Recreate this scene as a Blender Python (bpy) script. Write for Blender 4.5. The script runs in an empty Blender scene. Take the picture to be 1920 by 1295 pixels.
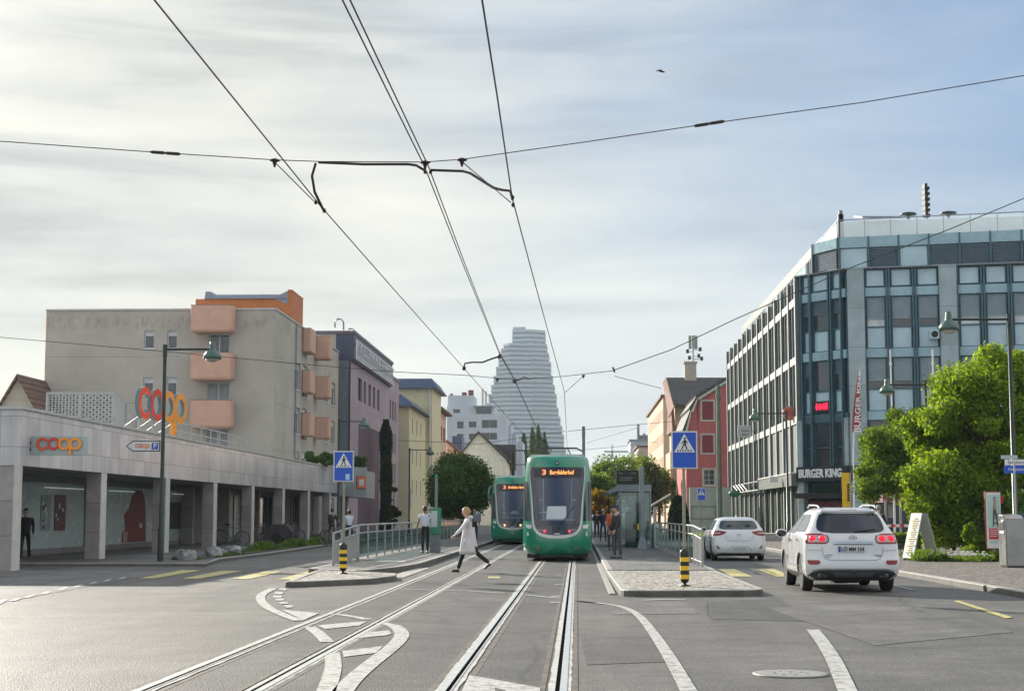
import bpy, bmesh, math, random
import numpy as np
from mathutils import Vector, Matrix
R = math.radians
random.seed(7); rng = np.random.default_rng(7)
SC = bpy.context.scene; COL = SC.collection

# ---------------- camera, sky, sun, exposure ----------------
F_PX = 3000.0; CX = 960.0; CY = 647.5
HOR = 964.0; VPX = 1082.0; CAM_Z = 1.53
TH = math.atan((HOR-CY)/F_PX); PSI = math.atan((VPX-CX)*math.cos(TH)/F_PX)
cam_d = bpy.data.cameras.new('camera'); cam = bpy.data.objects.new('camera', cam_d); COL.objects.link(cam)
cam_d.sensor_width = 36; cam_d.lens = F_PX/1920*36; cam_d.clip_start = 0.3; cam_d.clip_end = 9000
cam.location = (0, 0, CAM_Z); cam.rotation_euler = (math.pi/2+TH, 0, PSI)
SC.camera = cam
SUN_AZ = R(-36); SUN_EL = R(21)          # measured from the street axis (+Y), negative = left
SUND = Vector((math.sin(SUN_AZ)*math.cos(SUN_EL), math.cos(SUN_AZ)*math.cos(SUN_EL), math.sin(SUN_EL)))
sun_d = bpy.data.lights.new('sun', 'SUN'); sun = bpy.data.objects.new('sun', sun_d); COL.objects.link(sun)
sun_d.energy = 5.0; sun_d.angle = R(.8); sun_d.color = (1, .93, .82)
sun.rotation_euler = (-SUND).to_track_quat('-Z', 'Y').to_euler()
SC.view_settings.view_transform = 'Standard'; SC.view_settings.look = 'None'
SC.view_settings.exposure = 0.86; SC.view_settings.gamma = 1

def world():
    w = bpy.data.worlds.new('World'); SC.world = w; w.use_nodes = True
    nt = w.node_tree; N = nt.nodes; L = nt.links; N.clear()
    out = N.new('ShaderNodeOutputWorld'); bg = N.new('ShaderNodeBackground'); bg.inputs['Strength'].default_value = 0.1
    L.new(bg.outputs[0], out.inputs[0])
    sky = N.new('ShaderNodeTexSky'); sky.sky_type = 'NISHITA'; sky.sun_disc = False
    sky.sun_elevation = SUN_EL; sky.sun_rotation = SUN_AZ; sky.air_density = 1.2; sky.dust_density = 2.0
    tc = N.new('ShaderNodeTexCoord'); G = tc.outputs['Generated']
    def math_(op, a, b=None, clamp=False):
        n = N.new('ShaderNodeMath'); n.operation = op; n.use_clamp = clamp
        for i, v in ((0, a), (1, b)):
            if v is None: continue
            if isinstance(v, (int, float)): n.inputs[i].default_value = v
            else: L.new(v, n.inputs[i])
        return n.outputs[0]
    sep = N.new('ShaderNodeSeparateXYZ'); L.new(G, sep.inputs[0])
    zz = math_('ADD', math_('MAXIMUM', sep.outputs[2], 0.0), 0.16)
    cmb = N.new('ShaderNodeCombineXYZ')
    L.new(math_('DIVIDE', sep.outputs[0], zz), cmb.inputs[0]); L.new(math_('DIVIDE', sep.outputs[1], zz), cmb.inputs[1])
    def noise(scale, detail, rough, sx, sy, off, dist=0.3):
        mp = N.new('ShaderNodeMapping'); mp.inputs['Scale'].default_value = (sx, sy, 1); mp.inputs['Location'].default_value = off
        mp.inputs['Rotation'].default_value = (0, 0, R(12))
        L.new(cmb.outputs[0], mp.inputs[0])
        n = N.new('ShaderNodeTexNoise'); n.inputs['Scale'].default_value = scale; n.inputs['Detail'].default_value = detail
        n.inputs['Roughness'].default_value = rough; n.inputs['Distortion'].default_value = dist
        L.new(mp.outputs[0], n.inputs['Vector']); return n.outputs[0]
    def rampn(v, stops):
        r = N.new('ShaderNodeValToRGB'); L.new(v, r.inputs[0]); e = r.color_ramp.elements
        while len(e) < len(stops): e.new(0.5)
        for i, (p, c) in enumerate(stops): e[i].position = p; e[i].color = (*c, 1) if len(c) == 3 else c
        return r.outputs[0]
    def mixc(f, a, b, mode='MIX'):
        m = N.new('ShaderNodeMix'); m.data_type = 'RGBA'; m.blend_type = mode
        if isinstance(f, (int, float)): m.inputs[0].default_value = f
        else: L.new(f, m.inputs[0])
        for i, v in ((6, a), (7, b)):
            if isinstance(v, tuple): m.inputs[i].default_value = (*v, 1)
            else: L.new(v, m.inputs[i])
        return m.outputs[2]
    dt = N.new('ShaderNodeVectorMath'); dt.operation = 'DOT_PRODUCT'; L.new(G, dt.inputs[0]); dt.inputs[1].default_value = SUND
    def stretched(scale, sx, sz, off, detail=5, rough=.55, dist=.4):
        mp = N.new('ShaderNodeMapping'); mp.inputs['Scale'].default_value = (sx, sx, sz); mp.inputs['Location'].default_value = off; L.new(G, mp.inputs[0])
        n = N.new('ShaderNodeTexNoise'); n.inputs['Scale'].default_value = scale; n.inputs['Detail'].default_value = detail; n.inputs['Roughness'].default_value = rough; n.inputs['Distortion'].default_value = dist
        L.new(mp.outputs[0], n.inputs['Vector']); return n.outputs[0]
    # thin cloud sheet: warm and bright towards the sun, neutral overhead and behind
    ccol = rampn(dt.outputs['Value'], [(0.0, (7.2, 7.1, 6.9)), (0.45, (6.2, 6.2, 6.2)), (0.66, (4.1, 4.3, 4.45)), (0.80, (4.3, 4.5, 4.45)), (0.90, (4.8, 4.8, 4.5)), (0.955, (5.5, 5.4, 4.95)), (1.0, (7.5, 7.3, 6.8))])
    big = stretched(2.2, 1.0, 5.0, (.3, .1, .2)); strk = stretched(2.6, 1.0, 9.0, (4.2, 1.7, .35), 5, .5, .25)
    cloud = mixc(1.0, ccol, rampn(strk, [(0.38, (.66, .68, .71)), (0.47, (.87, .88, .89)), (0.55, (.98, .98, .97)), (0.66, (1.12, 1.09, 1.02))]), 'MULTIPLY')
    # open sky shows through to the right and higher up
    fdir = N.new('ShaderNodeVectorMath'); fdir.operation = 'DOT_PRODUCT'; L.new(G, fdir.inputs[0]); fdir.inputs[1].default_value = (.8, 0, .6)
    f1 = math_('ADD', fdir.outputs['Value'], math_('MULTIPLY', math_('SUBTRACT', big, .5), .55))
    mask = rampn(f1, [(0.0, (0, 0, 0)), (0.12, (.20, .20, .20)), (0.28, (.72, .72, .72)), (0.42, (1, 1, 1)), (0.62, (.25, .25, .25)), (0.85, (.1, .1, .1))])
    blue = mixc(0.75, sky.outputs[0], (.95, 1.72, 3.05))
    c = mixc(mask, cloud, blue)
    c = mixc(1.0, c, rampn(stretched(3.4, 1.0, 4.5, (7.1, 2.2, 1.3), 6, .6, .6), [(0.34, (.86, .885, .92)), (0.5, (.98, .985, .99)), (0.64, (1.06, 1.05, 1.03))]), 'MULTIPLY')
    hz = rampn(sep.outputs[2], [(0.0, (.85, .85, .85)), (0.06, (.6, .6, .6)), (0.16, (0, 0, 0))])
    hzc = rampn(dt.outputs['Value'], [(0.5, (4.4, 4.6, 4.7)), (0.80, (4.7, 5.0, 5.0)), (0.88, (5.4, 5.4, 4.7)), (0.95, (6.0, 5.75, 4.5)), (1.0, (6.6, 6.1, 4.6))])
    c = mixc(hz, c, hzc)
    L.new(c, bg.inputs['Color'])
world()

# ---------------- pixel rays of the photograph -> real positions ----------------
def ray(px, py):
    u = px-CX; v = py-CY
    f = F_PX*math.cos(TH)+v*math.sin(TH); z = F_PX*math.sin(TH)-v*math.cos(TH)
    return Vector((u*math.cos(PSI)-f*math.sin(PSI), u*math.sin(PSI)+f*math.cos(PSI), z))
def G(px, py, z=0.0):
    d = ray(px, py); t = (z-CAM_Z)/d.z; return Vector((d.x*t, d.y*t, z))
def A(px, py, Y):
    d = ray(px, py); t = Y/d.y; return Vector((d.x*t, Y, CAM_Z+d.z*t))
def AX(px, py, X):
    d = ray(px, py); t = X/d.x; return Vector((X, d.y*t, CAM_Z+d.z*t))

# ---------------- materials ----------------
MATS = {}
def M(name, col=(.5, .5, .5), rough=.6, metal=0., var=.10, scale=2.0, bump=0., bscale=60., spec=.5, emis=0., coat=0., stain=0., kind=None):
    if name in MATS: return MATS[name]
    m = bpy.data.materials.new(name); m.use_nodes = True; nt = m.node_tree; N = nt.nodes; L = nt.links
    b = N['Principled BSDF']; b.inputs['Base Color'].default_value = (*col, 1)
    b.inputs['Roughness'].default_value = rough; b.inputs['Metallic'].default_value = metal
    b.inputs['Specular IOR Level'].default_value = spec; b.inputs['Coat Weight'].default_value = coat
    if emis:
        b.inputs['Emission Color'].default_value = (*col, 1); b.inputs['Emission Strength'].default_value = emis
    tc = N.new('ShaderNodeTexCoord'); vec = tc.outputs['Object']
    def noise(sc, det=5, r=.6, v=None):
        n = N.new('ShaderNodeTexNoise'); n.inputs['Scale'].default_value = sc; n.inputs['Detail'].default_value = det; n.inputs['Roughness'].default_value = r
        L.new(v or vec, n.inputs['Vector']); return n.outputs[0]
    def mix(f, a, b_, mode='MIX'):
        x = N.new('ShaderNodeMix'); x.data_type = 'RGBA'; x.blend_type = mode
        if isinstance(f, (int, float)): x.inputs[0].default_value = f
        else: L.new(f, x.inputs[0])
        for i, v in ((6, a), (7, b_)):
            if isinstance(v, tuple): x.inputs[i].default_value = (*v[:3], 1)
            else: L.new(v, x.inputs[i])
        return x.outputs[2]
    def ramp(v, s):
        r = N.new('ShaderNodeValToRGB'); L.new(v, r.inputs[0]); e = r.color_ramp.elements
        while len(e) < len(s): e.new(.5)
        for i, (p, c) in enumerate(s): e[i].position = p; e[i].color = (c, c, c, 1) if not isinstance(c, tuple) else (*c, 1)
        return r.outputs[0]
    c = None
    if var > 0:
        lo = tuple(x*(1-var*1.6) for x in col); hi = tuple(min(1, x*(1+var*1.3)) for x in col)
        c = mix(ramp(noise(scale), [(.3, 0.), (.7, 1.)]), lo, hi)
    if stain > 0:
        mp = N.new('ShaderNodeMapping'); mp.inputs['Scale'].default_value = (1.2, 1.2, .12); L.new(vec, mp.inputs[0])
        s = ramp(noise(2.2, 6, .65, mp.outputs[0]), [(.45, 0.), (.75, stain)])
        c = mix(s, c if c else col, tuple(x*.45 for x in col))
    bumpsrc = None
    if kind == 'asphalt':
        v = N.new('ShaderNodeTexVoronoi'); v.inputs['Scale'].default_value = 55; L.new(vec, v.inputs['Vector'])
        sp = ramp(v.outputs['Color'], [(.0, .55), (.75, 1.), (.93, 1.15), (1., 1.9)])
        c = mix(1., c, sp, 'MULTIPLY')
        big = ramp(noise(.16, 4, .6), [(.35, .74), (.65, 1.15)]); c = mix(1., c, big, 'MULTIPLY')
        c = mix(1., c, ramp(noise(16, 6, .8), [(.30, .5), (.48, .95), (.62, 1.25), (.72, 2.3)]), 'MULTIPLY')
        c = mix(1., c, ramp(noise(2.3, 5, .7), [(.35, .84), (.65, 1.12)]), 'MULTIPLY'); c = mix(1., c, ramp(noise(.55, 7, .75), [(.34, .70), (.46, .98), (.6, 1.03), (.68, 1.16)]), 'MULTIPLY')
        mp = N.new('ShaderNodeMapping'); mp.inputs['Scale'].default_value = (1.3, .05, 1); L.new(vec, mp.inputs[0])
        tr = ramp(noise(1.0, 3, .5, mp.outputs[0]), [(.35, .84), (.6, 1.1)]); c = mix(1., c, tr, 'MULTIPLY')
        # hairline cracks
        nd = N.new('ShaderNodeTexNoise'); nd.inputs['Scale'].default_value = .8; L.new(vec, nd.inputs['Vector'])
        vm = N.new('ShaderNodeMix'); vm.data_type = 'VECTOR'; vm.inputs[0].default_value = .35; L.new(vec, vm.inputs[4]); L.new(nd.outputs['Color'], vm.inputs[5])
        vc = N.new('ShaderNodeTexVoronoi'); vc.feature = 'DISTANCE_TO_EDGE'; vc.inputs['Scale'].default_value = .22; L.new(vm.outputs[1], vc.inputs['Vector'])
        cr = ramp(vc.outputs['Distance'], [(.0, .45), (.006, 1.)]); c = mix(1., c, cr, 'MULTIPLY')
        bumpsrc = v.outputs['Distance']
    if kind == 'cobble':
        v = N.new('ShaderNodeTexVoronoi'); v.inputs['Scale'].default_value = 8.5; v.feature = 'F1'; v.inputs['Randomness'].default_value = .75; L.new(vec, v.inputs['Vector'])
        e = N.new('ShaderNodeTexVoronoi'); e.inputs['Scale'].default_value = 8.5; e.feature = 'DISTANCE_TO_EDGE'; e.inputs['Randomness'].default_value = .75; L.new(vec, e.inputs['Vector'])
        c = mix(1., c, ramp(v.outputs['Color'], [(0., .5), (1., 1.45)]), 'MULTIPLY')
        g = ramp(e.outputs['Distance'], [(.02, .18), (.14, 1.)]); c = mix(1., c, g, 'MULTIPLY'); bumpsrc = g
    if kind and kind.startswith('slab'):
        # joints along given axes: slab:u,w,h
        ax, w_, h_ = kind.split(':')[1].split(',')
        sp = N.new('ShaderNodeSeparateXYZ'); L.new(vec, sp.inputs[0]); cb = N.new('ShaderNodeCombineXYZ')
        L.new(sp.outputs['xyz'.index(ax[0])], cb.inputs[0]); L.new(sp.outputs['xyz'.index(ax[1])], cb.inputs[1])
        br = N.new('ShaderNodeTexBrick'); L.new(cb.outputs[0], br.inputs['Vector']); br.offset = 0.; br.inputs['Scale'].default_value = 1
        br.inputs['Brick Width'].default_value = float(w_); br.inputs['Row Height'].default_value = float(h_)
        br.inputs['Mortar Size'].default_value = .012; br.inputs['Color1'].default_value = (.86, .86, .86, 1); br.inputs['Color2'].default_value = (1.1, 1.1, 1.1, 1); br.inputs['Mortar'].default_value = (.5, .5, .5, 1)
        c = mix(1., c if c else col, br.outputs['Color'], 'MULTIPLY')
    if kind and kind.startswith('topstain'):
        z0s, z1s = [float(q) for q in kind.split(':')[1].split(',')]
        sp = N.new('ShaderNodeSeparateXYZ'); L.new(vec, sp.inputs[0]); mr = N.new('ShaderNodeMapRange'); L.new(sp.outputs[2], mr.inputs[0]); mr.inputs[1].default_value = z0s; mr.inputs[2].default_value = z1s
        band = ramp(mr.outputs[0], [(0., 0.), (.25, .8), (.75, 1.), (1., 0.)]); mp = N.new('ShaderNodeMapping'); mp.inputs['Scale'].default_value = (2.2, 2.2, .9); L.new(vec, mp.inputs[0])
        sn = ramp(noise(1.6, 8, .72, mp.outputs[0]), [(.47, 0.), (.60, .45)]); mm = N.new('ShaderNodeMath'); mm.operation = 'MULTIPLY'; L.new(band, mm.inputs[0]); L.new(sn, mm.inputs[1])
        c = mix(mm.outputs[0], c, tuple(x*.5 for x in col)); c = mix(1., c, ramp(noise(.35, 4, .6), [(.3, .9), (.7, 1.06)]), 'MULTIPLY')
    if kind and kind.startswith('tiles'):
        w_ = N.new('ShaderNodeTexWave'); w_.bands_direction = 'Z'; w_.inputs['Scale'].default_value = 1.0; L.new(vec, w_.inputs['Vector'])
        w2 = N.new('ShaderNodeTexWave'); w2.bands_direction = 'X' if kind.endswith('x') else 'Y'; w2.inputs['Scale'].default_value = 1.2; L.new(vec, w2.inputs['Vector'])
        c = mix(1., c, ramp(w_.outputs[1], [(0., .6), (.5, 1.1)]), 'MULTIPLY'); c = mix(1., c, ramp(w2.outputs[1], [(0., .75), (.5, 1.1)]), 'MULTIPLY')
    if kind and kind.startswith('worn'):
        wr = ramp(noise(7, 8, .75), [(.0, .0), (.38, .1), (.52, 1.)])
        c = mix(wr, (.13, .128, .12), c)
        c = mix(1., c, ramp(noise(60, 3, .6), [(.3, .8), (.7, 1.08)]), 'MULTIPLY')
    if c: L.new(c, b.inputs['Base Color'])
    if emis and c: L.new(c, b.inputs['Emission Color'])
    if rough > .12 and metal < .9 and var > 0 and kind is None:
        rr = N.new('ShaderNodeMapRange'); L.new(noise(scale*3), rr.inputs[0]); rr.inputs[3].default_value = max(.02, rough-.12); rr.inputs[4].default_value = min(1, rough+.12); L.new(rr.outputs[0], b.inputs['Roughness'])
    if bump > 0:
        bp = N.new('ShaderNodeBump'); bp.inputs['Strength'].default_value = bump; bp.inputs['Distance'].default_value = .02
        L.new(bumpsrc if bumpsrc is not None else noise(bscale), bp.inputs['Height']); L.new(bp.outputs[0], b.inputs['Normal'])
    MATS[name] = m; return m
def leaf_mat(name, c1, c2, trans=.35, sc=.9):
    if name in MATS: return MATS[name]
    m = bpy.data.materials.new(name); m.use_nodes = True; N = m.node_tree.nodes; L = m.node_tree.links
    b = N['Principled BSDF']; b.inputs['Roughness'].default_value = .6; b.inputs['Specular IOR Level'].default_value = .18
    g = N.new('ShaderNodeNewGeometry')
    tc = N.new('ShaderNodeTexCoord'); n = N.new('ShaderNodeTexNoise'); n.inputs['Scale'].default_value = sc; n.inputs['Detail'].default_value = 4; L.new(tc.outputs['Object'], n.inputs['Vector'])
    ad = N.new('ShaderNodeMath'); ad.operation = 'ADD'; L.new(n.outputs[0], ad.inputs[0])
    mu = N.new('ShaderNodeMath'); mu.operation = 'MULTIPLY_ADD'; L.new(g.outputs['Random Per Island'], mu.inputs[0]); mu.inputs[1].default_value = .5; mu.inputs[2].default_value = -.25
    L.new(mu.outputs[0], ad.inputs[1])
    r = N.new('ShaderNodeValToRGB'); L.new(ad.outputs[0], r.inputs[0]); r.color_ramp.elements[0].position = .25; r.color_ramp.elements[1].position = .75
    r.color_ramp.elements[0].color = (*c1, 1); r.color_ramp.elements[1].color = (*c2, 1); L.new(r.outputs[0], b.inputs['Base Color'])
    t = N.new('ShaderNodeBsdfTranslucent'); hs = N.new('ShaderNodeMix'); hs.data_type = 'RGBA'; hs.blend_type = 'MULTIPLY'; hs.inputs[0].default_value = 1
    L.new(r.outputs[0], hs.inputs[6]); hs.inputs[7].default_value = (2.6, 2.2, .8, 1); L.new(hs.outputs[2], t.inputs[0])
    mx = N.new('ShaderNodeMixShader'); mx.inputs[0].default_value = trans; L.new(b.outputs[0], mx.inputs[1]); L.new(t.outputs[0], mx.inputs[2])
    L.new(mx.outputs[0], N['Material Output'].inputs[0]); MATS[name] = m; return m
def clear_mat(name, tint=(.75, .85, .85), refl=.22, rough=.05):
    if name in MATS: return MATS[name]
    m = bpy.data.materials.new(name); m.use_nodes = True; N = m.node_tree.nodes; L = m.node_tree.links
    gl = N.new('ShaderNodeBsdfGlossy'); gl.inputs['Roughness'].default_value = rough; gl.inputs[0].default_value = (.9, .95, .95, 1)
    tr = N.new('ShaderNodeBsdfTransparent'); tr.inputs[0].default_value = (*tint, 1)
    mx = N.new('ShaderNodeMixShader'); mx.inputs[0].default_value = refl; L.new(tr.outputs[0], mx.inputs[1]); L.new(gl.outputs[0], mx.inputs[2])
    L.new(mx.outputs[0], N['Material Output'].inputs[0]); MATS[name] = m; return m

# ---------------- object helpers ----------------
WM = {}
def tag(o, label=None, cat=None, group=None, kind=None):
    if label: o['label'] = label
    if cat: o['category'] = cat
    if group: o['group'] = group
    if kind: o['kind'] = kind
    return o
def thing(name, label, cat, loc=(0, 0, 0), rz=0, group=None):
    o = bpy.data.objects.new(name, None); o.empty_display_size = .2; COL.objects.link(o)
    o.location = loc; o.rotation_euler = (0, 0, rz); WM[o] = Matrix.Translation(Vector(loc)) @ Matrix.Rotation(rz, 4, 'Z')
    return tag(o, label, cat, group)
def link(name, me, parent=None, world_space=False, mats=()):
    o = bpy.data.objects.new(name, me); COL.objects.link(o)
    for m in mats: me.materials.append(m)
    if parent is not None:
        o.parent = parent
        W = WM.get(parent, Matrix.Identity(4)); WM[o] = W
        if world_space: me.transform(W.inverted())
    return o
class MB:
    def __init__(s): s.v = []; s.f = []; s.mi = []; s.sm = []; s.x = Matrix.Identity(4)
    def add(s, vs, fs, mi=0, sm=False):
        n = len(s.v); s.v += [s.x @ Vector(p) for p in vs]
        for f in fs: s.f.append([n+i for i in f]); s.mi.append(mi); s.sm.append(sm)
    def box(s, x0, x1, y0, y1, z0, z1, mi=0, m=None):
        p = [(x0, y0, z0), (x1, y0, z0), (x1, y1, z0), (x0, y1, z0), (x0, y0, z1), (x1, y0, z1), (x1, y1, z1), (x0, y1, z1)]
        if m is not None: p = [m @ Vector(q) for q in p]
        s.add(p, [(0, 3, 2, 1), (4, 5, 6, 7), (0, 1, 5, 4), (1, 2, 6, 5), (2, 3, 7, 6), (3, 0, 4, 7)], mi)
    def cbox(s, x0, x1, y0, y1, z0, z1, b=.02, mi=0):
        # box with chamfered vertical and horizontal edges
        bm = bmesh.new(); bmesh.ops.create_cube(bm, size=1)
        for v in bm.verts: v.co = Vector((x0+(v.co.x+.5)*(x1-x0), y0+(v.co.y+.5)*(y1-y0), z0+(v.co.z+.5)*(z1-z0)))
        bmesh.ops.bevel(bm, geom=list(bm.edges), offset=b, segments=2, affect='EDGES', profile=.6)
        bm.verts.index_update(); s.add([v.co.copy() for v in bm.verts], [[v.index for v in f.verts] for f in bm.faces], mi); bm.free()
    def quad(s, a, b, c, d, mi=0): s.add([a, b, c, d], [(0, 1, 2, 3)], mi)
    def poly(s, pts, mi=0): s.add(pts, [tuple(range(len(pts)))], mi)
    def prism(s, pts, h, mi=0, cap=True):
        # polygon pts (3D) extruded by vector h
        h = Vector(h); n = len(pts); vs = [Vector(p) for p in pts]+[Vector(p)+h for p in pts]
        fs = [(i, (i+1) % n, n+(i+1) % n, n+i) for i in range(n)]
        if cap: fs += [tuple(range(n))[::-1], tuple(range(n, 2*n))]
        s.add(vs, fs, mi)
    def tube(s, pts, r, n=8, mi=0, cap=True, sm=True):
        pts = [Vector(p) for p in pts]; rs = r if isinstance(r, (list, tuple)) else [r]*len(pts)
        vs = []; up = None
        for i, p in enumerate(pts):
            t = (pts[min(i+1, len(pts)-1)]-pts[max(i-1, 0)]).normalized()
            if up is None: up = Vector((0, 0, 1)) if abs(t.z) < .9 else Vector((1, 0, 0))
            a = t.cross(up).normalized(); b = t.cross(a).normalized(); up = -b if False else up
            if abs(t.dot(up)) > .95: up = a
            for k in range(n):
                an = 2*math.pi*k/n; vs.append(p+(a*math.cos(an)+b*math.sin(an))*rs[i])
        fs = [(i*n+k, i*n+(k+1) % n, (i+1)*n+(k+1) % n, (i+1)*n+k) for i in range(len(pts)-1) for k in range(n)]
        s.add(vs, fs, mi, sm)
        if cap:
            m = len(pts)-1; s.add([vs[k] for k in range(n)], [tuple(range(n))[::-1]], mi); s.add([vs[m*n+k] for k in range(n)], [tuple(range(n))], mi)
    def lathe(s, prof, c=(0, 0, 0), n=24, mi=0, axis='Z', sm=True):
        vs = []
        for (r, h) in prof:
            for k in range(n):
                a = 2*math.pi*k/n; x, y = r*math.cos(a), r*math.sin(a)
                p = (x, y, h) if axis == 'Z' else ((h, x, y) if axis == 'X' else (x, h, y))
                vs.append(Vector(c)+Vector(p))
        fs = [(i*n+k, i*n+(k+1) % n, (i+1)*n+(k+1) % n, (i+1)*n+k) for i in range(len(prof)-1) for k in range(n)]
        s.add(vs, fs, mi, sm)
        s.add([vs[k] for k in range(n)], [tuple(range(n))], mi); m = len(prof)-1; s.add([vs[m*n+k] for k in range(n)], [tuple(range(n))], mi)
    def ball(s, c, r, mi=0, n=12, sq=(1, 1, 1)):
        m = n//2; vs = []; fs = []
        for i in range(m+1):
            ph = math.pi*i/m
            for k in range(n):
                a = 2*math.pi*k/n; vs.append(Vector(c)+Vector((r*sq[0]*math.sin(ph)*math.cos(a), r*sq[1]*math.sin(ph)*math.sin(a), r*sq[2]*math.cos(ph))))
        fs = [(i*n+k, i*n+(k+1) % n, (i+1)*n+(k+1) % n, (i+1)*n+k) for i in range(m) for k in range(n)]
        s.add(vs, fs, mi, True)
    def mesh(s, name, mats, merge=False, recalc=True, bevel=0):
        me = bpy.data.meshes.new(name); me.from_pydata([tuple(v) for v in s.v], [], s.f)
        for m in (mats if isinstance(mats, (list, tuple)) else [mats]): me.materials.append(m)
        me.polygons.foreach_set('material_index', s.mi); me.polygons.foreach_set('use_smooth', s.sm)
        if recalc or merge or bevel:
            bm = bmesh.new(); bm.from_mesh(me)
            if merge: bmesh.ops.remove_doubles(bm, verts=bm.verts, dist=1e-4)
            if recalc: bmesh.ops.recalc_face_normals(bm, faces=bm.faces)
            if bevel: bmesh.ops.bevel(bm, geom=[e for e in bm.edges if len(e.link_faces) == 2 and e.calc_face_angle(0) > .5], offset=bevel, segments=2, affect='EDGES')
            bm.to_mesh(me); bm.free()
        me.validate(); me.update(); return me
    def build(s, name, mats, parent=None, ws=False, label=None, merge=False, bevel=0, recalc=True):
        me = s.mesh(name, mats, merge, recalc, bevel); o = link(name, me, parent, ws)
        if label: o['label'] = label
        return o
def top(name, mb, mats, label, cat, group=None, base=None, **k):
    # a thing that is one mesh; origin moved to its base
    me = mb.mesh(name, mats, **k)
    if base is None:
        co = np.array([v.co for v in me.vertices]); base = ((co[:, 0].min()+co[:, 0].max())/2, (co[:, 1].min()+co[:, 1].max())/2, co[:, 2].min())
    me.transform(Matrix.Translation(-Vector(base))); o = bpy.data.objects.new(name, me); COL.objects.link(o); o.location = base
    return tag(o, label, cat, group)
def struct(name, mb, mats, **k):
    o = link(name, mb.mesh(name, mats, **k)); o['kind'] = 'structure'; return o
def copy_tree(o, parent=None):
    c = o.copy(); COL.objects.link(c)
    if parent: c.parent = parent
    for ch in list(o.children): copy_tree(ch, c)
    return c
def text_mesh(txt, size, depth=.01, bold=.0, align='CENTER', sx=1.0):
    cu = bpy.data.curves.new('t', 'FONT'); cu.body = txt; cu.size = size; cu.extrude = depth; cu.offset = bold; cu.align_x = align; cu.align_y = 'CENTER'; cu.resolution_u = 3
    o = bpy.data.objects.new('t', cu); COL.objects.link(o); bpy.context.view_layer.update()
    me = bpy.data.meshes.new_from_object(o.evaluated_get(bpy.context.evaluated_depsgraph_get()))
    bpy.data.objects.remove(o); bpy.data.curves.remove(cu)
    me.transform(Matrix.Diagonal((sx, 1, 1, 1))); return me
def lettering(name, txt, size, loc, parent, mat, rot=(math.pi/2, 0, 0), depth=.006, bold=0., sx=1.0, ws=True, align='CENTER'):
    me = text_mesh(txt, size, depth, bold, align, sx)
    me.materials.clear(); me.materials.append(mat)
    from mathutils import Euler
    me.transform(Matrix.Translation(Vector(loc)) @ Euler(rot).to_matrix().to_4x4())
    return link(name, me, parent, ws)
def frame_(O, u, n):
    return (Vector(O), Vector(u).normalized(), Vector(n).normalized())
def FP(fr, u, z, d=0.): return fr[0]+fr[1]*u+fr[2]*d+Vector((0, 0, z))
def fbox(mb, fr, u0, u1, z0, z1, d0, d1, mi=0):
    p = [FP(fr, u, z, d) for z in (z0, z1) for (u, d) in ((u0, d1), (u1, d1), (u1, d0), (u0, d0))]
    mb.add(p, [(0, 3, 2, 1), (4, 5, 6, 7), (0, 1, 5, 4), (1, 2, 6, 5), (2, 3, 7, 6), (3, 0, 4, 7)], mi)
def wall(mb, fr, u0, u1, z0, z1, holes, depth=.2, mi=0):
    us = sorted({u0, u1, *[h[0] for h in holes], *[h[1] for h in holes]}); zs = sorted({z0, z1, *[h[2] for h in holes], *[h[3] for h in holes]})
    us = [u for u in us if u0 <= u <= u1]; zs = [z for z in zs if z0 <= z <= z1]
    for i in range(len(us)-1):
        for j in range(len(zs)-1):
            a, b = us[i], us[i+1]; c, d = zs[j], zs[j+1]; mu, mz = (a+b)/2, (c+d)/2
            if any(h[0] < mu < h[1] and h[2] < mz < h[3] for h in holes): continue
            mb.quad(FP(fr, a, c), FP(fr, b, c), FP(fr, b, d), FP(fr, a, d), mi)
    for (a, b, c, d) in [h[:4] for h in holes]:
        for (p, q) in (((a, c), (b, c)), ((b, c), (b, d)), ((b, d), (a, d)), ((a, d), (a, c))):
            mb.quad(FP(fr, *p), FP(fr, *q), FP(fr, *q, -depth), FP(fr, *p, -depth), mi)
        mb.quad(FP(fr, a, c, -depth), FP(fr, b, c, -depth), FP(fr, b, d, -depth), FP(fr, a, d, -depth), mi)
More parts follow.
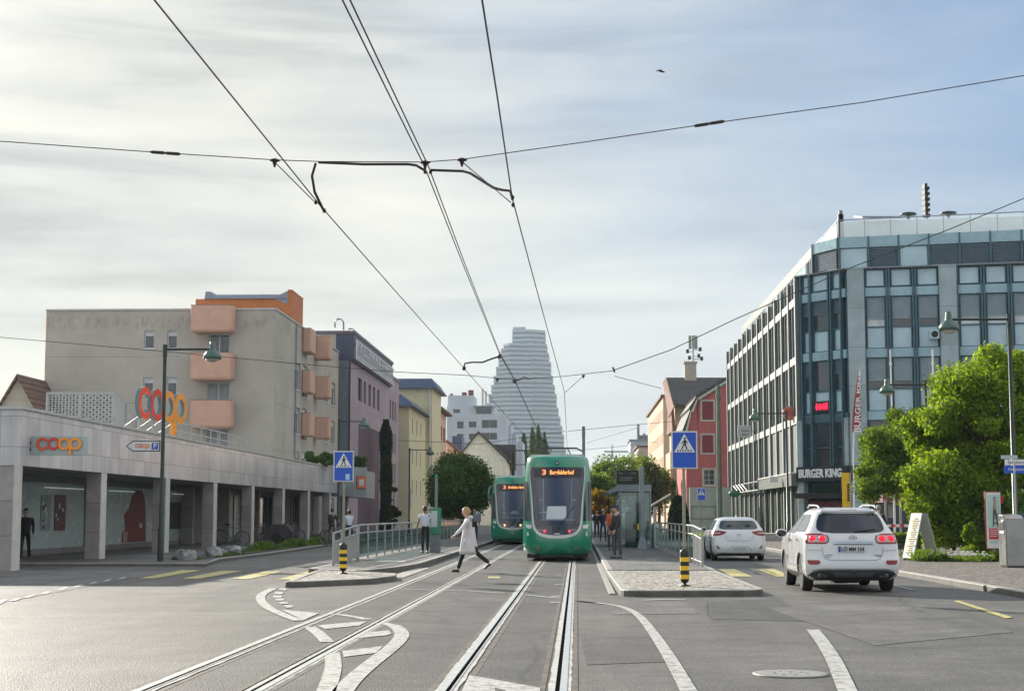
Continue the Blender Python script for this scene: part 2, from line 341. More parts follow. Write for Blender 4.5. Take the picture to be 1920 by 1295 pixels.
def window(parent, fr, h, depth=.2, style='plain', fm=None, gm=None, bm_=None, blind=.0, name='window'):
    u0, u1, z0, z1 = h[:4]; mb = MB(); e = .06; d0 = -depth+.004
    fm = fm or MATS['white_frame']; gm = gm or MATS['glass']; bm_ = bm_ or MATS['blind']
    fbox(mb, fr, u0+.004, u1-.004, z0+.004, z0+e, d0, d0+.07, 0); fbox(mb, fr, u0+.004, u1-.004, z1-e, z1-.004, d0, d0+.07, 0)
    fbox(mb, fr, u0+.004, u0+e, z0+e, z1-e, d0, d0+.07, 0); fbox(mb, fr, u1-e, u1-.004, z0+e, z1-e, d0, d0+.07, 0)
    zt = z1-e-(z1-z0-2*e)*blind
    if zt > z0+e+.02: fbox(mb, fr, u0+e, u1-e, z0+e, zt, d0, d0+.02, 1)
    if blind > 0:
        n = max(3, int((z1-e-zt)/.14))
        for k in range(n):
            za = zt+(z1-e-zt)*k/n; zb = zt+(z1-e-zt)*(k+1)/n
            mb.quad(FP(fr, u0+e, za, d0+.065), FP(fr, u1-e, za, d0+.065), FP(fr, u1-e, zb-.01, d0+.035), FP(fr, u0+e, zb-.01, d0+.035), 2)
    if style == 'cross':
        c = (u0+u1)/2; fbox(mb, fr, c-.025, c+.025, z0+e, z1-e, d0+.02, d0+.06, 0)
        for k in (1, 2): zz = z0+(z1-z0)*k/3; fbox(mb, fr, u0+e, c-.025, zz-.02, zz+.02, d0+.02, d0+.055, 0); fbox(mb, fr, c+.025, u1-e, zz-.02, zz+.02, d0+.02, d0+.055, 0)
    if style == 'two': c = (u0+u1)/2; fbox(mb, fr, c-.03, c+.03, z0+e, z1-e, d0+.02, d0+.06, 0)
    if style == 'sill': fbox(mb, fr, u0-.05, u1+.05, z0-.07, z0-.004, -depth+.01, .06, 0)
    return mb.build(name, [fm, gm, bm_], parent, True)

# ---------------- palette ----------------
M('asphalt', (.122, .116, .103), .62, var=.16, scale=.7, kind='asphalt', bump=.35, spec=.55)
M('asphalt_dark', (.055, .052, .047), .55, var=.2, scale=3, kind='asphalt', bump=.3); M('asphalt_light', (.15, .145, .132), .65, var=.16, scale=1, kind='asphalt', bump=.35); M('tar', (.075, .072, .066), .5, var=.35, scale=5); M('asphalt_patch', (.085, .081, .073), .6, var=.14, scale=1.1, kind='asphalt', bump=.35)
M('pavement', (.17, .165, .16), .7, var=.15, scale=.9, kind='asphalt', bump=.3)
M('paving_slab', (.20, .195, .185), .75, var=.12, scale=1.3, kind='slab:xy,0.5,0.5', bump=.2)
M('paving_brick', (.21, .185, .165), .8, var=.15, scale=2, kind='cobble', bump=.35)
M('cobble', (.46, .425, .375), .7, var=.12, scale=1.6, kind='cobble', bump=.9)
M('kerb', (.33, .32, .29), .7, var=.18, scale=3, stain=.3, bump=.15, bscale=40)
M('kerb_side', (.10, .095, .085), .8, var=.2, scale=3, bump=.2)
M('seal', (.43, .42, .39), .6, var=.22, scale=5, bump=.1)
M('rail_steel', (.82, .82, .79), .38, 1., var=.1, scale=8)
M('groove', (.008, .008, .007), 1., var=0, spec=0.)
M('paint_white', (.46, .455, .43), .6, var=.1, scale=14, kind='worn')
M('paint_yellow', (.54, .48, .17), .6, var=.12, scale=14, kind='worn')
M('white_frame', (.62, .64, .66), .45, var=.04)
M('glass', (.035, .05, .06), .06, var=.25, scale=.5, spec=.9)
M('glass_dark', (.012, .018, .022), .08, var=.2, scale=.4, spec=.6)
M('blind', (.42, .44, .45), .55, var=.06)
M('dark_metal', (.045, .055, .055), .45, .4, var=.1, scale=6)
M('lamp_green', (.022, .036, .030), .42, .3, var=.12, scale=6)
M('galv', (.36, .37, .37), .38, .75, var=.12, scale=5)
M('galv_dark', (.20, .22, .235), .45, .5, var=.12, scale=5)
M('black', (.012, .012, .013), .5, var=.1)
M('rubber', (.018, .018, .018), .8, var=.15, scale=12, bump=.2, bscale=90)
M('white', (.72, .73, .72), .5, var=.05)
M('wire', (.045, .035, .032), .6, .3, var=.1)
M('orange', (.80, .24, .03), .45, var=.05)
M('redorange', (.66, .08, .02), .45, var=.05)
M('red', (.55, .03, .04), .4, var=.06)
M('blue_sign', (.012, .085, .50), .35, var=.04)
M('sign_back', (.42, .42, .36), .5, .4, var=.1)
M('yellow', (.78, .50, .02), .45, var=.06, scale=8)
clear_mat('clear'); clear_mat('clear_green', (.66, .76, .74), .10)
# ======================= ground, roads, pavements =======================
def flat(name, polys, mat, z):
    mb = MB()
    for p in polys: mb.poly([(q[0], q[1], z) for q in p])
    me = mb.mesh(name, mat, recalc=False)
    for f in me.polygons:
        if f.normal.z < 0: f.flip()
    o = link(name, me); o['kind'] = 'structure'; return o
mb = MB(); S = 1750; mb.quad((-S, -60, 0), (S, -60, 0), (S, S, 0), (-S, S, 0)); struct('ground', mb, MATS['asphalt'], recalc=False)
# darker asphalt bed between and beside the rails
def strip(xs0, xs1, y0, y1): return [(xs0, y0), (xs1, y0), (xs1, y1), (xs0, y1)]
XL = (-3.77, -2.81); XR = (-1.135, -.17)
flat('road_bed', [strip(-3.62, -2.95, 5, 130), strip(-2.66, -1.30, 5, 130), strip(-.98, -.31, 5, 130)], MATS['asphalt_patch'], .004)
flat('road_repair', [[G(1325, 1128)[:2], G(1460, 1122)[:2], G(1530, 1165)[:2], G(1335, 1160)[:2]], [G(760, 1068)[:2], G(820, 1050)[:2], G(905, 1052)[:2], G(850, 1072)[:2]]], MATS['asphalt_patch'], .0045)
for nm, xs in (('tram_track', XL), ('tram_track', XR)):
    mb = MB()
    rr = random.Random(3)
    for sgn, x in zip((1, -1), xs):
        y = 5.0; n = 400; prev = None; L_, R_ = [], []
        while y < 150:
            j = (rr.random()-.5)*.014; k = (rr.random()-.5)*.014; ol_, or_ = (.112, .088) if sgn > 0 else (.088, .112)
            L_.append((x-ol_+j, y, .008)); R_.append((x+or_+k, y, .008)); y += .25 if y < 45 else 1.5
        for i in range(len(L_)-1): mb.add([L_[i], R_[i], R_[i+1], L_[i+1]], [(0, 1, 2, 3)], 0)
        inn = sgn   # groove lies on the gauge side
        a = sorted((x-inn*.075, x-inn*.012)); mb.box(a[0], a[1], 5, 150, .002, .016, 1)
        a = sorted((x-inn*.012, x+inn*.028)); mb.box(a[0], a[1], 5, 150, .002, .010, 2)
        a = sorted((x+inn*.028, x+inn*.040)); mb.box(a[0], a[1], 5, 150, .002, .0155, 1)
    struct(nm, mb, [MATS['seal'], MATS['rail_steel'], MATS['groove']])
# --- markings
def ribbon(pts, w, z=.012, mb=None, ground=False):
    P = [Vector((p[0], p[1], 0)) if ground else G(*p) for p in pts]
    # catmull-rom resample
    Q = []
    for i in range(len(P)-1):
        p0, p1, p2, p3 = P[max(i-1, 0)], P[i], P[i+1], P[min(i+2, len(P)-1)]
        for k in range(8):
            t = k/8; Q.append(.5*((2*p1)+(-p0+p2)*t+(2*p0-5*p1+4*p2-p3)*t*t+(-p0+3*p1-3*p2+p3)*t**3))
    Q.append(P[-1]); vs = []
    for i, q in enumerate(Q):
        t = (Q[min(i+1, len(Q)-1)]-Q[max(i-1, 0)]).normalized(); nrm = Vector((-t.y, t.x, 0)); a = i/(len(Q)-1)
        ww = w if not isinstance(w, tuple) else w[0]+(w[1]-w[0])*a
        vs += [(q.x+nrm.x*ww/2, q.y+nrm.y*ww/2, z), (q.x-nrm.x*ww/2, q.y-nrm.y*ww/2, z)]
    for i in range(len(Q)-1): mb.add([vs[2*i], vs[2*i+1], vs[2*i+3], vs[2*i+2]], [(0, 1, 2, 3)])
def cr(pts, s, ox, oy): return [(x/s+ox, y/s+oy) for x, y in pts]
wm = MB(); ym = MB(); z0 = .012
c6 = lambda p: cr(p, 2.667, 400, 1000); c7 = lambda p: cr(p, 3.097, 0, 1040); cR = lambda p: cr(p, 2.667, 1000, 1000)
ribbon(c6([(300, 275), (245, 305), (238, 335), (275, 372), (350, 408), (425, 437)]), .17, mb=wm)
ribbon(c6([(480, 468), (530, 505), (570, 545)]), .17, mb=wm)
ribbon(c6([(595, 600), (600, 660), (588, 720), (560, 800), (535, 850)]), .17, mb=wm)
ribbon(c6([(840, 450), (905, 465), (942, 500), (925, 540), (870, 590), (780, 660), (690, 740), (620, 830)]), .19, mb=wm)
ribbon(c6([(570, 405), (640, 408), (775, 432)]), .16, mb=wm)
ribbon(cR([(215, 338), (330, 350), (430, 365), (490, 388), (540, 425), (600, 500), (680, 620), (775, 787), (810, 850)]), (.10, .16), mb=wm)
ribbon(cR([(1398, 483), (1450, 550), (1505, 640), (1570, 787), (1600, 850)]), .17, mb=wm)
ribbon(c6([(930, 278), (1100, 284), (1280, 290), (1460, 300)]), .12, mb=wm)
ribbon(c6([(1560, 308), (1730, 325)]), .12, mb=wm); ribbon(c6([(1810, 338), (1925, 348)]), .12, mb=wm)
ribbon(cR([(553, 335), (650, 332), (760, 333)]), .20, mb=wm)
ribbon([(1669, 1096), (1711, 1106)], .10, mb=wm)
for q in ([(340, 383), (530, 400), (450, 436)], [(520, 462), (560, 480), (730, 462), (770, 441), (700, 445)], [(715, 527), (760, 497), (880, 487), (892, 505), (860, 512)], [(645, 590), (652, 620), (812, 600), (850, 565)],
          [(1280, 712), (1635, 775), (1632, 900), (1190, 900)],
          [(335, 275), (372, 278), (362, 286), (322, 284)], [(312, 293), (352, 294), (345, 305), (302, 305)], [(300, 311), (344, 311), (342, 322), (298, 322)], [(305, 326), (348, 325), (356, 336), (315, 337)], [(322, 344), (364, 342), (377, 353), (340, 355)], [(350, 361), (390, 359), (403, 370), (368, 373)]):
    wm.poly([G(*p)[:2]+(z0,) if False else tuple(G(*p)[:2])+(z0,) for p in c6(q)])
for q in ([(680, 143), (712, 131), (745, 127), (715, 140)], [(590, 156), (625, 144), (655, 143), (622, 155)], [(510, 169), (545, 158), (578, 157), (540, 169)], [(417, 190), (455, 175), (495, 174), (455, 188)], [(328, 207), (370, 190), (408, 188), (365, 204)],
          [(230, 230), (265, 215), (305, 213), (268, 228)], [(135, 252), (170, 236), (213, 233), (172, 249)], [(50, 272), (90, 256), (133, 252), (92, 268)], [(-40, 292), (10, 262), (48, 258), (8, 285)]):
    wm.poly([tuple(G(*p)[:2])+(z0,) for p in c7(q)])
for yy in (1078, 1096, 1118, 1130): # short cross dashes beside the right rail
    g = G(1051 if yy < 1100 else 1046, yy); wm.box(g.x-.13, g.x+.05, g.y-.12, g.y+.12, .009, z0)
me_dark = flat('road_arrow', [[tuple(G(927, 1291)[:2]), tuple(G(948, 1296)[:2]), tuple(G(935, 1320)[:2])]], MATS['asphalt_patch'], .016)
struct('road_marking', wm, MATS['paint_white'], recalc=False)
for q in ([(805, 137), (1060, 88), (1170, 91), (895, 138)], [(1055, 139), (1290, 93), (1410, 94), (1150, 141)], [(1340, 141), (1540, 96), (1645, 97), (1440, 143)], [(1610, 144), (1780, 99), (1850, 99), (1700, 145)]):
    ym.poly([tuple(G(*p)[:2])+(z0,) for p in c7(q)])
for q in ([(1346, 1067), (1377, 1067), (1411, 1081), (1372, 1081)], [(1420, 1067), (1452, 1067), (1487, 1081), (1455, 1081)], [(1787, 1127), (1797, 1126), (1899, 1158), (1886, 1160)], [(915, 1081), (938, 1081), (938, 1084), (915, 1084)]):
    ym.poly([tuple(G(*p)[:2])+(z0,) for p in q])
struct('road_marking', ym, MATS['paint_yellow'], recalc=False)
# repairs, tar seams, stained strips along the rails, cross joints
flat('road_repair', [[G(*p)[:2] for p in q] for q in ([(640, 1150), (830, 1110), (905, 1112), (745, 1158)], [(1090, 1195), (1230, 1190), (1265, 1240), (1100, 1246)])], MATS['asphalt_dark'] if False else MATS['asphalt_patch'], .0048)
flat('road_repair', [[G(*p)[:2] for p in q] for q in ([(1440, 1140), (1720, 1128), (1900, 1185), (1640, 1210)], [(1130, 1132), (1290, 1130), (1310, 1150), (1150, 1152)])], MATS['asphalt_light'], .0052)
tm = MB()
for pts, wd in (([(1325, 1128), (1335, 1160), (1420, 1163)], .02), ([(760, 1185), (850, 1192), (930, 1188), (1000, 1193)], .018), ([(905, 1234), (1035, 1236)], .016), ([(520, 1233), (660, 1228)], .014), ([(250, 1112), (420, 1110), (600, 1098)], .03)): ribbon(pts, wd, .0075, tm)
struct('tar_seam', tm, MATS['tar'], recalc=False)
sm_ = MB()
for x in XL+XR:
    for sg_ in (-1, 1): a_ = sorted((x+sg_*.115, x+sg_*.17)); sm_.quad((a_[0], 5, .0065), (a_[1], 5, .0065), (a_[1], 120, .0065), (a_[0], 120, .0065))
struct('rail_stain', sm_, M('rust_stain', (.085, .070, .055), .75, var=.45, scale=3), recalc=False)
# --- raised surfaces with kerbs
def round_poly(P, rs, n=6):
    out = []; N_ = len(P)
    for i, p in enumerate(P):
        p = Vector(p[:2]); a = Vector(P[i-1][:2]); b = Vector(P[(i+1) % N_][:2]); r = rs[i] if isinstance(rs, (list, tuple)) else rs
        if r < .02: out.append(p); continue
        da = (a-p).normalized(); db = (b-p).normalized(); ra = min(r, (a-p).length*.49, (b-p).length*.49)
        p0 = p+da*ra; p1 = p+db*ra
        for k in range(n+1):
            t = k/n; out.append(p0*(1-t)**2+p*2*t*(1-t)+p1*t*t)
    return out
def inset(P, d):
    out = []; n = len(P); ar = sum(P[i-1].x*P[i].y-P[i].x*P[i-1].y for i in range(n)); sg = 1 if ar > 0 else -1
    for i in range(n):
        a, p, b = P[i-1], P[i], P[(i+1) % n]; t = (b-a)
        t = t.normalized() if t.length > 1e-6 else Vector((1, 0)); out.append(p+Vector((-t.y, t.x))*d*sg)
    return out
def raised(name, P, rs, h, topmat, kw=.15, base=0.):
    Q = round_poly(P, rs); I = inset(Q, kw); n = len(Q); mb = MB()
    B = inset(Q, -.012)
    for i in range(n):
        j = (i+1) % n
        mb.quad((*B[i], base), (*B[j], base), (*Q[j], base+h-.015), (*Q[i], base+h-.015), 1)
        a, b = Q[i].lerp(I[i], .08), Q[j].lerp(I[j], .08)
        mb.quad((*Q[i], base+h-.015), (*Q[j], base+h-.015), (*b, base+h), (*a, base+h), 0)
        mb.quad((*a, base+h), (*b, base+h), (*I[j], base+h), (*I[i], base+h), 0)
    mb.poly([(*p, base+h-.004) for p in I], 2)
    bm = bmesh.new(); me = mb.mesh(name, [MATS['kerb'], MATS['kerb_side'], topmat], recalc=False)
    bm.from_mesh(me); bmesh.ops.triangulate(bm, faces=[f for f in bm.faces if len(f.verts) > 4]);
    bmesh.ops.remove_doubles(bm, verts=bm.verts, dist=1e-5); bmesh.ops.recalc_face_normals(bm, faces=bm.faces); bm.to_mesh(me); bm.free()
    for f in me.polygons:
        if f.material_index == 2 and f.normal.z < 0: f.flip()
    o = link(name, me); o['kind'] = 'structure'; return o
YS = 41.0
raised('platform', [(.82, 30.2), (3.55, 30.6), (3.5, YS), (.74, YS)], [.5, .6, 0, 0], .125, MATS['cobble'])
raised('platform', [(.74, YS+.002), (3.5, YS+.002), (3.75, 60), (3.75, 100), (.74, 100)], 0, .145, MATS['pavement'])
mb = MB(); mb.box(.60, .735, 31, 100, .0, .03); struct('gutter', mb, MATS['kerb'], bevel=.008)
raised('pavement', [(-6.15, 33.7), (-4.6, 35.6), (-4.22, 37.4), (-4.35, 38.8), (-6.65, 41.5), (-6.42, 37.2)], [.3, .2, .2, .3, .3, .2], .125, MATS['cobble'])
raised('platform', [(-5.4, 39.9), (-4.75, 43), (-4.5, 46), (-4.5, 120), (-6.95, 120), (-6.95, 41.6)], [.1, .6, .6, 0, 0, 0], .15, MATS['pavement'])
mb = MB(); mb.box(-4.6, -4.2, 38.9, 46, .0, .02); struct('gutter', mb, MATS['kerb'])
# white guide bars on the platforms
mb = MB()
for Yb in (49.5, 46.2): mb.box(1.55, 2.45, Yb, Yb+.35, .142, .149)
for Yb in (66,): mb.box(.95, 1.6, Yb, Yb+.5, .142, .149)
mb.box(-5.9, -5.1, 47.2, 48.4, .147, .154)
struct('platform_marking', mb, MATS['paint_white'])
LK = [(-10.9, 47.0), (-11.6, 52), (-11.5, 60), (-11.9, 76), (-12.0, 160)]
raised('pavement', LK+[(-45, 160), (-45, 47.0)], 0, .11, MATS['pavement'])
flat('pavement_apron', [[(-9.6, 20), (-10.05, 28), (-10.7, 38.6), (-10.95, 46.9), (-60, 46.9), (-60, 20)]], MATS['pavement'], .006)
raised('pavement', [(8.6, 14), (8.2, 30), (8.05, 42), (8.1, 60), (8.0, 84), (8.6, 90), (60, 90), (60, 14)], [0, 0, 0, 0, 0, 2, 0, 0], .12, MATS['paving_brick'], kw=.2)
raised('pavement', [(7.9, 97), (8.2, 200), (60, 200), (60, 96)], 0, .12, MATS['pavement'])
# manhole
mb = MB(); c = G(1482, 1264); mb.lathe([(.36, .004), (.36, .014), (.335, .016), (0.001, .016)], (c.x, c.y, 0), 32)
for k in range(9):
    a = 2*math.pi*k/9; r = .16 if k < 8 else 0; mb.lathe([(.018, .0165), (.018, .0175), (.001, .0175)], (c.x+r*math.cos(a), c.y+r*math.sin(a), 0), 8, mi=1)
struct('manhole_cover', mb, [M('manhole', (.27, .265, .25), .6, .2, var=.15, scale=10, bump=.2), MATS['black']])
# verge with low plants on the left (rocks are things)
mb = MB(); V = [(-12.0, 50.5), (-11.85, 58), (-12.25, 76), (-12.3, 84), (-13.3, 84), (-13.2, 70), (-12.9, 50.5)]
mb.poly([(x, y, .125) for x, y in V]); o = struct('soil', mb, M('soil', (.07, .06, .04), .9, bump=.3), recalc=False)
for f in o.data.polygons:
    if f.normal.z < 0: f.flip()
mb = MB(); mb.poly([(x, y, .135) for x, y in [(8.4, 91), (13, 91.5), (12.3, 99), (7.9, 96.5)][::1]]); mb2 = MB()
raised('lawn', [(7.3, 99), (12.2, 99), (12.2, 160), (7.3, 160)], 0, .16, M('lawn', (.11, .20, .03), .9, var=.25, scale=4, bump=.5))

def blades(name, regions, n, h, mats, label=None, kind='stuff', z=.1, w=.03, flower=None):
    V = []; F = []; MI = []
    for i in range(n):
        x0, x1, y0, y1 = regions[rng.integers(len(regions))]; x = rng.uniform(x0, x1); y = rng.uniform(y0, y1)
        hh = h*rng.uniform(.4, 1.1)*(0.6+.5*math.sin(x*3+y*.9)); a = rng.uniform(0, 6.28); dx, dy = math.cos(a)*w, math.sin(a)*w; lx, ly = rng.normal(0, .3*h, 2)
        b = len(V); V += [(x-dx, y-dy, z), (x+dx, y+dy, z), (x+lx+dx*.7, y+ly+dy*.7, z+hh*.6), (x+lx*1.5, y+ly*1.5, z+hh)]; F += [(b, b+1, b+2, b+3)]; MI.append(0 if (not flower or rng.random() > flower) else 1)
    me = bpy.data.meshes.new(name); me.from_pydata(V, [], F)
    for m in mats: me.materials.append(m)
    me.polygons.foreach_set('material_index', MI); o = link(name, me); o['kind'] = kind
    if label: o['label'] = label; o['category'] = 'plants'
    return o
GM = leaf_mat('leaf_verge', (.035, .075, .018), (.11, .19, .04), .25, 2)
FL = M('flower_yellow', (.55, .45, .06), .7); FW = M('flower_white', (.7, .7, .68), .7)
blades('ground_cover', [(-13.1, -12.35, 61, 83)], 16000, .34, [GM, FL], 'low green ground cover with a few yellow flowers along the kerb', flower=.05, w=.022)
blades('grass', [(-12.85, -11.95, 50.6, 60)], 3500, .14, [GM, FL], 'short grass around the pale rocks on the verge')
blades('grass', [(7.6, 12, 99.2, 112)], 3500, .25, [leaf_mat('leaf_lawn', (.10, .2, .02), (.2, .33, .05), .4, 1), FL], 'sunlit lawn strip behind the small white car', w=.06, z=.14)

# ======================= buildings =======================
M('coop_slab', (.60, .59, .605), .20, var=.10, scale=.8, kind='slab:yz,1.02,0.85', spec=.7, stain=.35)
M('coop_slab_end', (.60, .59, .605), .3, var=.10, scale=.8, kind='slab:xz,1.02,0.85', spec=.6, stain=.3)
M('column_stone', (.33, .30, .295), .4, var=.12, scale=2, kind='slab:xz,5,0.95', spec=.5)
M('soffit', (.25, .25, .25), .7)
M('shop_panel', (.46, .54, .56), .25, var=.05, scale=.8, spec=.6)
M('stucco_grey', (.42, .395, .355), .85, var=.07, scale=.5, stain=.16, bump=.1, bscale=30)
M('stucco_stain', (.22, .21, .19), .9, var=.3, scale=1.2)
M('balcony', (.60, .37, .275), .75, var=.05, scale=2)
M('ochre', (.50, .17, .055), .75, var=.08)
M('zinc', (.24, .27, .32), .4, .3, var=.08, scale=3)
M('coping', (.50, .50, .48), .5, .3)

def building(name, label, cat='building', loc=(0, 0, 0), group=None): return thing(name, label, cat, loc, 0, group)
# ---- flat-roofed supermarket with arcade
shop = building('supermarket', 'long flat roofed supermarket with pale stone fascia above a dark column arcade', loc=(-17, 80, 0))
XF = -15.4; Y0, Y1 = 43.8, 118.
mb = MB(); mb.box(XF-.25, XF, Y0, Y1, 2.88, 4.42, 0); mb.build('fascia', [MATS['coop_slab']], shop, True)
mb = MB(); mb.box(-40, XF-.252, Y0, Y0+.25, 2.88, 4.42, 0); mb.build('end_fascia', [MATS['coop_slab_end']], shop, True)
mb = MB(); mb.box(-40, XF+.06, Y0-.06, Y1+.05, 4.424, 4.52); mb.build('coping', [MATS['coping']], shop, True, bevel=.015)
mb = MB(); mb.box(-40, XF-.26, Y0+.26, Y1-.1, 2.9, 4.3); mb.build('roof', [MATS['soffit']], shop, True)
XW = -19.0
fr = frame_((XW, 0, 0), (0, 1, 0), (1, 0, 0)); yw = lambda px: AX(px, 950, XW).y
holes = [(yw(a_), yw(b_), .32, 2.66) for a_, b_ in ((20, 161), (178, 293), (302, 366), (385, 452))]+[(88.5+7*k, 88.5+7*k+5.8, .35, 2.62) for k in range(4)]
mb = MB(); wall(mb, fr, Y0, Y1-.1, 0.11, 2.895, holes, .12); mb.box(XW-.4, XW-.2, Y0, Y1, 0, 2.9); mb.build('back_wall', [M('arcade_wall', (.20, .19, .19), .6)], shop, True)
for k, h in enumerate(holes):
    w = MB(); d = -.1
    if k in (0, 1, 2, 3):
        fbox(w, fr, h[0], h[1], h[2], h[3], d, d+.04, 0)
        fbox(w, fr, h[0], h[1], h[3]-.45, h[3]-.43, d+.04, d+.06, 1)
        w.build('shop_window', [MATS['shop_panel'], MATS['galv']], shop, True)
    else:
        fbox(w, fr, h[0], h[1], h[2], h[3], d, d+.02, 0)
        for q in range(4): u = h[0]+(h[1]-h[0])*q/3; fbox(w, fr, max(h[0], u-.03), min(h[1], u+.03), h[2], h[3], d+.02, d+.07, 1)
        w.build('shop_window', [MATS['glass'], MATS['dark_metal']], shop, True)
def picture(parent, fr, u0, u1, z0, z1, d, cols, seed, name='poster'):
    r = random.Random(seed); w = MB(); fbox(w, fr, u0, u1, z0, z1, d, d+.02, 0)
    for k in range(9):
        a = r.uniform(u0+.05, u1-.35); b = a+r.uniform(.12, .3); c = r.uniform(z0+.05, z1-.3); e = c+r.uniform(.08, .25); fbox(w, fr, a, min(b, u1-.03), c, min(e, z1-.03), d+.02, d+.021+.002*k, 1+k % 2)
    w.build(name, cols, parent, True)
PG = M('poster_grey', (.28, .30, .31), .4); PD = M('poster_dark', (.06, .055, .06), .4); PW = M('poster_white', (.55, .56, .55), .4); PR = M('poster_wine', (.16, .05, .06), .4)
yw = lambda px: AX(px, 950, XW).y
PG.node_tree.nodes['Principled BSDF'].inputs['Roughness'].default_value = .4
picture(shop, fr, yw(79), yw(97), .95, 2.2, -.05, [PG, PD, PW], 1); picture(shop, fr, yw(105), yw(125), .95, 2.25, -.05, [PR, PD, PW], 2); picture(shop, fr, yw(315), yw(350), .85, 2.1, -.05, [PD, PG, PR], 4)
w = MB(); ya_, yb_ = yw(232), yw(276); L_ = yb_-ya_
pts = [(0, .36), (.02, .75), (.15, .9), (.08, 1.5), (.3, 1.8), (.42, 2.35), (.55, 2.56), (.78, 2.56), (.9, 2.3), (.97, 1.7), (1, .36)]
w.prism([FP(fr, ya_+u*L_, z, -.05) for u, z in pts], (.02, 0, 0), 0)
fbox(w, fr, ya_+.02*L_, ya_+.2*L_, .37, .8, -.029, -.02, 1); fbox(w, fr, ya_+.70*L_, ya_+.82*L_, .95, 1.15, -.029, -.02, 2)
w.build('poster', [M('poster_red', (.20, .025, .035), .4), M('poster_skin', (.45, .27, .2), .5), PW], shop, True)
for k in range(9):
    yc = (43.75, 51.8, 60, 68, 76, 84, 92, 100, 108)[k]; w = MB(); w.box(XF-.5, XF-.04, yc-.30, yc+.30, .0, 2.879, 0); w.box(XF-.039, XF-.01, yc-.30, yc+.30, .0, 2.879, 1)
    w.build('column', [MATS['column_stone'], M('column_edge', (.55, .54, .51), .5)], shop, True)
    if k == 0: pass
for k in range(4, 9):
    yc = 45.5+8*k; w = MB(); w.box(XW+.01, XW+.6, yc-1.1, yc-.7, .11, 2.88); w.build('pilaster', [MATS['column_stone']], shop, True)
mb = MB(); mb.box(-40, XW-.45, Y0, Y0+.2, 0, 2.878); mb.box(-16.5, -15.95, Y0+.1, Y0+.15, 0, .1); mb.build('end_wall', [MATS['column_stone']], shop, True)
mb = MB(); mb.box(-15.97, -14.9, 103, 118, 2.7, 4.6); mb.build('sign_band', [M('grey_panel', (.28, .31, .31), .5)], shop, True)
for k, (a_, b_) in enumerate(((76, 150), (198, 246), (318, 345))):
    w = MB(); fbox(w, fr, yw(a_), yw(b_), 2.47, 2.505, .10, .14); top('strip_light', w, [M('tube_lit', (.9, .95, .9), .5, emis=.12, var=0)], 'pale fluorescent strip light under the arcade ceiling, '+('in the first bay', 'in the second bay', 'in the third bay')[k], 'light')  # added glowing bars at the window heads, imitating reflected fluorescent tubes
# logo helper : four ring letters c o o p
def logo(parent, O, ux, nrm, H, depth, mats, side, name='letter'):
    """O lower-left corner, ux writing direction, H x-height; ring letters with real thickness"""
    ux = Vector(ux).normalized(); nrm = Vector(nrm).normalized(); r = H/2; th = H*.20; objs = []
    for i, ch in enumerate('coop'):
        c = Vector(O)+ux*(r+i*H*.88)+Vector((0, 0, r)); w = MB(); N_ = 36
        a0, a1 = (R(38), R(322)) if ch == 'c' else (0, 2*math.pi)
        vs = []; K = N_
        for k in range(K+1):
            a = a0+(a1-a0)*k/K
            for (rad, dd) in ((r, 0), (r, depth), (r-th, depth), (r-th, 0)): vs.append(c+(ux*math.cos(a)+Vector((0, 0, 1))*math.sin(a))*rad+nrm*(dd+i*.003))
        for k in range(K):
            for q in range(4):
                w.add([vs[4*k+q], vs[4*k+(q+1) % 4], vs[4*k+4+(q+1) % 4], vs[4*k+4+q]], [(0, 1, 2, 3)], 0 if q == 1 else 1)
        if ch == 'c':
            for e in (0, K): w.add(vs[4*e:4*e+4], [(0, 1, 2, 3)], 1)
        if ch == 'p':
            q0 = c-ux*r; d1 = depth+i*.003+.002; pp = [q0+Vector((0, 0, -r*1.75)), q0+ux*th+Vector((0, 0, -r*1.75)), q0+ux*th+Vector((0, 0, .1*r)), q0+Vector((0, 0, .1*r))]
            w.prism([p+nrm*d1 for p in pp], -nrm*(d1), 0)
        objs.append(w.build(name, [mats[i], side], parent, True))
    return objs
LM = [M('logo_red', (.85, .085, .02), .45), M('logo_redd', (.70, .05, .03), .45), M('logo_or1', (.95, .32, .03), .45), M('logo_or2', (.95, .34, .03), .45)]
# roof letters
sg = thing('shop_sign', 'large red and orange roof letters spelling coop on struts above the shop fascia', 'sign', (-15.9, 60, 4.52))
p0 = A(252, 790, 57.6); p1 = A(337, 796, 61.6); ux = Vector((p1.x-p0.x, p1.y-p0.y, 0)); nn = Vector((ux.y, -ux.x, 0))
H = ux.length/3.64; logo(sg, (p0.x, p0.y, 5.0), ux, nn, H*1.08, .14, LM, M('letter_side', (.10, .17, .20), .4))
w = MB()
for t in (.1, .4, .62, .9):
    q = p0+ux*t; w.tube([(q.x, q.y, 4.5), (q.x, q.y, 5.2)], .04); w.tube([(q.x+.0, q.y, 5.1), (q.x-.9, q.y+.1, 4.5)], .03)
w.build('strut', [MATS['galv']], sg, True)
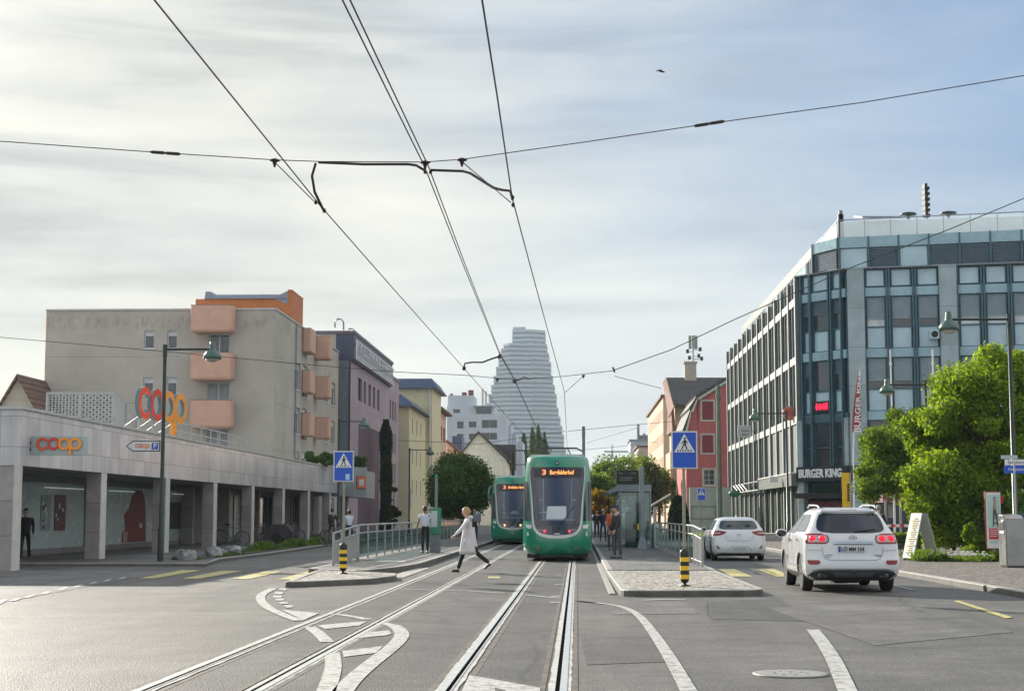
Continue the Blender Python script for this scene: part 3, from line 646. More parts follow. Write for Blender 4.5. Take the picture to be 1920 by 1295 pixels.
# blade sign
q = A(112, 835, 44.6); sg = thing('shop_sign', 'grey rectangular blade sign with red and orange coop lettering on the stone fascia', 'sign', (q.x, q.y, q.z))
hw = .80; w = MB(); w.cbox(q.x-hw, q.x+hw, q.y-.06, q.y+.06, q.z-.27, q.z+.27, .015); w.build('panel', [M('sign_grey', (.36, .44, .43), .4)], sg, True)
w = MB(); w.box(q.x-hw-.35, q.x-hw-.01, q.y-.03, q.y+.03, q.z-.15, q.z-.08); w.box(q.x-hw-.35, q.x-hw-.01, q.y-.03, q.y+.03, q.z+.05, q.z+.12); w.box(q.x-hw-.4, q.x-hw-.33, q.y-.1, q.y+.1, q.z-.25, q.z+.2); w.build('bracket', [MATS['dark_metal']], sg, True)
logo(sg, (q.x-.64, q.y-.085, q.z-.13), (1, 0, 0), (0, -1, 0), .355, .018, LM, LM[0])
# far wall sign and orange box at the end of the shop
sg = thing('shop_sign', 'red coop lettering on the grey end band behind the pedestrian sign', 'sign', (-14.9, 104, 3.4))
q = A(599, 905, 103); logo(sg, (q.x, 102.93, q.z), (1, 0, 0), (0, -1, 0), .42, .04, [LM[0], LM[1], LM[0], LM[0]], LM[0])
w = MB(); w.box(-16.9, -13.6, 102.97, 103.5, 2.7, 4.55); w.build('panel', [MATS['grey_panel']], sg, True)
q = A(678, 904, 101); w = MB(); w.cbox(q.x-.28, q.x+.28, 100.9, 101.1, q.z-.38, q.z+.38, .03, 0); w.cbox(q.x-.36, q.x+.2, 101.11, 101.25, q.z-.42, q.z+.42, .02, 1); w.box(q.x-.16, q.x+.16, 100.885, 100.899, q.z-.2, q.z+.2, 2)
top('box_sign', w, [M('sign_orange', (.62, .14, .05), .5), MATS['dark_metal'], PW], 'small glowing orange square box sign at the far end of the supermarket', 'sign')
# lattice screen on the shop roof
sc_ = thing('roof_screen', 'white perforated lattice screen on the supermarket roof in front of the grey flats', 'screen', (-24, 76, 4.5))
x0 = A(88, 770, 75).x; x1 = A(213, 770, 75).x
PM = M('perf', (.40, .43, .44), .5); zt = A(100, 737, 75).z
def lattice(o, a, b, z0, z1, nm='panel'):
    a = Vector(a); b = Vector(b); L_ = (b-a).length; u = (b-a).normalized(); w = MB(); n = max(3, int(L_/.32)); m = int((z1-z0)/.22)
    for i in range(n):
        for j in range(m):
            # one diamond ring, drawn as four thin bars
            cx = (i+.5)*L_/n; cz = z0+(j+.5)*(z1-z0)/m; hw_ = L_/n/2; hh = (z1-z0)/m/2; pts = [(cx-hw_, cz), (cx, cz+hh), (cx+hw_, cz), (cx, cz-hh)]
            for q in range(4):
                (ua, za), (ub, zb) = pts[q], pts[(q+1) % 4]; A_ = a+u*ua+Vector((0, 0, za)); B_ = a+u*ub+Vector((0, 0, zb)); off = Vector((0, 0, .045))
                w.quad(A_-off, B_-off, B_+off, A_+off)
    w.build(nm, [PM], o, True, recalc=False)
xs = np.linspace(x0, x1, 3)
for i in range(2): lattice(sc_, (xs[i], 75, 0), (xs[i+1], 75, 0), 4.55, zt)
lattice(sc_, (x1, 75, 0), (A(255, 770, 90).x, 90, 0), 4.55, zt)
for x, y in ((x0, 75), (xs[1], 75), (x1, 75), (A(236, 770, 82).x, 82), (A(255, 770, 90).x, 90)):
    w = MB(); w.box(x-.05, x+.05, y-.05, y+.05, 4.5, zt+.05); w.build('post', [MATS['galv']], sc_, True)
w = MB(); w.box(x0, x1, 74.97, 75.03, zt, zt+.06); w.build('rail', [MATS['galv']], sc_, True)
# a small roof railing
w = MB(); rl = thing('roof_railing', 'thin grey railing on the supermarket roof behind the big letters', 'railing', (-16.3, 66, 4.5))
for y in np.arange(64, 80, 1.8): w.tube([(-16.4, y, 4.5), (-16.4, y, 5.3)], .025)
w.tube([(-16.4, 64, 5.3), (-16.4, 79.6, 5.3)], .025); w.tube([(-16.4, 64, 4.95), (-16.4, 79.6, 4.95)], .02); w.build('frame', [MATS['galv']], rl, True)

# ---- grey apartment block with pink balconies
YF = 100.; XE = -19.05
blk = building('apartment_building', 'grey rendered apartment block with rounded salmon balconies and an ochre penthouse', loc=(-26, 113, 0))
xl = A(85, 700, YF).x; ztop = A(300, 582, YF).z
def hole(px0, px1, py0, py1, Y=YF): a = A(px0, py0, Y); b = A(px1, py1, Y); return (a.x, b.x, b.z, a.z)
frF = frame_((0, YF, 0), (1, 0, 0), (0, -1, 0)); frS = frame_((XE, 0, 0), (0, 1, 0), (1, 0, 0))
wh = [hole(271, 289, 619, 653), hole(314, 332, 619, 653), hole(269, 287, 707, 741), hole(313, 331, 707, 741)]
bw = [hole(392, 430, 626, 662), hole(388, 430, 716, 752), hole(386, 428, 803, 840)]
mb = MB(); wall(mb, frF, xl, XE, 0, ztop, wh+bw, .22, 0)
sh = []
for (pa, pb, zz) in ((110.0, 0, 0),): pass
def yx(px): return AX(px, 700, XE).y
side_w = []
for z in (12.3, 9.3, 6.3, 3.3):
    side_w.append((yx(553), yx(563.5), z-2.3, z-.5))
    side_w.append((yx(613)-1.2, yx(613)+.6, z-2.3, z-.5)); side_w.append((yx(622), yx(629), z-2.3, z-.5))
    side_w.append((110.4, 112.3, z-2.6, z-.4))
side_w = [h for h in side_w if h[3] < ztop-.3]
wall(mb, frS, YF+.001, 127, 0, ztop, side_w, .22, 0)
mb.quad((xl, 127, 0), (XE, 127, 0), (XE, 127, ztop), (xl, 127, ztop)); mb.quad((xl, YF, 0), (xl, 127, 0), (xl, 127, ztop), (xl, YF, ztop)); mb.quad((xl, YF, ztop), (XE, YF, ztop), (XE, 127, ztop), (xl, 127, ztop))
mb.build('wall', [M('stucco_top', (.44, .41, .36), .85, var=.07, scale=.5, kind='topstain:%f,%f' % (ztop-1.3, ztop-.25), bump=.1, bscale=30)], blk, True, recalc=False)
w = MB(); w.box(xl-.08, XE+.08, YF-.08, 127.08, ztop+.003, ztop+.12); w.build('roof', [MATS['coping']], blk, True, bevel=.02)
w = MB(); fbox(w, frame_((xl, 0, 0), (0, 1, 0), (-1, 0, 0)), YF+.01, 127, 0, ztop-.01, .002, .05); w.build('side_trim', [M('ochre_light', (.62, .36, .14), .7)], blk, True)
for zj in (ztop-2.95, ztop-5.9, ztop-8.85):
    w = MB(); fbox(w, frF, xl+.02, xl+8.6, zj, zj+.02, .0015, .004); fbox(w, frS, YF+.1, YF+10.2, zj, zj+.02, .0015, .004); w.build('render_joint', [MATS['stucco_stain']], blk, True)
w = MB(); w.tube([(XE+.09, YF+7.2, 1), (XE+.09, YF+7.2, ztop-.1)], .05, 8); w.tube([(xl+2.6, YF-.08, 1), (xl+2.6, YF-.08, ztop-.1)], .05, 8) if False else None; w.build('downpipe', [MATS['zinc']], blk, True)
for h in wh: window(blk, frF, h, .2, 'sill', blind=.28, bm_=M('shutter_white', (.66, .68, .70), .5))
for i, h in enumerate(bw): window(blk, frF, h, .2, 'two', blind=0 if i == 0 else .95, bm_=M('shutter_grey', (.30, .33, .34), .5))
for i, h in enumerate(side_w): window(blk, frS, h, .2, 'sill', blind=.2, bm_=MATS['shutter_white'])
def balcony(name, x0, x1, y0, y1, z0, z1, parent, b=.22):
    # tub with rounded lower edges; open at the top
    o = MB(); bm = bmesh.new(); bmesh.ops.create_cube(bm, size=1)
    for v in bm.verts: v.co = Vector((x0+(v.co.x+.5)*(x1-x0), y0+(v.co.y+.5)*(y1-y0), z0+(v.co.z+.5)*(z1-z0)))
    es = [e for e in bm.edges if min(v.co.z for v in e.verts) < z1-.01]
    bmesh.ops.bevel(bm, geom=es, offset=b, segments=5, affect='EDGES', profile=.5)
    for f in list(bm.faces):
        if f.normal.z > .9 and f.calc_center_median().z > z1-.02:
            r = bmesh.ops.inset_region(bm, faces=[f], thickness=.12); bmesh.ops.translate(bm, verts=f.verts, vec=(0, 0, -.8)); break
    for f in bm.faces: f.smooth = False
    bm.verts.index_update(); o.add([v.co.copy() for v in bm.verts], [[v.index for v in f.verts] for f in bm.faces]); bm.free()
    pb = o.build(name, [MATS['balcony']], parent, True)
    w = MB(); w.box(x0-.01, x1+.01, y0-.01, y1, z1+.002, z1+.035); 
    ww = MB(); ww.box(x0+.02, x1-.02, y0+.02, y0+.10, z1+.002, z1+.03); ww.build('rail', [MATS['dark_metal']], pb, True)
for (a, b, c, d) in ((357, 434, 572, 622), (356, 433, 661, 712), (355, 432, 750, 802)):
    p = A(a, c, YF-1.3); q = A(b, d, YF-1.3); balcony('balcony', p.x, q.x, YF-1.3, YF-.002, q.z, p.z, blk)
for (ya, c, pr_, ln) in ((109.9, [(615, 660), (694, 736), (774, 817)], .64, 2.1), (115.2, [(631, 674), (706, 747), (783, 823)], 1.16, 1.1)):
    for (c0, c1) in c:
        zt_ = A(580, c0, ya).z; zb_ = A(580, c1, ya).z; balcony('balcony', XE+.002, XE+pr_, ya, ya+ln, zb_, zt_, blk, .18 if pr_ > 1 else .14)
# penthouse
YP = 106.; xa = A(366, 600, YP).x; zb = ztop+.13; zt2 = A(450, 560, YP).z
ph = MB(); ph.box(xa, XE-.05, YP, 110.38, zb, zt2); ph.build('penthouse', [MATS['ochre']], blk, True)
a = A(394, 547, YP); b = A(545, 550, YP); ph = MB()
prof = [(YP-.15, zt2+.003), (YP+.3, A(470, 551, YP).z), (YP+4, A(470, 551, YP).z+.1), (YP+4, zt2+.003)]
ph.prism([(a.x, y, z) for y, z in prof], (b.x-a.x-.3, 0, 0)); 
ph.prism([(a.x-.35, YP-.1, zt2+.003), (a.x-.35, YP+.2, a.z+.05), (a.x-.35, YP+4, a.z+.1), (a.x-.35, YP+4, zt2+.003)], (.345, 0, 0))
rb = ph.build('roof', [MATS['zinc']], blk, True)
xr = XE-.05; zpt = A(548, 545, YP).z
ph = MB(); ph.box(xr-.28, xr, YP-.02, 110.4, zt2+.003, zpt); ph.box(xr-.281, xr+.02, YP-.04, 110.42, zpt+.002, zpt+.07); ph.build('parapet', [MATS['ochre']], blk, True)
ph = MB(); ph.prism([(xr-.285, YP-.03, zpt), (xr-.285, YP-.03, zt2-.35), (xr-.40, YP-.03, zt2-.35), (xr-1.3, YP-.03, zt2+.02)], (0, .4, 0)); ph.build('flashing', [MATS['zinc']], blk, True)
ph = MB(); ph.tube([(A(479, 545, YP).x, YP+3, zt2), (A(479, 545, YP).x, YP+3, A(479, 540, YP).z)], .03); ph.build('aerial', [MATS['dark_metal']], blk, True)

# ---- gable house far left behind the shop, and brick-red roofs
def gable_house(name, label, x0, x1, y0, y1, ze, zr, wallm, roofm, ridge='Y', holes=(), over=.35, fm=None):
    o = building(name, label, loc=((x0+x1)/2, (y0+y1)/2, 0)); mb = MB()
    fr = frame_((0, y0, 0), (1, 0, 0), (0, -1, 0)); wall(mb, fr, x0, x1, 0, ze, list(holes), .15)
    mb.box(x0, x1, y0+.3, y1, 0, ze-.01); xm = (x0+x1)/2; ym = (y0+y1)/2
    for s in (0, 1): x_ = (x0, x1)[s]; mb.quad((x_, y0, 0), (x_, y0+.3, 0), (x_, y0+.3, ze), (x_, y0, ze))
    if ridge == 'Y': mb.prism([(x0, y0, ze), (x1, y0, ze), (xm, y0, zr-.05)], (0, y1-y0, 0))
    else: mb.prism([(x0, y0, ze), (x0, y1, ze), (x0, ym, zr-.05)], (x1-x0, 0, 0))
    mb.build('wall', [wallm], o, True, recalc=False); rf = MB()
    if ridge == 'Y':
        for s in (-1, 1):
            ed = x0-over if s < 0 else x1+over; zz = ze-(zr-ze)*over/((x1-x0)/2)
            rf.prism([(xm, y0-over, zr), (ed, y0-over, zz), (ed, y0-over, zz+.18), (xm, y0-over, zr+.18)], (0, y1-y0+2*over, 0))
    else:
        for s in (-1, 1):
            ed = y0-over if s < 0 else y1+over; zz = ze-(zr-ze)*over/((y1-y0)/2)
            rf.prism([(x0-over, ym, zr), (x0-over, ed, zz), (x0-over, ed, zz+.18), (x0-over, ym, zr+.18)], (x1-x0+2*over, 0, 0))
    r = rf.build('roof', [roofm], o, True)
    for h in holes: window(o, fr, h, .13, 'plain', fm)
    return o, r
M('roof_brown', (.16, .10, .08), .8, var=.15, kind='tilesx'); M('roof_dark', (.07, .068, .07), .75, var=.15, kind='tilesx'); M('roof_red', (.22, .10, .07), .8, var=.15, kind='tilesx')
M('beige', (.45, .40, .33), .85, stain=.1); M('cream_pink', (.60, .45, .37), .85, stain=.1); M('peach', (.60, .44, .31), .85, var=.06, stain=.1); M('red_wall', (.50, .125, .12), .85, var=.08, stain=.12)
Yh = 95.; ap = A(35, 707, Yh); e = A(68, 768, Yh)
ho, r_ = gable_house('house', 'beige gabled house with brown tiled roof behind the supermarket at far left', ap.x-(e.x-ap.x)*1.0, e.x, Yh, Yh+12, e.z, ap.z, MATS['beige'], MATS['roof_brown'])
q = A(57, 745, Yh+6); w = MB(); w.box(q.x-.3, q.x+.3, Yh+5, Yh+6, q.z-2, q.z+.3); w.build('chimney', [M('brick', (.25, .12, .09), .9)], r_, True)
q = A(72, 750, 110); gable_house('house', 'low dark red roof between the beige gable and the grey flats', q.x-2, q.x+2.6, 110, 122, q.z-2, q.z+.2, MATS['beige'], MATS['roof_red'], ridge='X')

# ---- purple building
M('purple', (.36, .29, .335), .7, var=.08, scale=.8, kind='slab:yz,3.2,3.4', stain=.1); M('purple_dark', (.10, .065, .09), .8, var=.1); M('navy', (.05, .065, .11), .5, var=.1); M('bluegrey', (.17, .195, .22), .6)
pb_ = building('apartment_building', 'mauve panel building with a navy attic band and white frame rails', loc=(-22, 145, 0)); XP = -18.2; YA, YB, YC = 128., 155., 163.
zP = A(640, 620, YA).z; zP2 = A(737, 712, 159).z; frP = frame_((XP, 0, 0), (0, 1, 0), (1, 0, 0))
zb1 = A(640, 676, YA).z
def yP(px): return AX(px, 800, XP).y
hs = [(yP(p0_), yP(p1_), 11.0, 12.9) for p0_, p1_ in ((671, 678), (681.5, 686), (690.5, 695), (699, 703), (707, 711))]
rec = [(yP(672), yP(712), 0, 9.1)]
hs2 = [(yP(p0_), yP(p1_), z_, z_+1.9) for p0_, p1_ in ((730, 733), (735, 738), (740, 742)) for z_ in (10.8, 7.6, 4.6)]
mb = MB(); wall(mb, frP, YA, YB, 0, zb1, hs, .25) if False else wall(mb, frP, YA, YB, 0, zb1, hs+rec, .25, 0)
wall(mb, frP, YB+.001, YC, 0, zP2, hs2, .25, 0); mb.quad((XP, YC, 0), (-30, YC, 0), (-30, YC, zP2), (XP, YC, zP2))
mb.build('wall', [MATS['purple']], pb_, True, recalc=False)
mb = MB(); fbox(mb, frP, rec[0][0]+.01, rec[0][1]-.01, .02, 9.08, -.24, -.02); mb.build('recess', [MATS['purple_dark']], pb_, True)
mb = MB(); xg = A(605, 700, YA).x-6; mb.box(xg, A(630, 650, YA).x, YA, YA+.5, 0, zP-.25, 0); mb.box(A(630, 650, YA).x+.002, XP+.25, YA-.02, YB, zb1+.003, zP-.1, 1); mb.box(A(631, 650, YA).x, A(654, 650, YA).x, YA-.015, YA+.3, 0, zb1, 2); mb.box(A(654.3, 650, YA).x, XP-.001, YA-.02, YA+.3, 0, zb1, 3)
mb.build('end_wall', [MATS['beige'], MATS['navy'], MATS['bluegrey'], MATS['purple_dark']], pb_, True)
mb = MB(); mb.box(xg, XP+.35, YA-.1, YB+.1, zP-.245, zP); mb.box(xg, XP+.1, YB+.1, YC+.1, zP2, zP2+.25); mb.build('roof', [M('purple_cap', (.14, .11, .15), .6)], pb_, True)
for h in hs+hs2: window(pb_, frP, h, .24, 'plain', fm=MATS['purple_dark'])
fr2 = frame_((XP+.45, 0, 0), (0, 1, 0), (1, 0, 0)); rl = MB(); fbox(rl, fr2, YA-.1, YB-.5, zb1+.1, zb1+.2, -.05, .05); fbox(rl, fr2, YA-.1, YB-.5, zb1+.35, zb1+.42, -.03, .03); fbox(rl, fr2, YA-.1, YB-.5, zP-.85, zP-.75, -.04, .04)
rr = random.Random(2); y = YA
while y < YB-.8:
    fbox(rl, fr2, y, y+.16, zb1+.1, zP-.8, -.05, .05); y += 1.1
for k in range(13):
    y = YA+.3+k*2.0; z_ = zb1+.8+rr.random()*.6; fbox(rl, fr2, y, y+1.2, z_, z_+.08, -.04, .04); fbox(rl, fr2, y+.3, y+.9, zb1+1.2, zP-.9, -.03, -.02)
rl.build('rail_frame', [M('rail_white', (.66, .68, .70), .5)], pb_, True)
for px in (641, 663, 687):
    Yq = AX(px, 620, XP-.4).y; zq = A(px, 620, Yq).z; w = MB()
    for dx in (0, .45):
        pts = [(XP-.3, Yq+dx, zP-.2), (XP-.3, Yq+dx, zP+.35)]+[(XP-.3-.35+.35*math.cos(a), Yq+dx, zP+.35+.35*math.sin(a)) for a in np.linspace(0, math.pi, 8)]+[(XP-1.0, Yq+dx, zP)]
        w.tube(pts, .035, 6)
    w.build('ladder_hoop', [MATS['galv_dark']], pb_, True)

# ---- yellow building
M('yellow_wall', (.60, .57, .38), .85, var=.05, stain=.12); M('blueroof', (.06, .085, .15), .5, var=.08)
yb = building('apartment_building', 'pale yellow building with dark blue mansard roofs', loc=(-21, 182, 0)); YY = 165.; XY = A(767, 800, YY).x
ze = A(767, 762, YY).z; zt_ = A(740, 738, YY).z
frA = frame_((0, YY, 0), (1, 0, 0), (0, -1, 0)); frB = frame_((XY, 0, 0), (0, 1, 0), (1, 0, 0))
mb = MB(); wall(mb, frA, -28, XY, 0, ze, [], .2); hsy = [(y, y+1.0, z_, z_+1.6) for y in (168, 172.5, 177) for z_ in (10.0, 6.8, 3.6)]; wall(mb, frB, YY, 183, 0, ze, hsy, .2); mb.build('wall', [MATS['yellow_wall']], yb, True, recalc=False)
for h in hsy: window(yb, frB, h, .18, 'plain')
mb = MB(); w0 = A(797, 777, 183); k_ = .6
mb.add([(-28, YY-.6, ze), (XY+k_, YY-.6, ze), (XY+k_, 183.5, ze), (-28, 183.5, ze), (-28, YY+.6, zt_), (XY-.9, YY+.6, zt_), (XY-.9, 183.5, zt_), (-28, 183.5, zt_)], [(0, 1, 5, 4), (1, 2, 6, 5), (4, 5, 6, 7), (0, 3, 2, 1), (2, 3, 7, 6), (3, 0, 4, 7)]); mb.build('roof', [MATS['blueroof']], yb, True)
XY2 = A(810, 800, 184).x; ze2 = A(790, 728, 184).z; zt2_ = A(790, 709, 184).z
mb = MB(); mb.box(-28, XY2, 184, 196, 0, ze2); mb.build('rear_wing', [MATS['yellow_wall']], yb, True)
mb = MB(); mb.add([(-28, 183.3, ze2), (XY2+.7, 183.3, ze2), (XY2+.7, 197, ze2), (-28, 197, ze2), (-28, 184.3, zt2_), (XY2-.1, 184.3, zt2_), (XY2-.1, 196, zt2_), (-28, 196, zt2_)], [(0, 1, 5, 4), (1, 2, 6, 5), (4, 5, 6, 7), (0, 3, 2, 1), (2, 3, 7, 6), (3, 0, 4, 7)]); mb.build('roof', [MATS['blueroof']], yb, True)
mb = MB(); mb.tube([(XY2-.25, 183.85, .2), (XY2-.25, 183.85, ze2)], .13, 8); mb.build('downpipe', [M('pipe', (.55, .55, .53), .5)], yb, True)
mb = MB(); fbox(mb, frB, YY+.5, YY+2.5, 2.2, 4.2, .002, .02); mb.build('base_panel', [M('bluepanel', (.22, .30, .46), .6)], yb, True)
# ---- pink-white house with red shutters
pw = building('house', 'cream pink house with dark red shutters beyond the yellow building', loc=(-19, 204, 0)); XQ = A(815, 800, 197).x+.1; frQ = frame_((XQ, 0, 0), (0, 1, 0), (1, 0, 0))
zq = A(828, 771, 202).z; hq = [(y, y+1.1, z_, z_+1.8) for y in (200, 204.5, 209) for z_ in (11, 7.6, 4.2)]
mb = MB(); wall(mb, frQ, 197.2, 213, 0, zq, hq, .2); mb.quad((XQ, 213, 0), (-28, 213, 0), (-28, 213, zq), (XQ, 213, zq)); mb.build('wall', [MATS['cream_pink']], pw, True, recalc=False)
for h in hq:
    window(pw, frQ, h, .18, 'plain')
    for s in (h[0]-.62, h[1]+.06):
        w = MB(); fbox(w, frQ, s, s+.56, h[2], h[3], .002, .06); w.build('shutter', [M('shutter_red', (.22, .03, .04), .6)], pw, True)
mb = MB(); mb.box(-28, XQ+.8, 197, 213.6, zq+.003, zq+.3); mb.build('roof', [MATS['roof_brown']], pw, True)

# ---- white-blue apartment block
M('bluewhite', (.50, .55, .60), .8, var=.05, scale=.3, stain=.08)
wb = building('apartment_building', 'tall bluish white apartment block with roof terraces below the stepped tower', loc=(-20, 310, 0)); YW = 300.
def bx(px0, px1, py0, py1, Y, dep, name, mat, extra=None):
    a = A(px0, py0, Y); b = A(px1, py1, Y); m_ = MB(); m_.box(a.x, b.x, Y, Y+dep, b.z, a.z); return m_.build(name, [mat], wb, True)
frW = frame_((0, YW, 0), (1, 0, 0), (0, -1, 0)); a = A(838, 776, YW); b = A(938, 1000, YW)
hw_ = [hole(857, 869, 790, 803, YW), hole(879, 893, 790, 801, YW), hole(857, 869, 813, 822, YW), hole(903, 932, 787, 802, YW), hole(903, 932, 811, 824, YW), hole(857, 869, 835, 846, YW), hole(879, 893, 813, 824, YW)]
mb = MB(); wall(mb, frW, a.x, b.x, 0, a.z, hw_, 1.0); mb.build('wall', [MATS['bluewhite']], wb, True, recalc=False)
for h in hw_: window(wb, frW, h, .9, 'two', fm=MATS['bluewhite'], gm=MATS['glass'])
bx(838, 925, 760.5, 776, YW+1.5, 14, 'upper_storey', MATS['bluewhite']); bx(840, 888, 741, 760.3, YW+3, 10, 'penthouse', MATS['bluewhite']); bx(887, 925, 760, 762.5, YW, 4, 'roof', MATS['zinc'])
bx(893, 921, 765, 776, YW+1.4, .1, 'glazing', MATS['glass']); bx(850, 862, 767, 774, YW+1.4, .1, 'glazing', MATS['glass'])
bx(844, 848, 737.5, 740.8, YW+4, 2, 'chimney', M('brickred', (.2, .07, .07), .8)); bx(866, 874, 735, 740.8, YW+4, 2, 'chimney', MATS['brickred']); bx(878, 887, 731, 740.8, YW+4, 2, 'chimney', MATS['brickred'])
for (p0_, p1_, q0_) in ((938, 950, 776), (950, 958, 797), (958, 968, 812), (968, 980, 828)):
    bx(p0_, p1_, q0_, 960, YW+(p0_-930)*.6, 14, 'terrace_step', MATS['bluewhite'])
for (px, pt) in ((905, 729), (911, 733)):
    w = MB(); p = A(px, 762, YW+4); w.box(p.x-.2, p.x+.2, YW+4, YW+4.4, p.z-1, A(px, pt, YW+4).z); w.build('aerial', [MATS['pipe']], wb, True)
# ---- pale green gabled house with dark roof
Yg = 230.; ap = A(897, 812, Yg); el = A(845, 872, Yg); er = A(950, 862, Yg)
gh = building('house', 'pale green gable ended house with a dark brown roof beside the second tram', loc=((el.x+er.x)/2, 236, 0)); mb = MB(); M('palegreen', (.66, .72, .62), .85, stain=.1)
mb.prism([(el.x, Yg, 0), (er.x, Yg, 0), (er.x, Yg, er.z), (ap.x, Yg, ap.z), (el.x, Yg, el.z)], (0, 10, 0)); mb.build('wall', [MATS['palegreen']], gh, True)
r1 = A(960, 833, Yg+6); mb = MB()
mb.prism([(ap.x, Yg-.4, ap.z), (er.x+.5, Yg-.4, er.z-.35), (er.x+.5, Yg-.4, er.z), (ap.x, Yg-.4, ap.z+.35)], (0, 11, 0)); mb.prism([(ap.x, Yg-.4, ap.z), (el.x, Yg-.4, el.z-.3), (el.x, Yg-.4, el.z), (ap.x, Yg-.4, ap.z+.35)], (0, 11, 0))
a = A(925, 833, Yg+10.5); b = A(966, 880, Yg+10.5); mb.box(a.x, b.x, Yg+10.7, Yg+16, b.z, a.z); mb.build('roof', [MATS['roof_dark']], gh, True)
# low beige roofed house in front of it
Yk = 215.; mb = MB(); a = A(836, 828, Yk); b = A(884, 868, Yk); lb = building('house', 'low beige pitched roof rising behind the big dark tree', loc=(a.x, Yk+3, 0)); mb.prism([(a.x, Yk, 0), (b.x, Yk, 0), (b.x, Yk, b.z), (a.x, Yk, a.z)], (0, 8, 0)); mb.build('wall', [MATS['cream_pink']], lb, True)
mb = MB(); mb.prism([(a.x, Yk-.3, a.z+.01), (b.x+.3, Yk-.3, b.z-.1), (b.x+.3, Yk-.3, b.z+.2), (a.x, Yk-.3, a.z+.35)], (0, 8.6, 0)); mb.build('roof', [MATS['roof_brown']], lb, True)
Yk = 262.; lb = building('house', 'small white house with slate blue roof between the beige roof and the green gable', loc=(A(875, 850, Yk).x, Yk+3, 0))
a = A(866, 828, Yk); b = A(893, 900, Yk); mb = MB(); frK = frame_((0, Yk, 0), (1, 0, 0), (0, -1, 0)); hk = [hole(868+6*i, 871+6*i, 832, 842, Yk) for i in range(4)]; wall(mb, frK, a.x, b.x, 0, a.z, hk, .2); mb.build('wall', [MATS['bluewhite']], lb, True, recalc=False)
for h in hk: window(lb, frK, h, .18, 'plain')
a = A(848, 817, Yk-1); b = A(866, 838, Yk-1); mb = MB(); mb.box(a.x, b.x, Yk-1, Yk+5, b.z-4, a.z); mb.build('roof', [MATS['blueroof']], lb, True)

# ---- stepped tower, about 1.5 km away
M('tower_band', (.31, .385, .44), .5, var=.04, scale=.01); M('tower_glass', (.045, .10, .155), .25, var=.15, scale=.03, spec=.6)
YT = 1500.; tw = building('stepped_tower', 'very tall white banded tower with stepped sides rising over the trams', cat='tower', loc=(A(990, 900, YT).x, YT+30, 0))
fh = 8.55; y = 617.; nfl = 0; bands = MB(); glass = MB()
def slab_fl(px_l, px_c, px_r, py0, py1, Yc, dl, dr, mbx, mi=0, inset_=0.):
    c0 = A(px_c, py1, Yc); zt_ = A(px_c, py0, Yc).z; zb_ = c0.z
    L_ = A(px_l, py1, Yc+dl); R__ = A(px_r, py1, Yc+dr); back = Yc+55
    P = [(c0.x, Yc), (R__.x, Yc+dr), (R__.x, back), (L_.x, back), (L_.x, Yc+dl)]
    cx, cy = sum(p[0] for p in P)/5, sum(p[1] for p in P)/5
    P = [(cx+(p[0]-cx)*(1-inset_/25), cy+(p[1]-cy)*(1-inset_/25)) for p in P]
    mbx.prism([(p[0], p[1], zb_) for p in P], (0, 0, zt_-zb_), mi)
while y < 905:
    st = math.floor((y-617)/19.6)
    xr = 1022+st*3.55; main = y > 640
    # rear, higher slab
    xl_ = 960 if y < 643 else 990
    slab_fl(xl_, 993+(y-617)*.04, xr, y, y+fh*.52, YT, 6, 10, bands); slab_fl(xl_, 993+(y-617)*.04, xr, y+fh*.52, y+fh, YT, 6, 10, glass, 0, .7)
    if main:
        st2 = math.floor((y-643)/18); xl2 = 939-st2*4.6
        slab_fl(xl2, 955+(y-643)*.03, 997+(y-643)*.02, y, y+fh*.52, YT-14, 10, 5, bands); slab_fl(xl2, 955+(y-643)*.03, 997+(y-643)*.02, y+fh*.52, y+fh, YT-14, 10, 5, glass, 0, .7)
    y += fh
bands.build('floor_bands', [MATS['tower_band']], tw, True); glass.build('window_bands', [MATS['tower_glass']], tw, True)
w = MB(); a = A(962, 613, YT+6); b = A(985, 617, YT+6); w.box(a.x, b.x, YT+8, YT+20, b.z, a.z+.3); w.build('roof_plant', [MATS['tower_band']], tw, True)

# ---- right-hand distance
def simple_block(name, label, px0, px1, pyt, Y, dep, mat, roofm, rows=None, cat='building', fm=None):
    a = A(px0, pyt, Y); b = A(px1, 960, Y); o = building(name, label, cat, loc=((a.x+b.x)/2, Y+dep/2, 0)); fr = frame_((0, Y, 0), (1, 0, 0), (0, -1, 0)); mb = MB()
    hs_ = [hole(*h, Y) for h in (rows or [])]; wall(mb, fr, a.x, b.x, 0, a.z, hs_, .2)
    frl = frame_((a.x, 0, 0), (0, 1, 0), (-1, 0, 0)); hl = [(y_, y_+1.2, z_, z_+1.5) for y_ in np.arange(Y+1.5, Y+dep-2, 3.2) for z_ in np.arange(1.2, a.z-2, 3.1)]
    wall(mb, frl, Y, Y+dep, 0, a.z, hl, .2); mb.quad((b.x, Y, 0), (b.x, Y+dep, 0), (b.x, Y+dep, a.z), (b.x, Y, a.z)); mb.build('wall', [mat], o, True, recalc=False)
    for h in hs_: window(o, fr, h, .18, 'plain', fm)
    for h in hl[:40]: window(o, frl, h, .18, 'plain', fm)
    r = MB(); r.box(a.x-.3, b.x+.3, Y-.3, Y+dep, a.z+.003, a.z+.3); r.build('roof', [roofm], o, True); return o
simple_block('apartment_building', 'distant blue grey flat roofed block beyond the right hand balconies', 1182, 1222, 826, 330, 14, MATS['bluewhite'], MATS['zinc'])
w = MB(); q = A(1200, 826, 332)
for (x_, h0) in ((1197, 795), (1208, 812), (1215, 815)): p = A(x_, 826, 332); w.box(p.x-.25, p.x+.25, 332, 332.5, p.z-.1, A(x_, h0, 332).z)
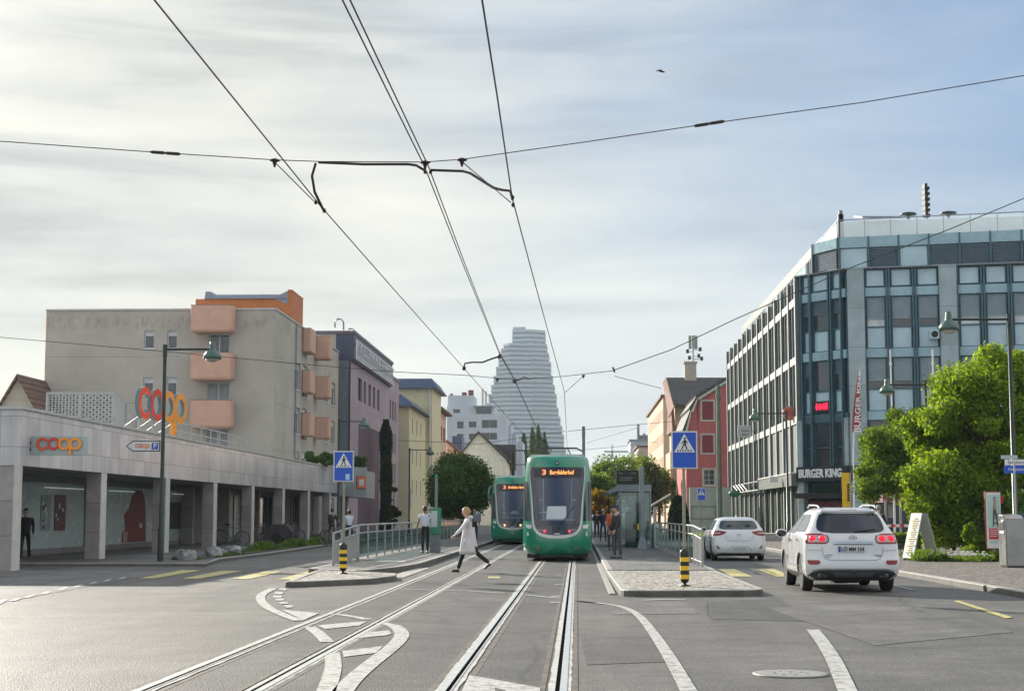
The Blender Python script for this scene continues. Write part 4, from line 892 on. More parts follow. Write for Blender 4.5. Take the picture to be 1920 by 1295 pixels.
p = A(1199, 806, 332); p2 = A(1218, 826, 332); w.box(p.x, p2.x, 333, 340, p2.z, A(1199, 815, 332).z)
top('roof_aerials', w, MATS['galv_dark'], 'grey plant room and aerials on the distant blue grey block', 'aerial')
Yb = 262.; bb = simple_block('apartment_building', 'cream building with plant filled balconies left of the peach house', 1197, 1226, 838, Yb, 18, MATS['cream_pink'], MATS['roof_brown'])
for zc in (845, 862):
    a = A(1195, zc, Yb-1.6); b = A(1222, zc+11, Yb-1.6); w = MB(); w.box(a.x, b.x, Yb-1.6, Yb-.01, b.z, a.z); w.build('balcony', [MATS['beige']], bb, True)
# peach house: side facade towards the street
Ypc = 205.; pc = simple_block('apartment_building', 'tall peach rendered house left of the dark gambrel roof', 1243, 1300, 744, Ypc, 44, MATS['peach'], MATS['roof_brown'])
# red gambrel house
Yr = 150.; rh = building('house', 'dark red gambrel house with wine coloured shutters and dark tiled roof', loc=(A(1320, 900, Yr).x, Yr+6, 0))
x0_ = A(1278, 900, Yr).x; x1_ = A(1372, 900, Yr).x; zk = A(1303, 748, Yr); ztp = A(1366, 712, Yr); zlow = A(1262, 806, Yr)
frR = frame_((0, Yr, 0), (1, 0, 0), (0, -1, 0)); hr = [hole(1316, 1338, 752, 787, Yr), hole(1316, 1338, 815, 849, Yr), hole(1319, 1340, 880, 909, Yr)]
mb = MB(); wall(mb, frR, A(1287, 900, Yr).x, x1_, A(1300, 914, Yr).z, A(1300, 800, Yr).z, hr[1:], .12, 0)
wall(mb, frR, A(1309, 900, Yr).x, x1_, A(1300, 800, Yr).z, A(1300, 748, Yr).z, hr[:1], .12, 0)
mb.poly([FP(frR, A(1287, 800, Yr).x, A(1287, 800, Yr).z), FP(frR, A(1309, 800, Yr).x, A(1300, 800, Yr).z), FP(frR, A(1309, 748, Yr).x, A(1300, 748, Yr).z), FP(frR, A(1296, 772, Yr).x, A(1296, 772, Yr).z)], 0)
mb.poly([FP(frR, A(1309, 748, Yr).x, A(1300, 748, Yr).z), FP(frR, x1_, A(1300, 748, Yr).z), FP(frR, x1_, A(1366, 717, Yr).z)], 0)
xs0 = A(1287, 900, Yr).x; mb.quad((xs0, Yr, 0), (xs0, Yr+14, 0), (xs0, Yr+14, 8.5), (xs0, Yr, 8.5), 0)
mb.build('wall', [MATS['red_wall']], rh, True, recalc=False)
M('trim', (.52, .50, .42), .7)
w = MB()
P_ = [A(1284, 812, Yr-.3), A(1296, 770, Yr-.3), A(1308, 746, Yr-.3), A(1366, 710, Yr-.3)]
for i in range(3): a, b = P_[i], P_[i+1]; w.prism([a, b, b+Vector((0, 0, -.22)), a+Vector((.2, 0, -.14))], (0, .3, 0))
w.build('gable_trim', [MATS['trim']], rh, True)
w = MB(); B_ = 14
for i in range(3):
    a, b = P_[i], P_[i+1]; w.prism([a+Vector((0, .31, 0)), b+Vector((0, .31, 0)), b+Vector((0, .31, .3)), a+Vector((-.2, .31, .3))], (0, B_, 0))
w.build('roof', [MATS['roof_dark']], rh, True)
for i, h in enumerate(hr):
    fw = window(rh, frR, h, .1, 'cross' if i == 2 else 'plain', fm=MATS['trim'], blind=0)
    w = MB(); e = .14
    for (q0, q1, q2, q3) in ((h[0]-e, h[1]+e, h[3]+.002, h[3]+e), (h[0]-e, h[1]+e, h[2]-e, h[2]-.002), (h[0]-e, h[0]-.002, h[2], h[3]), (h[1]+.002, h[1]+e, h[2], h[3])): fbox(w, frR, q0, q1, q2, q3, .002, .05)
    w.build('window_trim', [MATS['trim']], rh, True)
    if i < 2: w = MB(); fbox(w, frR, h[0]+.03, h[1]-.03, h[2]+.03, h[3]-.03, -.03, .02); w.build('shutter', [MATS['shutter_red']], rh, True)
# taller dark roofed part behind with timber gable edge
Yd = 166.; dh = building('house', 'brown timber gabled house with black tiled roof and chimney mast', loc=(A(1300, 900, Yd).x, Yd+5, 0))
a = A(1250, 706, Yd+4); b = A(1366, 706, Yd+4); c = A(1262, 757, Yd-1); d = A(1366, 757, Yd-1)
w = MB(); w.add([c, d, (b.x, Yd+5, b.z), (a.x, Yd+5, a.z), c+Vector((0, 0, -.25)), d+Vector((0, 0, -.25)), (b.x, Yd+5, b.z-.25), (a.x, Yd+5, a.z-.25), (c.x, Yd+10, c.z), (d.x, Yd+10, d.z)], [(0, 1, 2, 3), (4, 7, 6, 5), (0, 4, 5, 1), (1, 5, 6, 2), (3, 7, 4, 0), (3, 2, 9, 8)]); rf = w.build('roof', [MATS['roof_dark']], dh, True)
w = MB(); tb = M('timber', (.20, .085, .05), .8); xw = A(1262, 800, Yd).x; w.prism([(xw-.1, Yd-.6, A(1255, 780, Yd).z-1.5), (xw-.1, Yd+10, A(1255, 780, Yd).z-1.5), (a.x+.3, Yd+5, a.z-.3)], (.4, 0, 0)); w.prism([c+Vector((-.5, -.3, -1.4)), c+Vector((.1, -.3, -.2)), (a.x, Yd+5, a.z), (a.x-.4, Yd+5, a.z-.5)], (.12, 0, 0)); w.build('gable', [tb], dh, True)
w = MB(); w.box(xw+.2, d.x, Yd, Yd+10, 0, c.z-.1); w.box(xw-.3, xw+.19, Yd+.2, Yd+9, 0, 8); w.build('wall', [MATS['peach']], dh, True)
a = A(1283, 682, Yd+5); b = A(1305, 706, Yd+5); w = MB(); w.box(a.x, b.x, Yd+4.3, Yd+5.6, b.z-.5, a.z); w.box(a.x-.1, b.x+.1, Yd+4.2, Yd+5.7, a.z+.003, a.z+.2); w.build('chimney', [MATS['beige']], rf, True)
mast = thing('antenna_mast', 'mobile phone antenna mast on the chimney of the dark roofed house', 'antenna', ((a.x+b.x)/2, Yd+5, a.z+.2)); mx = A(1300, 700, Yd+5)
w = MB(); w.tube([(mx.x, Yd+5, a.z+.2), (mx.x, Yd+5, A(1300, 630, Yd+5).z)], .08, 8); w.build('pole', [MATS['galv']], mast, True)
for dx, dy in ((-.33, 0), (.33, .1), (.02, -.35)):
    w = MB(); z1_ = A(1300, 629, Yd+5).z; z0_ = A(1300, 654, Yd+5).z; w.cbox(mx.x+dx-.16, mx.x+dx+.16, Yd+5+dy-.1, Yd+5+dy+.1, z0_, z1_, .04); w.build('antenna_panel', [M('ant', (.35, .37, .33), .5)], mast, True)
w = MB()
for dx, dz in ((-.6, 1.3), (.75, 1.5), (.6, .8), (-.4, .6), (.9, .5)): w.box(mx.x+dx-.15, mx.x+dx+.15, Yd+4.8, Yd+5.1, a.z+dz-.15, a.z+dz+.25); w.tube([(mx.x, Yd+5, a.z+dz), (mx.x+dx, Yd+5, a.z+dz)], .03, 6)
w.build('equipment', [MATS['dark_metal']], mast, True)
# light grey garden wall in front
Yw = 118.; gw = MB(); a = A(1293, 913, Yw); b = A(1370, 985, Yw); gw.box(a.x, b.x, Yw, Yw+.3, 0, a.z, 0)
c = A(1296, 948, Yw-.02); d = A(1342, 973, Yw-.02); 
for (p_, q_) in (((1296, 948), (1342, 950)), ((1296, 971), (1342, 973)), ((1296, 948), (1298, 973)), ((1340, 948), (1342, 973))): m0 = A(*p_, Yw-.03); m1 = A(*q_, Yw-.03); gw.box(m0.x, m1.x, Yw-.03, Yw-.002, m1.z, m0.z, 1)
top('garden_wall', gw, [M('wallgrey', (.42, .43, .42), .8, stain=.15), MATS['galv_dark']], 'pale grey boundary wall with a framed panel below the red house', 'wall')
# awning with thin pale edge by the topiary
w = MB(); a = A(1222, 949, 100); b = A(1258, 928, 100); w.prism([a, b, b+Vector((0, 0, .12)), a+Vector((0, 0, .12))], (0, 1, 0)); o = thing('awning', 'small white edged lean-to roof beside the clipped evergreen', 'canopy', (a.x, 100, 0)); w.build('roof', [MATS['beige']], o, True)
w = MB(); w.box(a.x+.1, a.x+.3, 100.1, 100.3, .1, a.z); w.build('post', [MATS['beige']], o, True)
# ======================= corner office building on the right =======================
M('conc', (.33, .42, .44), .75, var=.10, scale=.9, kind='slab:xz,8,2.2', stain=.2, bump=.1); M('fin', (.46, .475, .45), .5, var=.08, scale=1.5); M('teal_dark', (.055, .125, .155), .4, .3, var=.1); M('teal_panel', (.27, .44, .51), .28, var=.10, scale=.6, spec=.6)
M('panel_light', (.40, .58, .66), .16, var=.10, scale=.5, spec=.8); M('fin_dark', (.24, .26, .25), .5, var=.08); M('louvre', (.15, .205, .25), .5, .2, var=.08); M('strip_white', (.62, .68, .70), .4); M('greenband', (.085, .10, .09), .5, var=.08)
ob = building('office_building', 'teal glass and concrete corner office building with restaurant at its foot', loc=(18, 105, 0))
p1 = A(1496, 800, 94.6); p2 = A(1590, 800, 91.5); p3 = A(1990, 800, 89.3); P1 = Vector((p1.x, 94.6, 0)); P2 = Vector((p2.x, 91.5, 0)); P3 = Vector((p3.x, 89.3, 0)); P0 = Vector((AX(1364, 800, p1.x).x, AX(1364, 800, p1.x).y, 0))
def perp(a, b): u = (b-a).normalized(); return Vector((u.y, -u.x, 0))
frC = frame_(P1, P2-P1, perp(P1, P2)); LC = (P2-P1).length; frO = frame_(P2, P3-P2, perp(P2, P3)); LO = (P3-P2).length
frT = frame_(P0, P1-P0, perp(P0, P1)); LT = (P1-P0).length     # street face, u from far to near
ZF = [3.6, 7.1, 10.65, 14.15]; ZT = 15.5; ZR = A(1700, 433, 90).z
core = MB(); ins = .55
core.prism([tuple(P0+Vector((ins, -.2, 0))), tuple(P1+Vector((ins, .2, 0))), tuple(P2+Vector((.1, ins, 0))), tuple(P3+Vector((0, ins, 0))), (P3.x, 137, 0), (P0.x+ins, 137, 0)], (0, 0, ZT-.2)); core.build('core', [MATS['teal_dark']], ob, True)
def unit(fr, u0, u1, z0, z1, kind, d=-.30):
    """one storey-high window unit: blind or glass above, clear strip, opaque glass panel below"""
    w = MB(); e = .055; h = z1-z0
    fbox(w, fr, u0, u0+e, z0, z1, d, d+.14, 0); fbox(w, fr, u1-e, u1, z0, z1, d, d+.14, 0); fbox(w, fr, u0+e, u1-e, z0, z0+e, d, d+.14, 0); fbox(w, fr, u0+e, u1-e, z1-e, z1, d, d+.14, 0)
    a, b = u0+e, u1-e
    if kind == 'tall':
        fbox(w, fr, a, b, z0+e, z1-e, d, d+.03, 1); fbox(w, fr, a, b, z0+h*.42, z0+h*.42+.07, d+.03, d+.1, 0)
    elif kind == 'panel': fbox(w, fr, a, b, z0+e, z1-e, d, d+.05, 2)
    else:
        zp = z0+h*.40; fbox(w, fr, a, b, z0+e, zp, d, d+.05, 2); fbox(w, fr, a, b, zp, zp+.09, d, d+.12, 0)
        zs = zp+.09; zq = zs+h*(.14 if kind != 'glass' else .2)
        fbox(w, fr, a, b, zs, zq, d, d+.03, 4 if kind == 'blind_w' else 1)
        if kind == 'glass' or kind == 'half': fbox(w, fr, a, b, zq, z1-e, d, d+.03, 1)
        z_b = zq if kind not in ('glass', 'half') else (zq+(z1-zq)*.35 if kind == 'half' else z1)
        n = int((z1-e-z_b)/.11)
        for k in range(n):
            za = z_b+(z1-e-z_b)*k/n; zb_ = z_b+(z1-e-z_b)*(k+1)/n
            p = [FP(fr, a, za, d+.12), FP(fr, b, za, d+.12), FP(fr, b, zb_-.012, d+.06), FP(fr, a, zb_-.012, d+.06)]; w.add(p, [(0, 1, 2, 3)], 3)
    return w.build('window', [MATS['teal_dark'], MATS['glass'], MATS['panel_light'], MATS['louvre'] if kind in ('half', 'dark') else MATS['blind_bk'], MATS['strip_white']], ob, True)
M('blind_bk', (.36, .45, .49), .5, .1, var=.06)
# --- long front: bays and concrete piers
um = lambda px, Y=90.5: (A(px, 800, Y)-P2).dot(frO[1])
piers = [(um(1594, 91.5), um(1626, 91)), (um(1768), um(1801)), (um(1945), um(1978))]
bays = [(um(a), um(b)) for a, b in ((1629, 1665), (1677, 1715), (1727, 1765), (1806, 1844), (1856, 1894), (1906, 1943))]
for (a, b) in piers: w = MB(); fbox(w, frO, a, b, 0, ZT+.05, -.5, .18); w.build('pier', [MATS['conc']], ob, True, bevel=.02)
kinds = {3: ['blind_w', 'blind', 'blind', 'blind_w', 'blind_w', 'blind_w'], 2: ['glass', 'glass', 'half', 'blind', 'blind', 'blind'], 1: ['glass']*6, 0: ['tall']*6}
kinds[2] = ['blind', 'blind', 'blind', 'blind', 'blind', 'blind']
for fl in range(4):
    z0_ = ZF[fl]; z1_ = (ZF+[14.15])[fl+1] if fl < 3 else 14.1
    if fl == 3: continue
    for i, (a, b) in enumerate(bays): unit(frO, a, b, z0_+.25, z1_-.25, kinds[fl+1][i])
    w = MB(); fbox(w, frO, piers[0][1]+.002, piers[1][0]-.002, z1_-.245, z1_+.245, -.3, -.06); fbox(w, frO, piers[1][1]+.002, piers[2][0]-.002, z1_-.245, z1_+.245, -.3, -.06); w.build('spandrel', [MATS['teal_panel']], ob, True)
for i, (a, b) in enumerate(bays): unit(frO, a, b, 14.45, ZT-.05, 'panel', -.25)
for (a, b) in bays:
    for u in (a-.1, b+.1): w = MB(); fbox(w, frO, u-.05, u+.05, 3.6, ZT-.02, -.28, .06); w.build('fin', [MATS['teal_dark']], ob, True)
w = MB(); fbox(w, frO, .1, LO, 3.0, 3.58, -.35, -.02); w.build('spandrel', [MATS['greenband']], ob, True)
# --- chamfered corner
uc = lambda px: (A(px, 800, 93)-P1).dot(frC[1])
cb = [(.50, 1.0), (1.18, 2.42), (2.72, 3.42)] if LC > 3.4 else [(.3, .8), (1.0, 2.2), (2.4, 3.0)]
cb = [(.50*LC/3.9, 1.05*LC/3.9), (1.25*LC/3.9, 2.55*LC/3.9), (2.85*LC/3.9, 3.5*LC/3.9)]
for fl in (1, 2):
    for i, (a, b) in enumerate(cb): unit(frC, a, b, ZF[fl]+.25, ZF[fl+1]-.25, 'half' if fl == 2 else ('glass' if i == 1 else 'half'), -.25)
for i, (a, b) in enumerate(cb): unit(frC, a, b, 14.45, ZT-.05, 'panel', -.2); unit(frC, a, b, ZF[0]+.65, ZF[1]-.3, 'tall', -.25)
for z_ in (ZF[2], ZF[3]): w = MB(); fbox(w, frC, .3, LC-.05, z_-.245, z_+.245, -.25, -.02); w.build('spandrel', [MATS['teal_panel']], ob, True)
w = MB(); fbox(w, frC, .3, LC-.05, ZF[1]-.29, ZF[1]+.2, -.3, -.05); w.build('spandrel', [MATS['teal_dark']], ob, True)
for (a, b) in cb:
    for u in (a-.06, b+.06): w = MB(); fbox(w, frC, u-.045, u+.045, ZF[0]+.62, ZT, -.22, .08); w.build('fin', [MATS['teal_dark']], ob, True)
w = MB(); fbox(w, frC, -.05, .42, 0, 7.0, -.5, .05); fbox(w, frC, LC-.42, LC+.02, 0, 7.0, -.45, .03); w.build('pier', [MATS['conc']], ob, True)
w = MB(); fbox(w, frC, .45, LC-.45, .1, 3.3, -.6, -.3); w.build('shop_front', [MATS['glass_dark']], ob, True)
# black sign band with white letters
w = MB(); fbox(w, frC, .02, LC+.1, 3.42, 4.28, -.2, .22); w.build('sign_band', [M('blackband', (.016, .018, .026), .35)], ob, True)
w = MB(); fbox(w, frO, 0, 3.2, 3.42, 4.28, -.2, .24); w.build('sign_band', [MATS['blackband']], ob, True)
def onframe(me, fr, u, z, d, name, parent, mat):
    m = Matrix((( fr[1].x, 0, fr[2].x, 0), (fr[1].y, 0, fr[2].y, 0), (0, 1, 0, 0), (0, 0, 0, 1))); me.transform(Matrix.Translation(FP(fr, u, z, d)) @ m)
    me.materials.clear(); me.materials.append(mat); return link(name, me, parent, True)
me = text_mesh('BURGER KING', .66, .04, .022, sx=1.0); wd = max(v.co.x for v in me.vertices)-min(v.co.x for v in me.vertices); me.transform(Matrix.Diagonal((3.35/wd, 1, 1, 1)))
onframe(me, frC, .25+3.35/2, 3.86, .24, 'lettering', ob, M('letter_white', (.75, .77, .78), .4))
w = MB(); fbox(w, frC, .5, LC-.5, 2.45, 2.75, .02, .9); w.build('canopy', [MATS['black']], ob, True); w = MB(); fbox(w, frC, .7, LC-.3, 1.5, 2.3, -.29, -.1); w.build('banner', [M('wine', (.15, .035, .05), .6)], ob, True)
# red running-text LED sign
w = MB(); d_ = -.1; a_, b_ = cb[1]; zl = A(1546, 762, 93).z; fbox(w, frC, a_, b_, zl-.32, zl+.32, d_, d_+.12); led = w.build('led_sign', [MATS['black']], ob, True)
w = MB()
for (c, wdt) in ((.28, .115), (.53, .115), (.78, .115)):
    ux_ = a_+.04+c*(b_-a_)/1.25
    n_ = 12; ring = []
    for k in range(n_):
        an = 2*math.pi*k/n_; ring.append(FP(frC, ux_+wdt*math.cos(an), zl+.2*math.sin(an), d_+.125))
    w.poly(ring)
fbox(w, frC, a_+.98, a_+1.04, zl-.2, zl+.22, d_+.122, d_+.13); fbox(w, frC, a_+1.10, a_+1.16, zl-.2, zl+.22, d_+.122, d_+.13); fbox(w, frC, a_+1.04, a_+1.10, zl+.14, zl+.22, d_+.122, d_+.13)
w.build('led_text', [M('led_red', (1, .015, .06), .5, emis=.75, var=0)], led, True)
# --- street face: columns, fins, bands
w = MB(); fbox(w, frT, 0, LT, 0, ZT-.05, -.45, -.165); w.build('back_plate', [MATS['teal_dark']], ob, True)
nb = 13; bw_ = LT/nb
for i in range(nb+1):
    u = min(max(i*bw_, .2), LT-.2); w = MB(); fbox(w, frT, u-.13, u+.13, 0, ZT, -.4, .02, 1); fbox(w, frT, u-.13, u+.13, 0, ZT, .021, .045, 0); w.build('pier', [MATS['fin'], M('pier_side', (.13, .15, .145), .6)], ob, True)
for i in range(nb):
    a = i*bw_+.13; b = (i+1)*bw_-.13; near = i >= nb-5
    for fl in (1, 2, 3) if False else ((0, 1, 2, 3) if not near else (1, 2, 3)):
        z0_ = ZF[fl]+.3 if fl < 4 else 0; z1_ = (ZF+[ZT])[fl+1]-.3 if fl < 3 else ZT-.15
        w = MB(); fbox(w, frT, a, b, z0_, z1_, -.16, -.13, 0)
        for k in range(3): uu = a+(b-a)*(k+.5)/3; fbox(w, frT, uu-.46, uu+.44, z0_+.0, z1_-.0, -.129, -.11, 1)
        w.build('window', [MATS['teal_dark'], MATS['glass_green']] if 'glass_green' in MATS else [MATS['teal_dark'], M('glass_green', (.016, .030, .032), .6, var=.3, scale=.5, spec=.0)], ob, True)
        for k in (1, 2):
            uu = a+(b-a)*k/3; w = MB(); fbox(w, frT, uu-.035, uu+.035, ZF[fl]-.1, z1_+.1, -.109, -.05); w.build('fin', [MATS['fin_dark']], ob, True)
    if near:
        w = MB(); fbox(w, frT, a, b, 3.95, 7.0, -.16, -.12); w.build('tall_panel', [M('panel_olive', (.075, .09, .085), .6, var=.12, scale=.7)], ob, True)
    w = MB(); fbox(w, frT, a, b, .1, 3.2, -.16, -.12, 0); fbox(w, frT, (a+b)/2-.06, (a+b)/2+.06, .1, 3.2, -.119, -.05, 1); w.build('shop_front', [M('front_glass', (.025, .038, .037), .5, var=.3, scale=.4, spec=.05), MATS['greenband']], ob, True)
for z_ in ZF[1:]:
    for i in range(nb): w = MB(); fbox(w, frT, i*bw_+.13, (i+1)*bw_-.13, z_-.22, z_+.22, -.3, -.03); w.build('spandrel', [MATS['fin']], ob, True)
w = MB(); fbox(w, frT, LT-5*bw_-.5, LT+.05, 3.2, 3.9, -.3, .45); w.build('band', [MATS['greenband']], ob, True)
w = MB(); fbox(w, frT, LT-5*bw_-.5, LT, 3.905, 3.98, -.3, .5); w.build('band_edge', [MATS['coping']], ob, True)
# canopy truss over the far entrance
w = MB()
for k in range(4):
    u = LT-10*bw_+k*2.2; w.tube([FP(frT, u, 3.2, .3), FP(frT, u+1.1, 3.75, .6), FP(frT, u+2.2, 3.2, .3)], .09, 6)
w.tube([FP(frT, LT-10*bw_, 3.2, .35), FP(frT, LT-5*bw_, 3.2, .35)], .09, 6); w.tube([FP(frT, LT-10*bw_, 3.8, .35), FP(frT, LT-5*bw_, 3.8, .35)], .07, 6); w.build('canopy_truss', [MATS['black']], ob, True)
# --- set back top storey
def off(P, a, b): return P+Vector((a, b, 0))
T0 = off(P0, .5, 0); T1 = off(P1, .5, .5); T2 = A(1572, 440, 92.2); T2 = Vector((T2.x, 92.2, 0)); T3 = off(P3, 0, .35)
T1b = Vector((A(1526, 450, 94.4).x, 94.4, 0)); T1 = Vector((T1b.x, T1b.y, 0)); T0 = Vector((T1b.x, 136.5, 0))
w = MB(); w.prism([T0, T1, T2, T3, Vector((P3.x, 136.5, 0)), Vector((T0.x, 136.5, 0))][:5], (0, 0, 1)); 
for v in w.v: v.z = ZT-.19 if v.z < .5 else ZR-.02
w.build('top_storey', [MATS['teal_dark']], ob, True)
for (a, b) in ((T0, T1), (T1, T2), (T2, T3)):
    L_ = (b-a).length; fr = frame_(a, b-a, perp(a, b)); n = max(1, round(L_/1.75)); zc = ZR-.62
    w = MB(); fbox(w, fr, 0, L_, zc, ZR, -.1, .16 if a is not T0 else .02); w.build('cornice', [MATS['teal_panel'] if a is not T0 else MATS['fin_dark']], ob, True)
    for k in range(n):
        u0_ = k*L_/n+.1; u1_ = (k+1)*L_/n-.1
        kd = random.Random(k*7+int(L_)).choice(['l', 'l', 'g', 'p']); kd = 'l' if L_ < 4 else kd
        w = MB(); fbox(w, fr, u0_, u1_, ZT, zc-.05, .004, .03, 0 if kd == 'g' else (1 if kd == 'p' else 0))
        if kd == 'l':
            m_ = 11
            for q in range(m_): za = ZT+.03+(zc-.08-ZT)*q/m_; zb_ = ZT+.03+(zc-.08-ZT)*(q+1)/m_; w.add([FP(fr, u0_, za, .12), FP(fr, u1_, za, .12), FP(fr, u1_, zb_-.015, .05), FP(fr, u0_, zb_-.015, .05)], [(0, 1, 2, 3)], 2)
        w.build('window', [MATS['glass'], MATS['panel_light'], MATS['louvre']], ob, True)
        w = MB(); fbox(w, fr, u0_-.14, u0_-.04, ZT, ZR+.01, 0, .2 if a is not T0 else .03); w.build('fin', [MATS['teal_dark'] if a is not T0 else MATS['fin_dark']], ob, True)
w = MB(); fbox(w, frame_(P2, P3-P2, perp(P2, P3)), 0, LO, ZT-.02, ZT+.06, -.6, .15); fbox(w, frC, 0, LC, ZT-.02, ZT+.06, -.5, .1); w.build('ledge', [MATS['galv_dark']], ob, True)
# roof terrace: white parapet house, glass railing
w = MB(); a = A(1568, 415, 95); b = A(1990, 400, 95); w.prism([(a.x, 95, ZR-.01), (b.x, 95, ZR-.01), (b.x, 95, A(1920, 404, 95).z), (a.x+.0, 95, A(1568, 416, 95).z)], (0, 12, 0)); w.build('roof_house', [M('roof_pale', (.55, .60, .62), .4)], ob, True)
w = MB(); a = A(1617, 410, 94.5); b = A(1690, 399, 94.5); w.prism([(a.x, 94.5, A(1617, 409, 94.5).z), (b.x, 94.5, A(1690, 409, 94.5).z-.0), (b.x, 97.5, A(1690, 399, 94.5).z+.25), (a.x, 97.5, A(1617, 400, 94.5).z+.3)], (0, 0, .12)); w.build('roof_panel', [MATS['zinc']], ob, True)
fr = frame_(T2, T3-T2, perp(T2, T3)); LL = (T3-T2).length; n = 8; zr_ = A(1600, 411, 92).z
for k in range(n+1): u = k*LL/n; w = MB(); w.tube([FP(fr, u, ZR, -.1), FP(fr, u, zr_, -.1)], .03, 6); w.build('railing_post', [MATS['galv']], ob, True)
w = MB(); w.tube([FP(fr, 0, zr_, -.1), FP(fr, LL, zr_, -.1)], .03, 6); w.tube([FP(frame_(T1, T2-T1, perp(T1, T2)), 0, ZR, -.1), FP(fr, 0, zr_, -.1)], .03, 6); w.build('railing', [MATS['galv']], ob, True)
w = MB(); fbox(w, fr, .1, LL, ZR+.05, zr_-.08, -.11, -.09); w.build('railing_glass', [clear_mat('rail_glass', (.82, .88, .9), .25)], ob, True)
for (px, pt, ww, wd) in ((1576, 395, .1, .1), (1576, 402, .16, .16)): w = MB(); p = A(px, pt, 92.5); w.box(p.x-ww, p.x+ww, 92.4, 92.7, ZR, p.z); w.build('roof_vent', [MATS['galv_dark']], ob, True)
for (px, py) in ((1703, 402), (1778, 400)): p = A(px, py, 97); w = MB(); w.lathe([(.1, -1), (.1, -.1), (.5, -.05), (.5, .05), (.2, .12)], (p.x, p.y, p.z), 12); w.build('roof_vent', [MATS['dark_metal']], ob, True)
# dark vertical sign mast seen edge-on
q = A(1738, 405, 96); qt = A(1738, 344, 96); o = thing('roof_sign', 'narrow dark vertical sign of stacked letters standing on the office roof', 'sign', (q.x, 96, q.z))
w = MB(); w.box(q.x-.06, q.x+.06, 95.9, 96.1, q.z-.4, qt.z); w.build('mast', [MATS['dark_metal']], o, True)
w = MB()
for k in range(6):
    z_ = qt.z-.1-k*(qt.z-q.z)/6; w.cbox(q.x-.15, q.x+.02, 95.75, 96.5, z_-.25, z_+.05, .02); w.cbox(q.x+.0, q.x+.17, 95.8, 96.5, z_-.30, z_-.12, .02)
w.build('letters', [MATS['black']], o, True)
# wall unit
p = A(1749, 628, 90.6); w = MB(); w.cbox(p.x-.26, p.x+.26, 90.1, 90.55, p.z-.26, p.z+.26, .03); w.lathe([(.19, -.02), (.19, .0), (.0, .0)], (p.x, 90.09, p.z), 14, 1, 'Y'); top('wall_ventilator', w, [MATS['panel_light'], MATS['black']], 'small square fan unit fixed to the office window panel', 'ventilator')
# blade signs on the street face
def blade(label, px0, px1, py0, py1, Y, mat, extra=None, name='blade_sign'):
    a = A(px0, py0, Y); b = A(px1, py1, Y); o = thing(name, label, 'sign', ((a.x+b.x)/2, Y, b.z)); w = MB(); w.cbox(a.x, b.x, Y-.06, Y+.06, b.z, a.z, .01); w.build('panel', [mat], o, True)
    w = MB(); w.box(b.x+.001, b.x+.45, Y-.02, Y+.02, (a.z+b.z)/2-.03, (a.z+b.z)/2+.03); w.build('bracket', [MATS['galv']], o, True); return o, a, b
o, a, b = blade('white rectangular blade sign with small grey text on the office street face', 1383, 1408, 797, 820, 118, M('sign_white', (.55, .56, .56), .4))
w = MB(); 
for (q0, q1, z_) in ((.25, .9, .55), (.3, .8, .25)): w.box(a.x+(b.x-a.x)*q0, a.x+(b.x-a.x)*q1, 117.92, 117.935, b.z+(a.z-b.z)*z_-.04, b.z+(a.z-b.z)*z_+.04)
w.build('text_lines', [MATS['galv_dark']], o, True)
q = A(1480, 775, 97); o = thing('blade_sign', 'small round red and orange burger shaped blade sign on the office corner', 'sign', (q.x, 97, q.z)); w = MB(); w.lathe([(.40, -.05), (.42, -.03), (.42, .03), (.40, .05)], (q.x, 97, q.z), 20, 0, 'Y'); w.build('panel', [M('pale_red', (.55, .22, .19), .5)], o, True)
w = MB(); w.box(q.x-.34, q.x+.34, 96.925, 96.94, q.z+.17, q.z+.30); w.build('bun', [MATS['sign_orange']], o, True); w = MB(); w.box(q.x-.3, q.x+.3, 96.925, 96.94, q.z-.34, q.z-.24); w.build('bun', [MATS['sign_orange']], o, True)
lettering('lettering', 'BURGER', .16, (q.x, 96.93, q.z+.06), o, MATS['red'], depth=.004, bold=.004); lettering('lettering', 'KING', .18, (q.x, 96.93, q.z-.10), o, MATS['red'], depth=.004, bold=.004)
w = MB(); w.box(q.x+.42, q.x+.8, 96.97, 97.03, q.z-.2, q.z-.14); w.box(q.x+.42, q.x+.8, 96.97, 97.03, q.z+.16, q.z+.22); w.build('bracket', [MATS['galv']], o, True)
a = A(1443, 893, 99); b = A(1458, 904, 99); w = MB(); w.box(a.x-.0, b.x, 98.9, 99.0, b.z, a.z); top('wall_plate', w, [MATS['strip_white']], 'small white lit plate on the dark green band of the office', 'sign')
# traffic signal with green cross-like shade near the far entrance
w = MB(); q = A(1377, 925, 112); w.ball((q.x, q.y, q.z), .35, 0, 10, (1.2, .5, .7)); top('hanging_lantern', w, [M('greensign', (.03, .16, .13), .5)], 'dark green lantern shaped sign by the far office entrance', 'sign')
# steps
w = MB(); c = A(1440, 1008, 86)
for k in range(3): w.box(8.9+.25*k, 12.6, 86.5+.35*k, 91, .12+.13*k, .12+.13*(k+1))
top('entrance_steps', w, [MATS['kerb']], 'pale stone steps in front of the office entrance', 'steps')

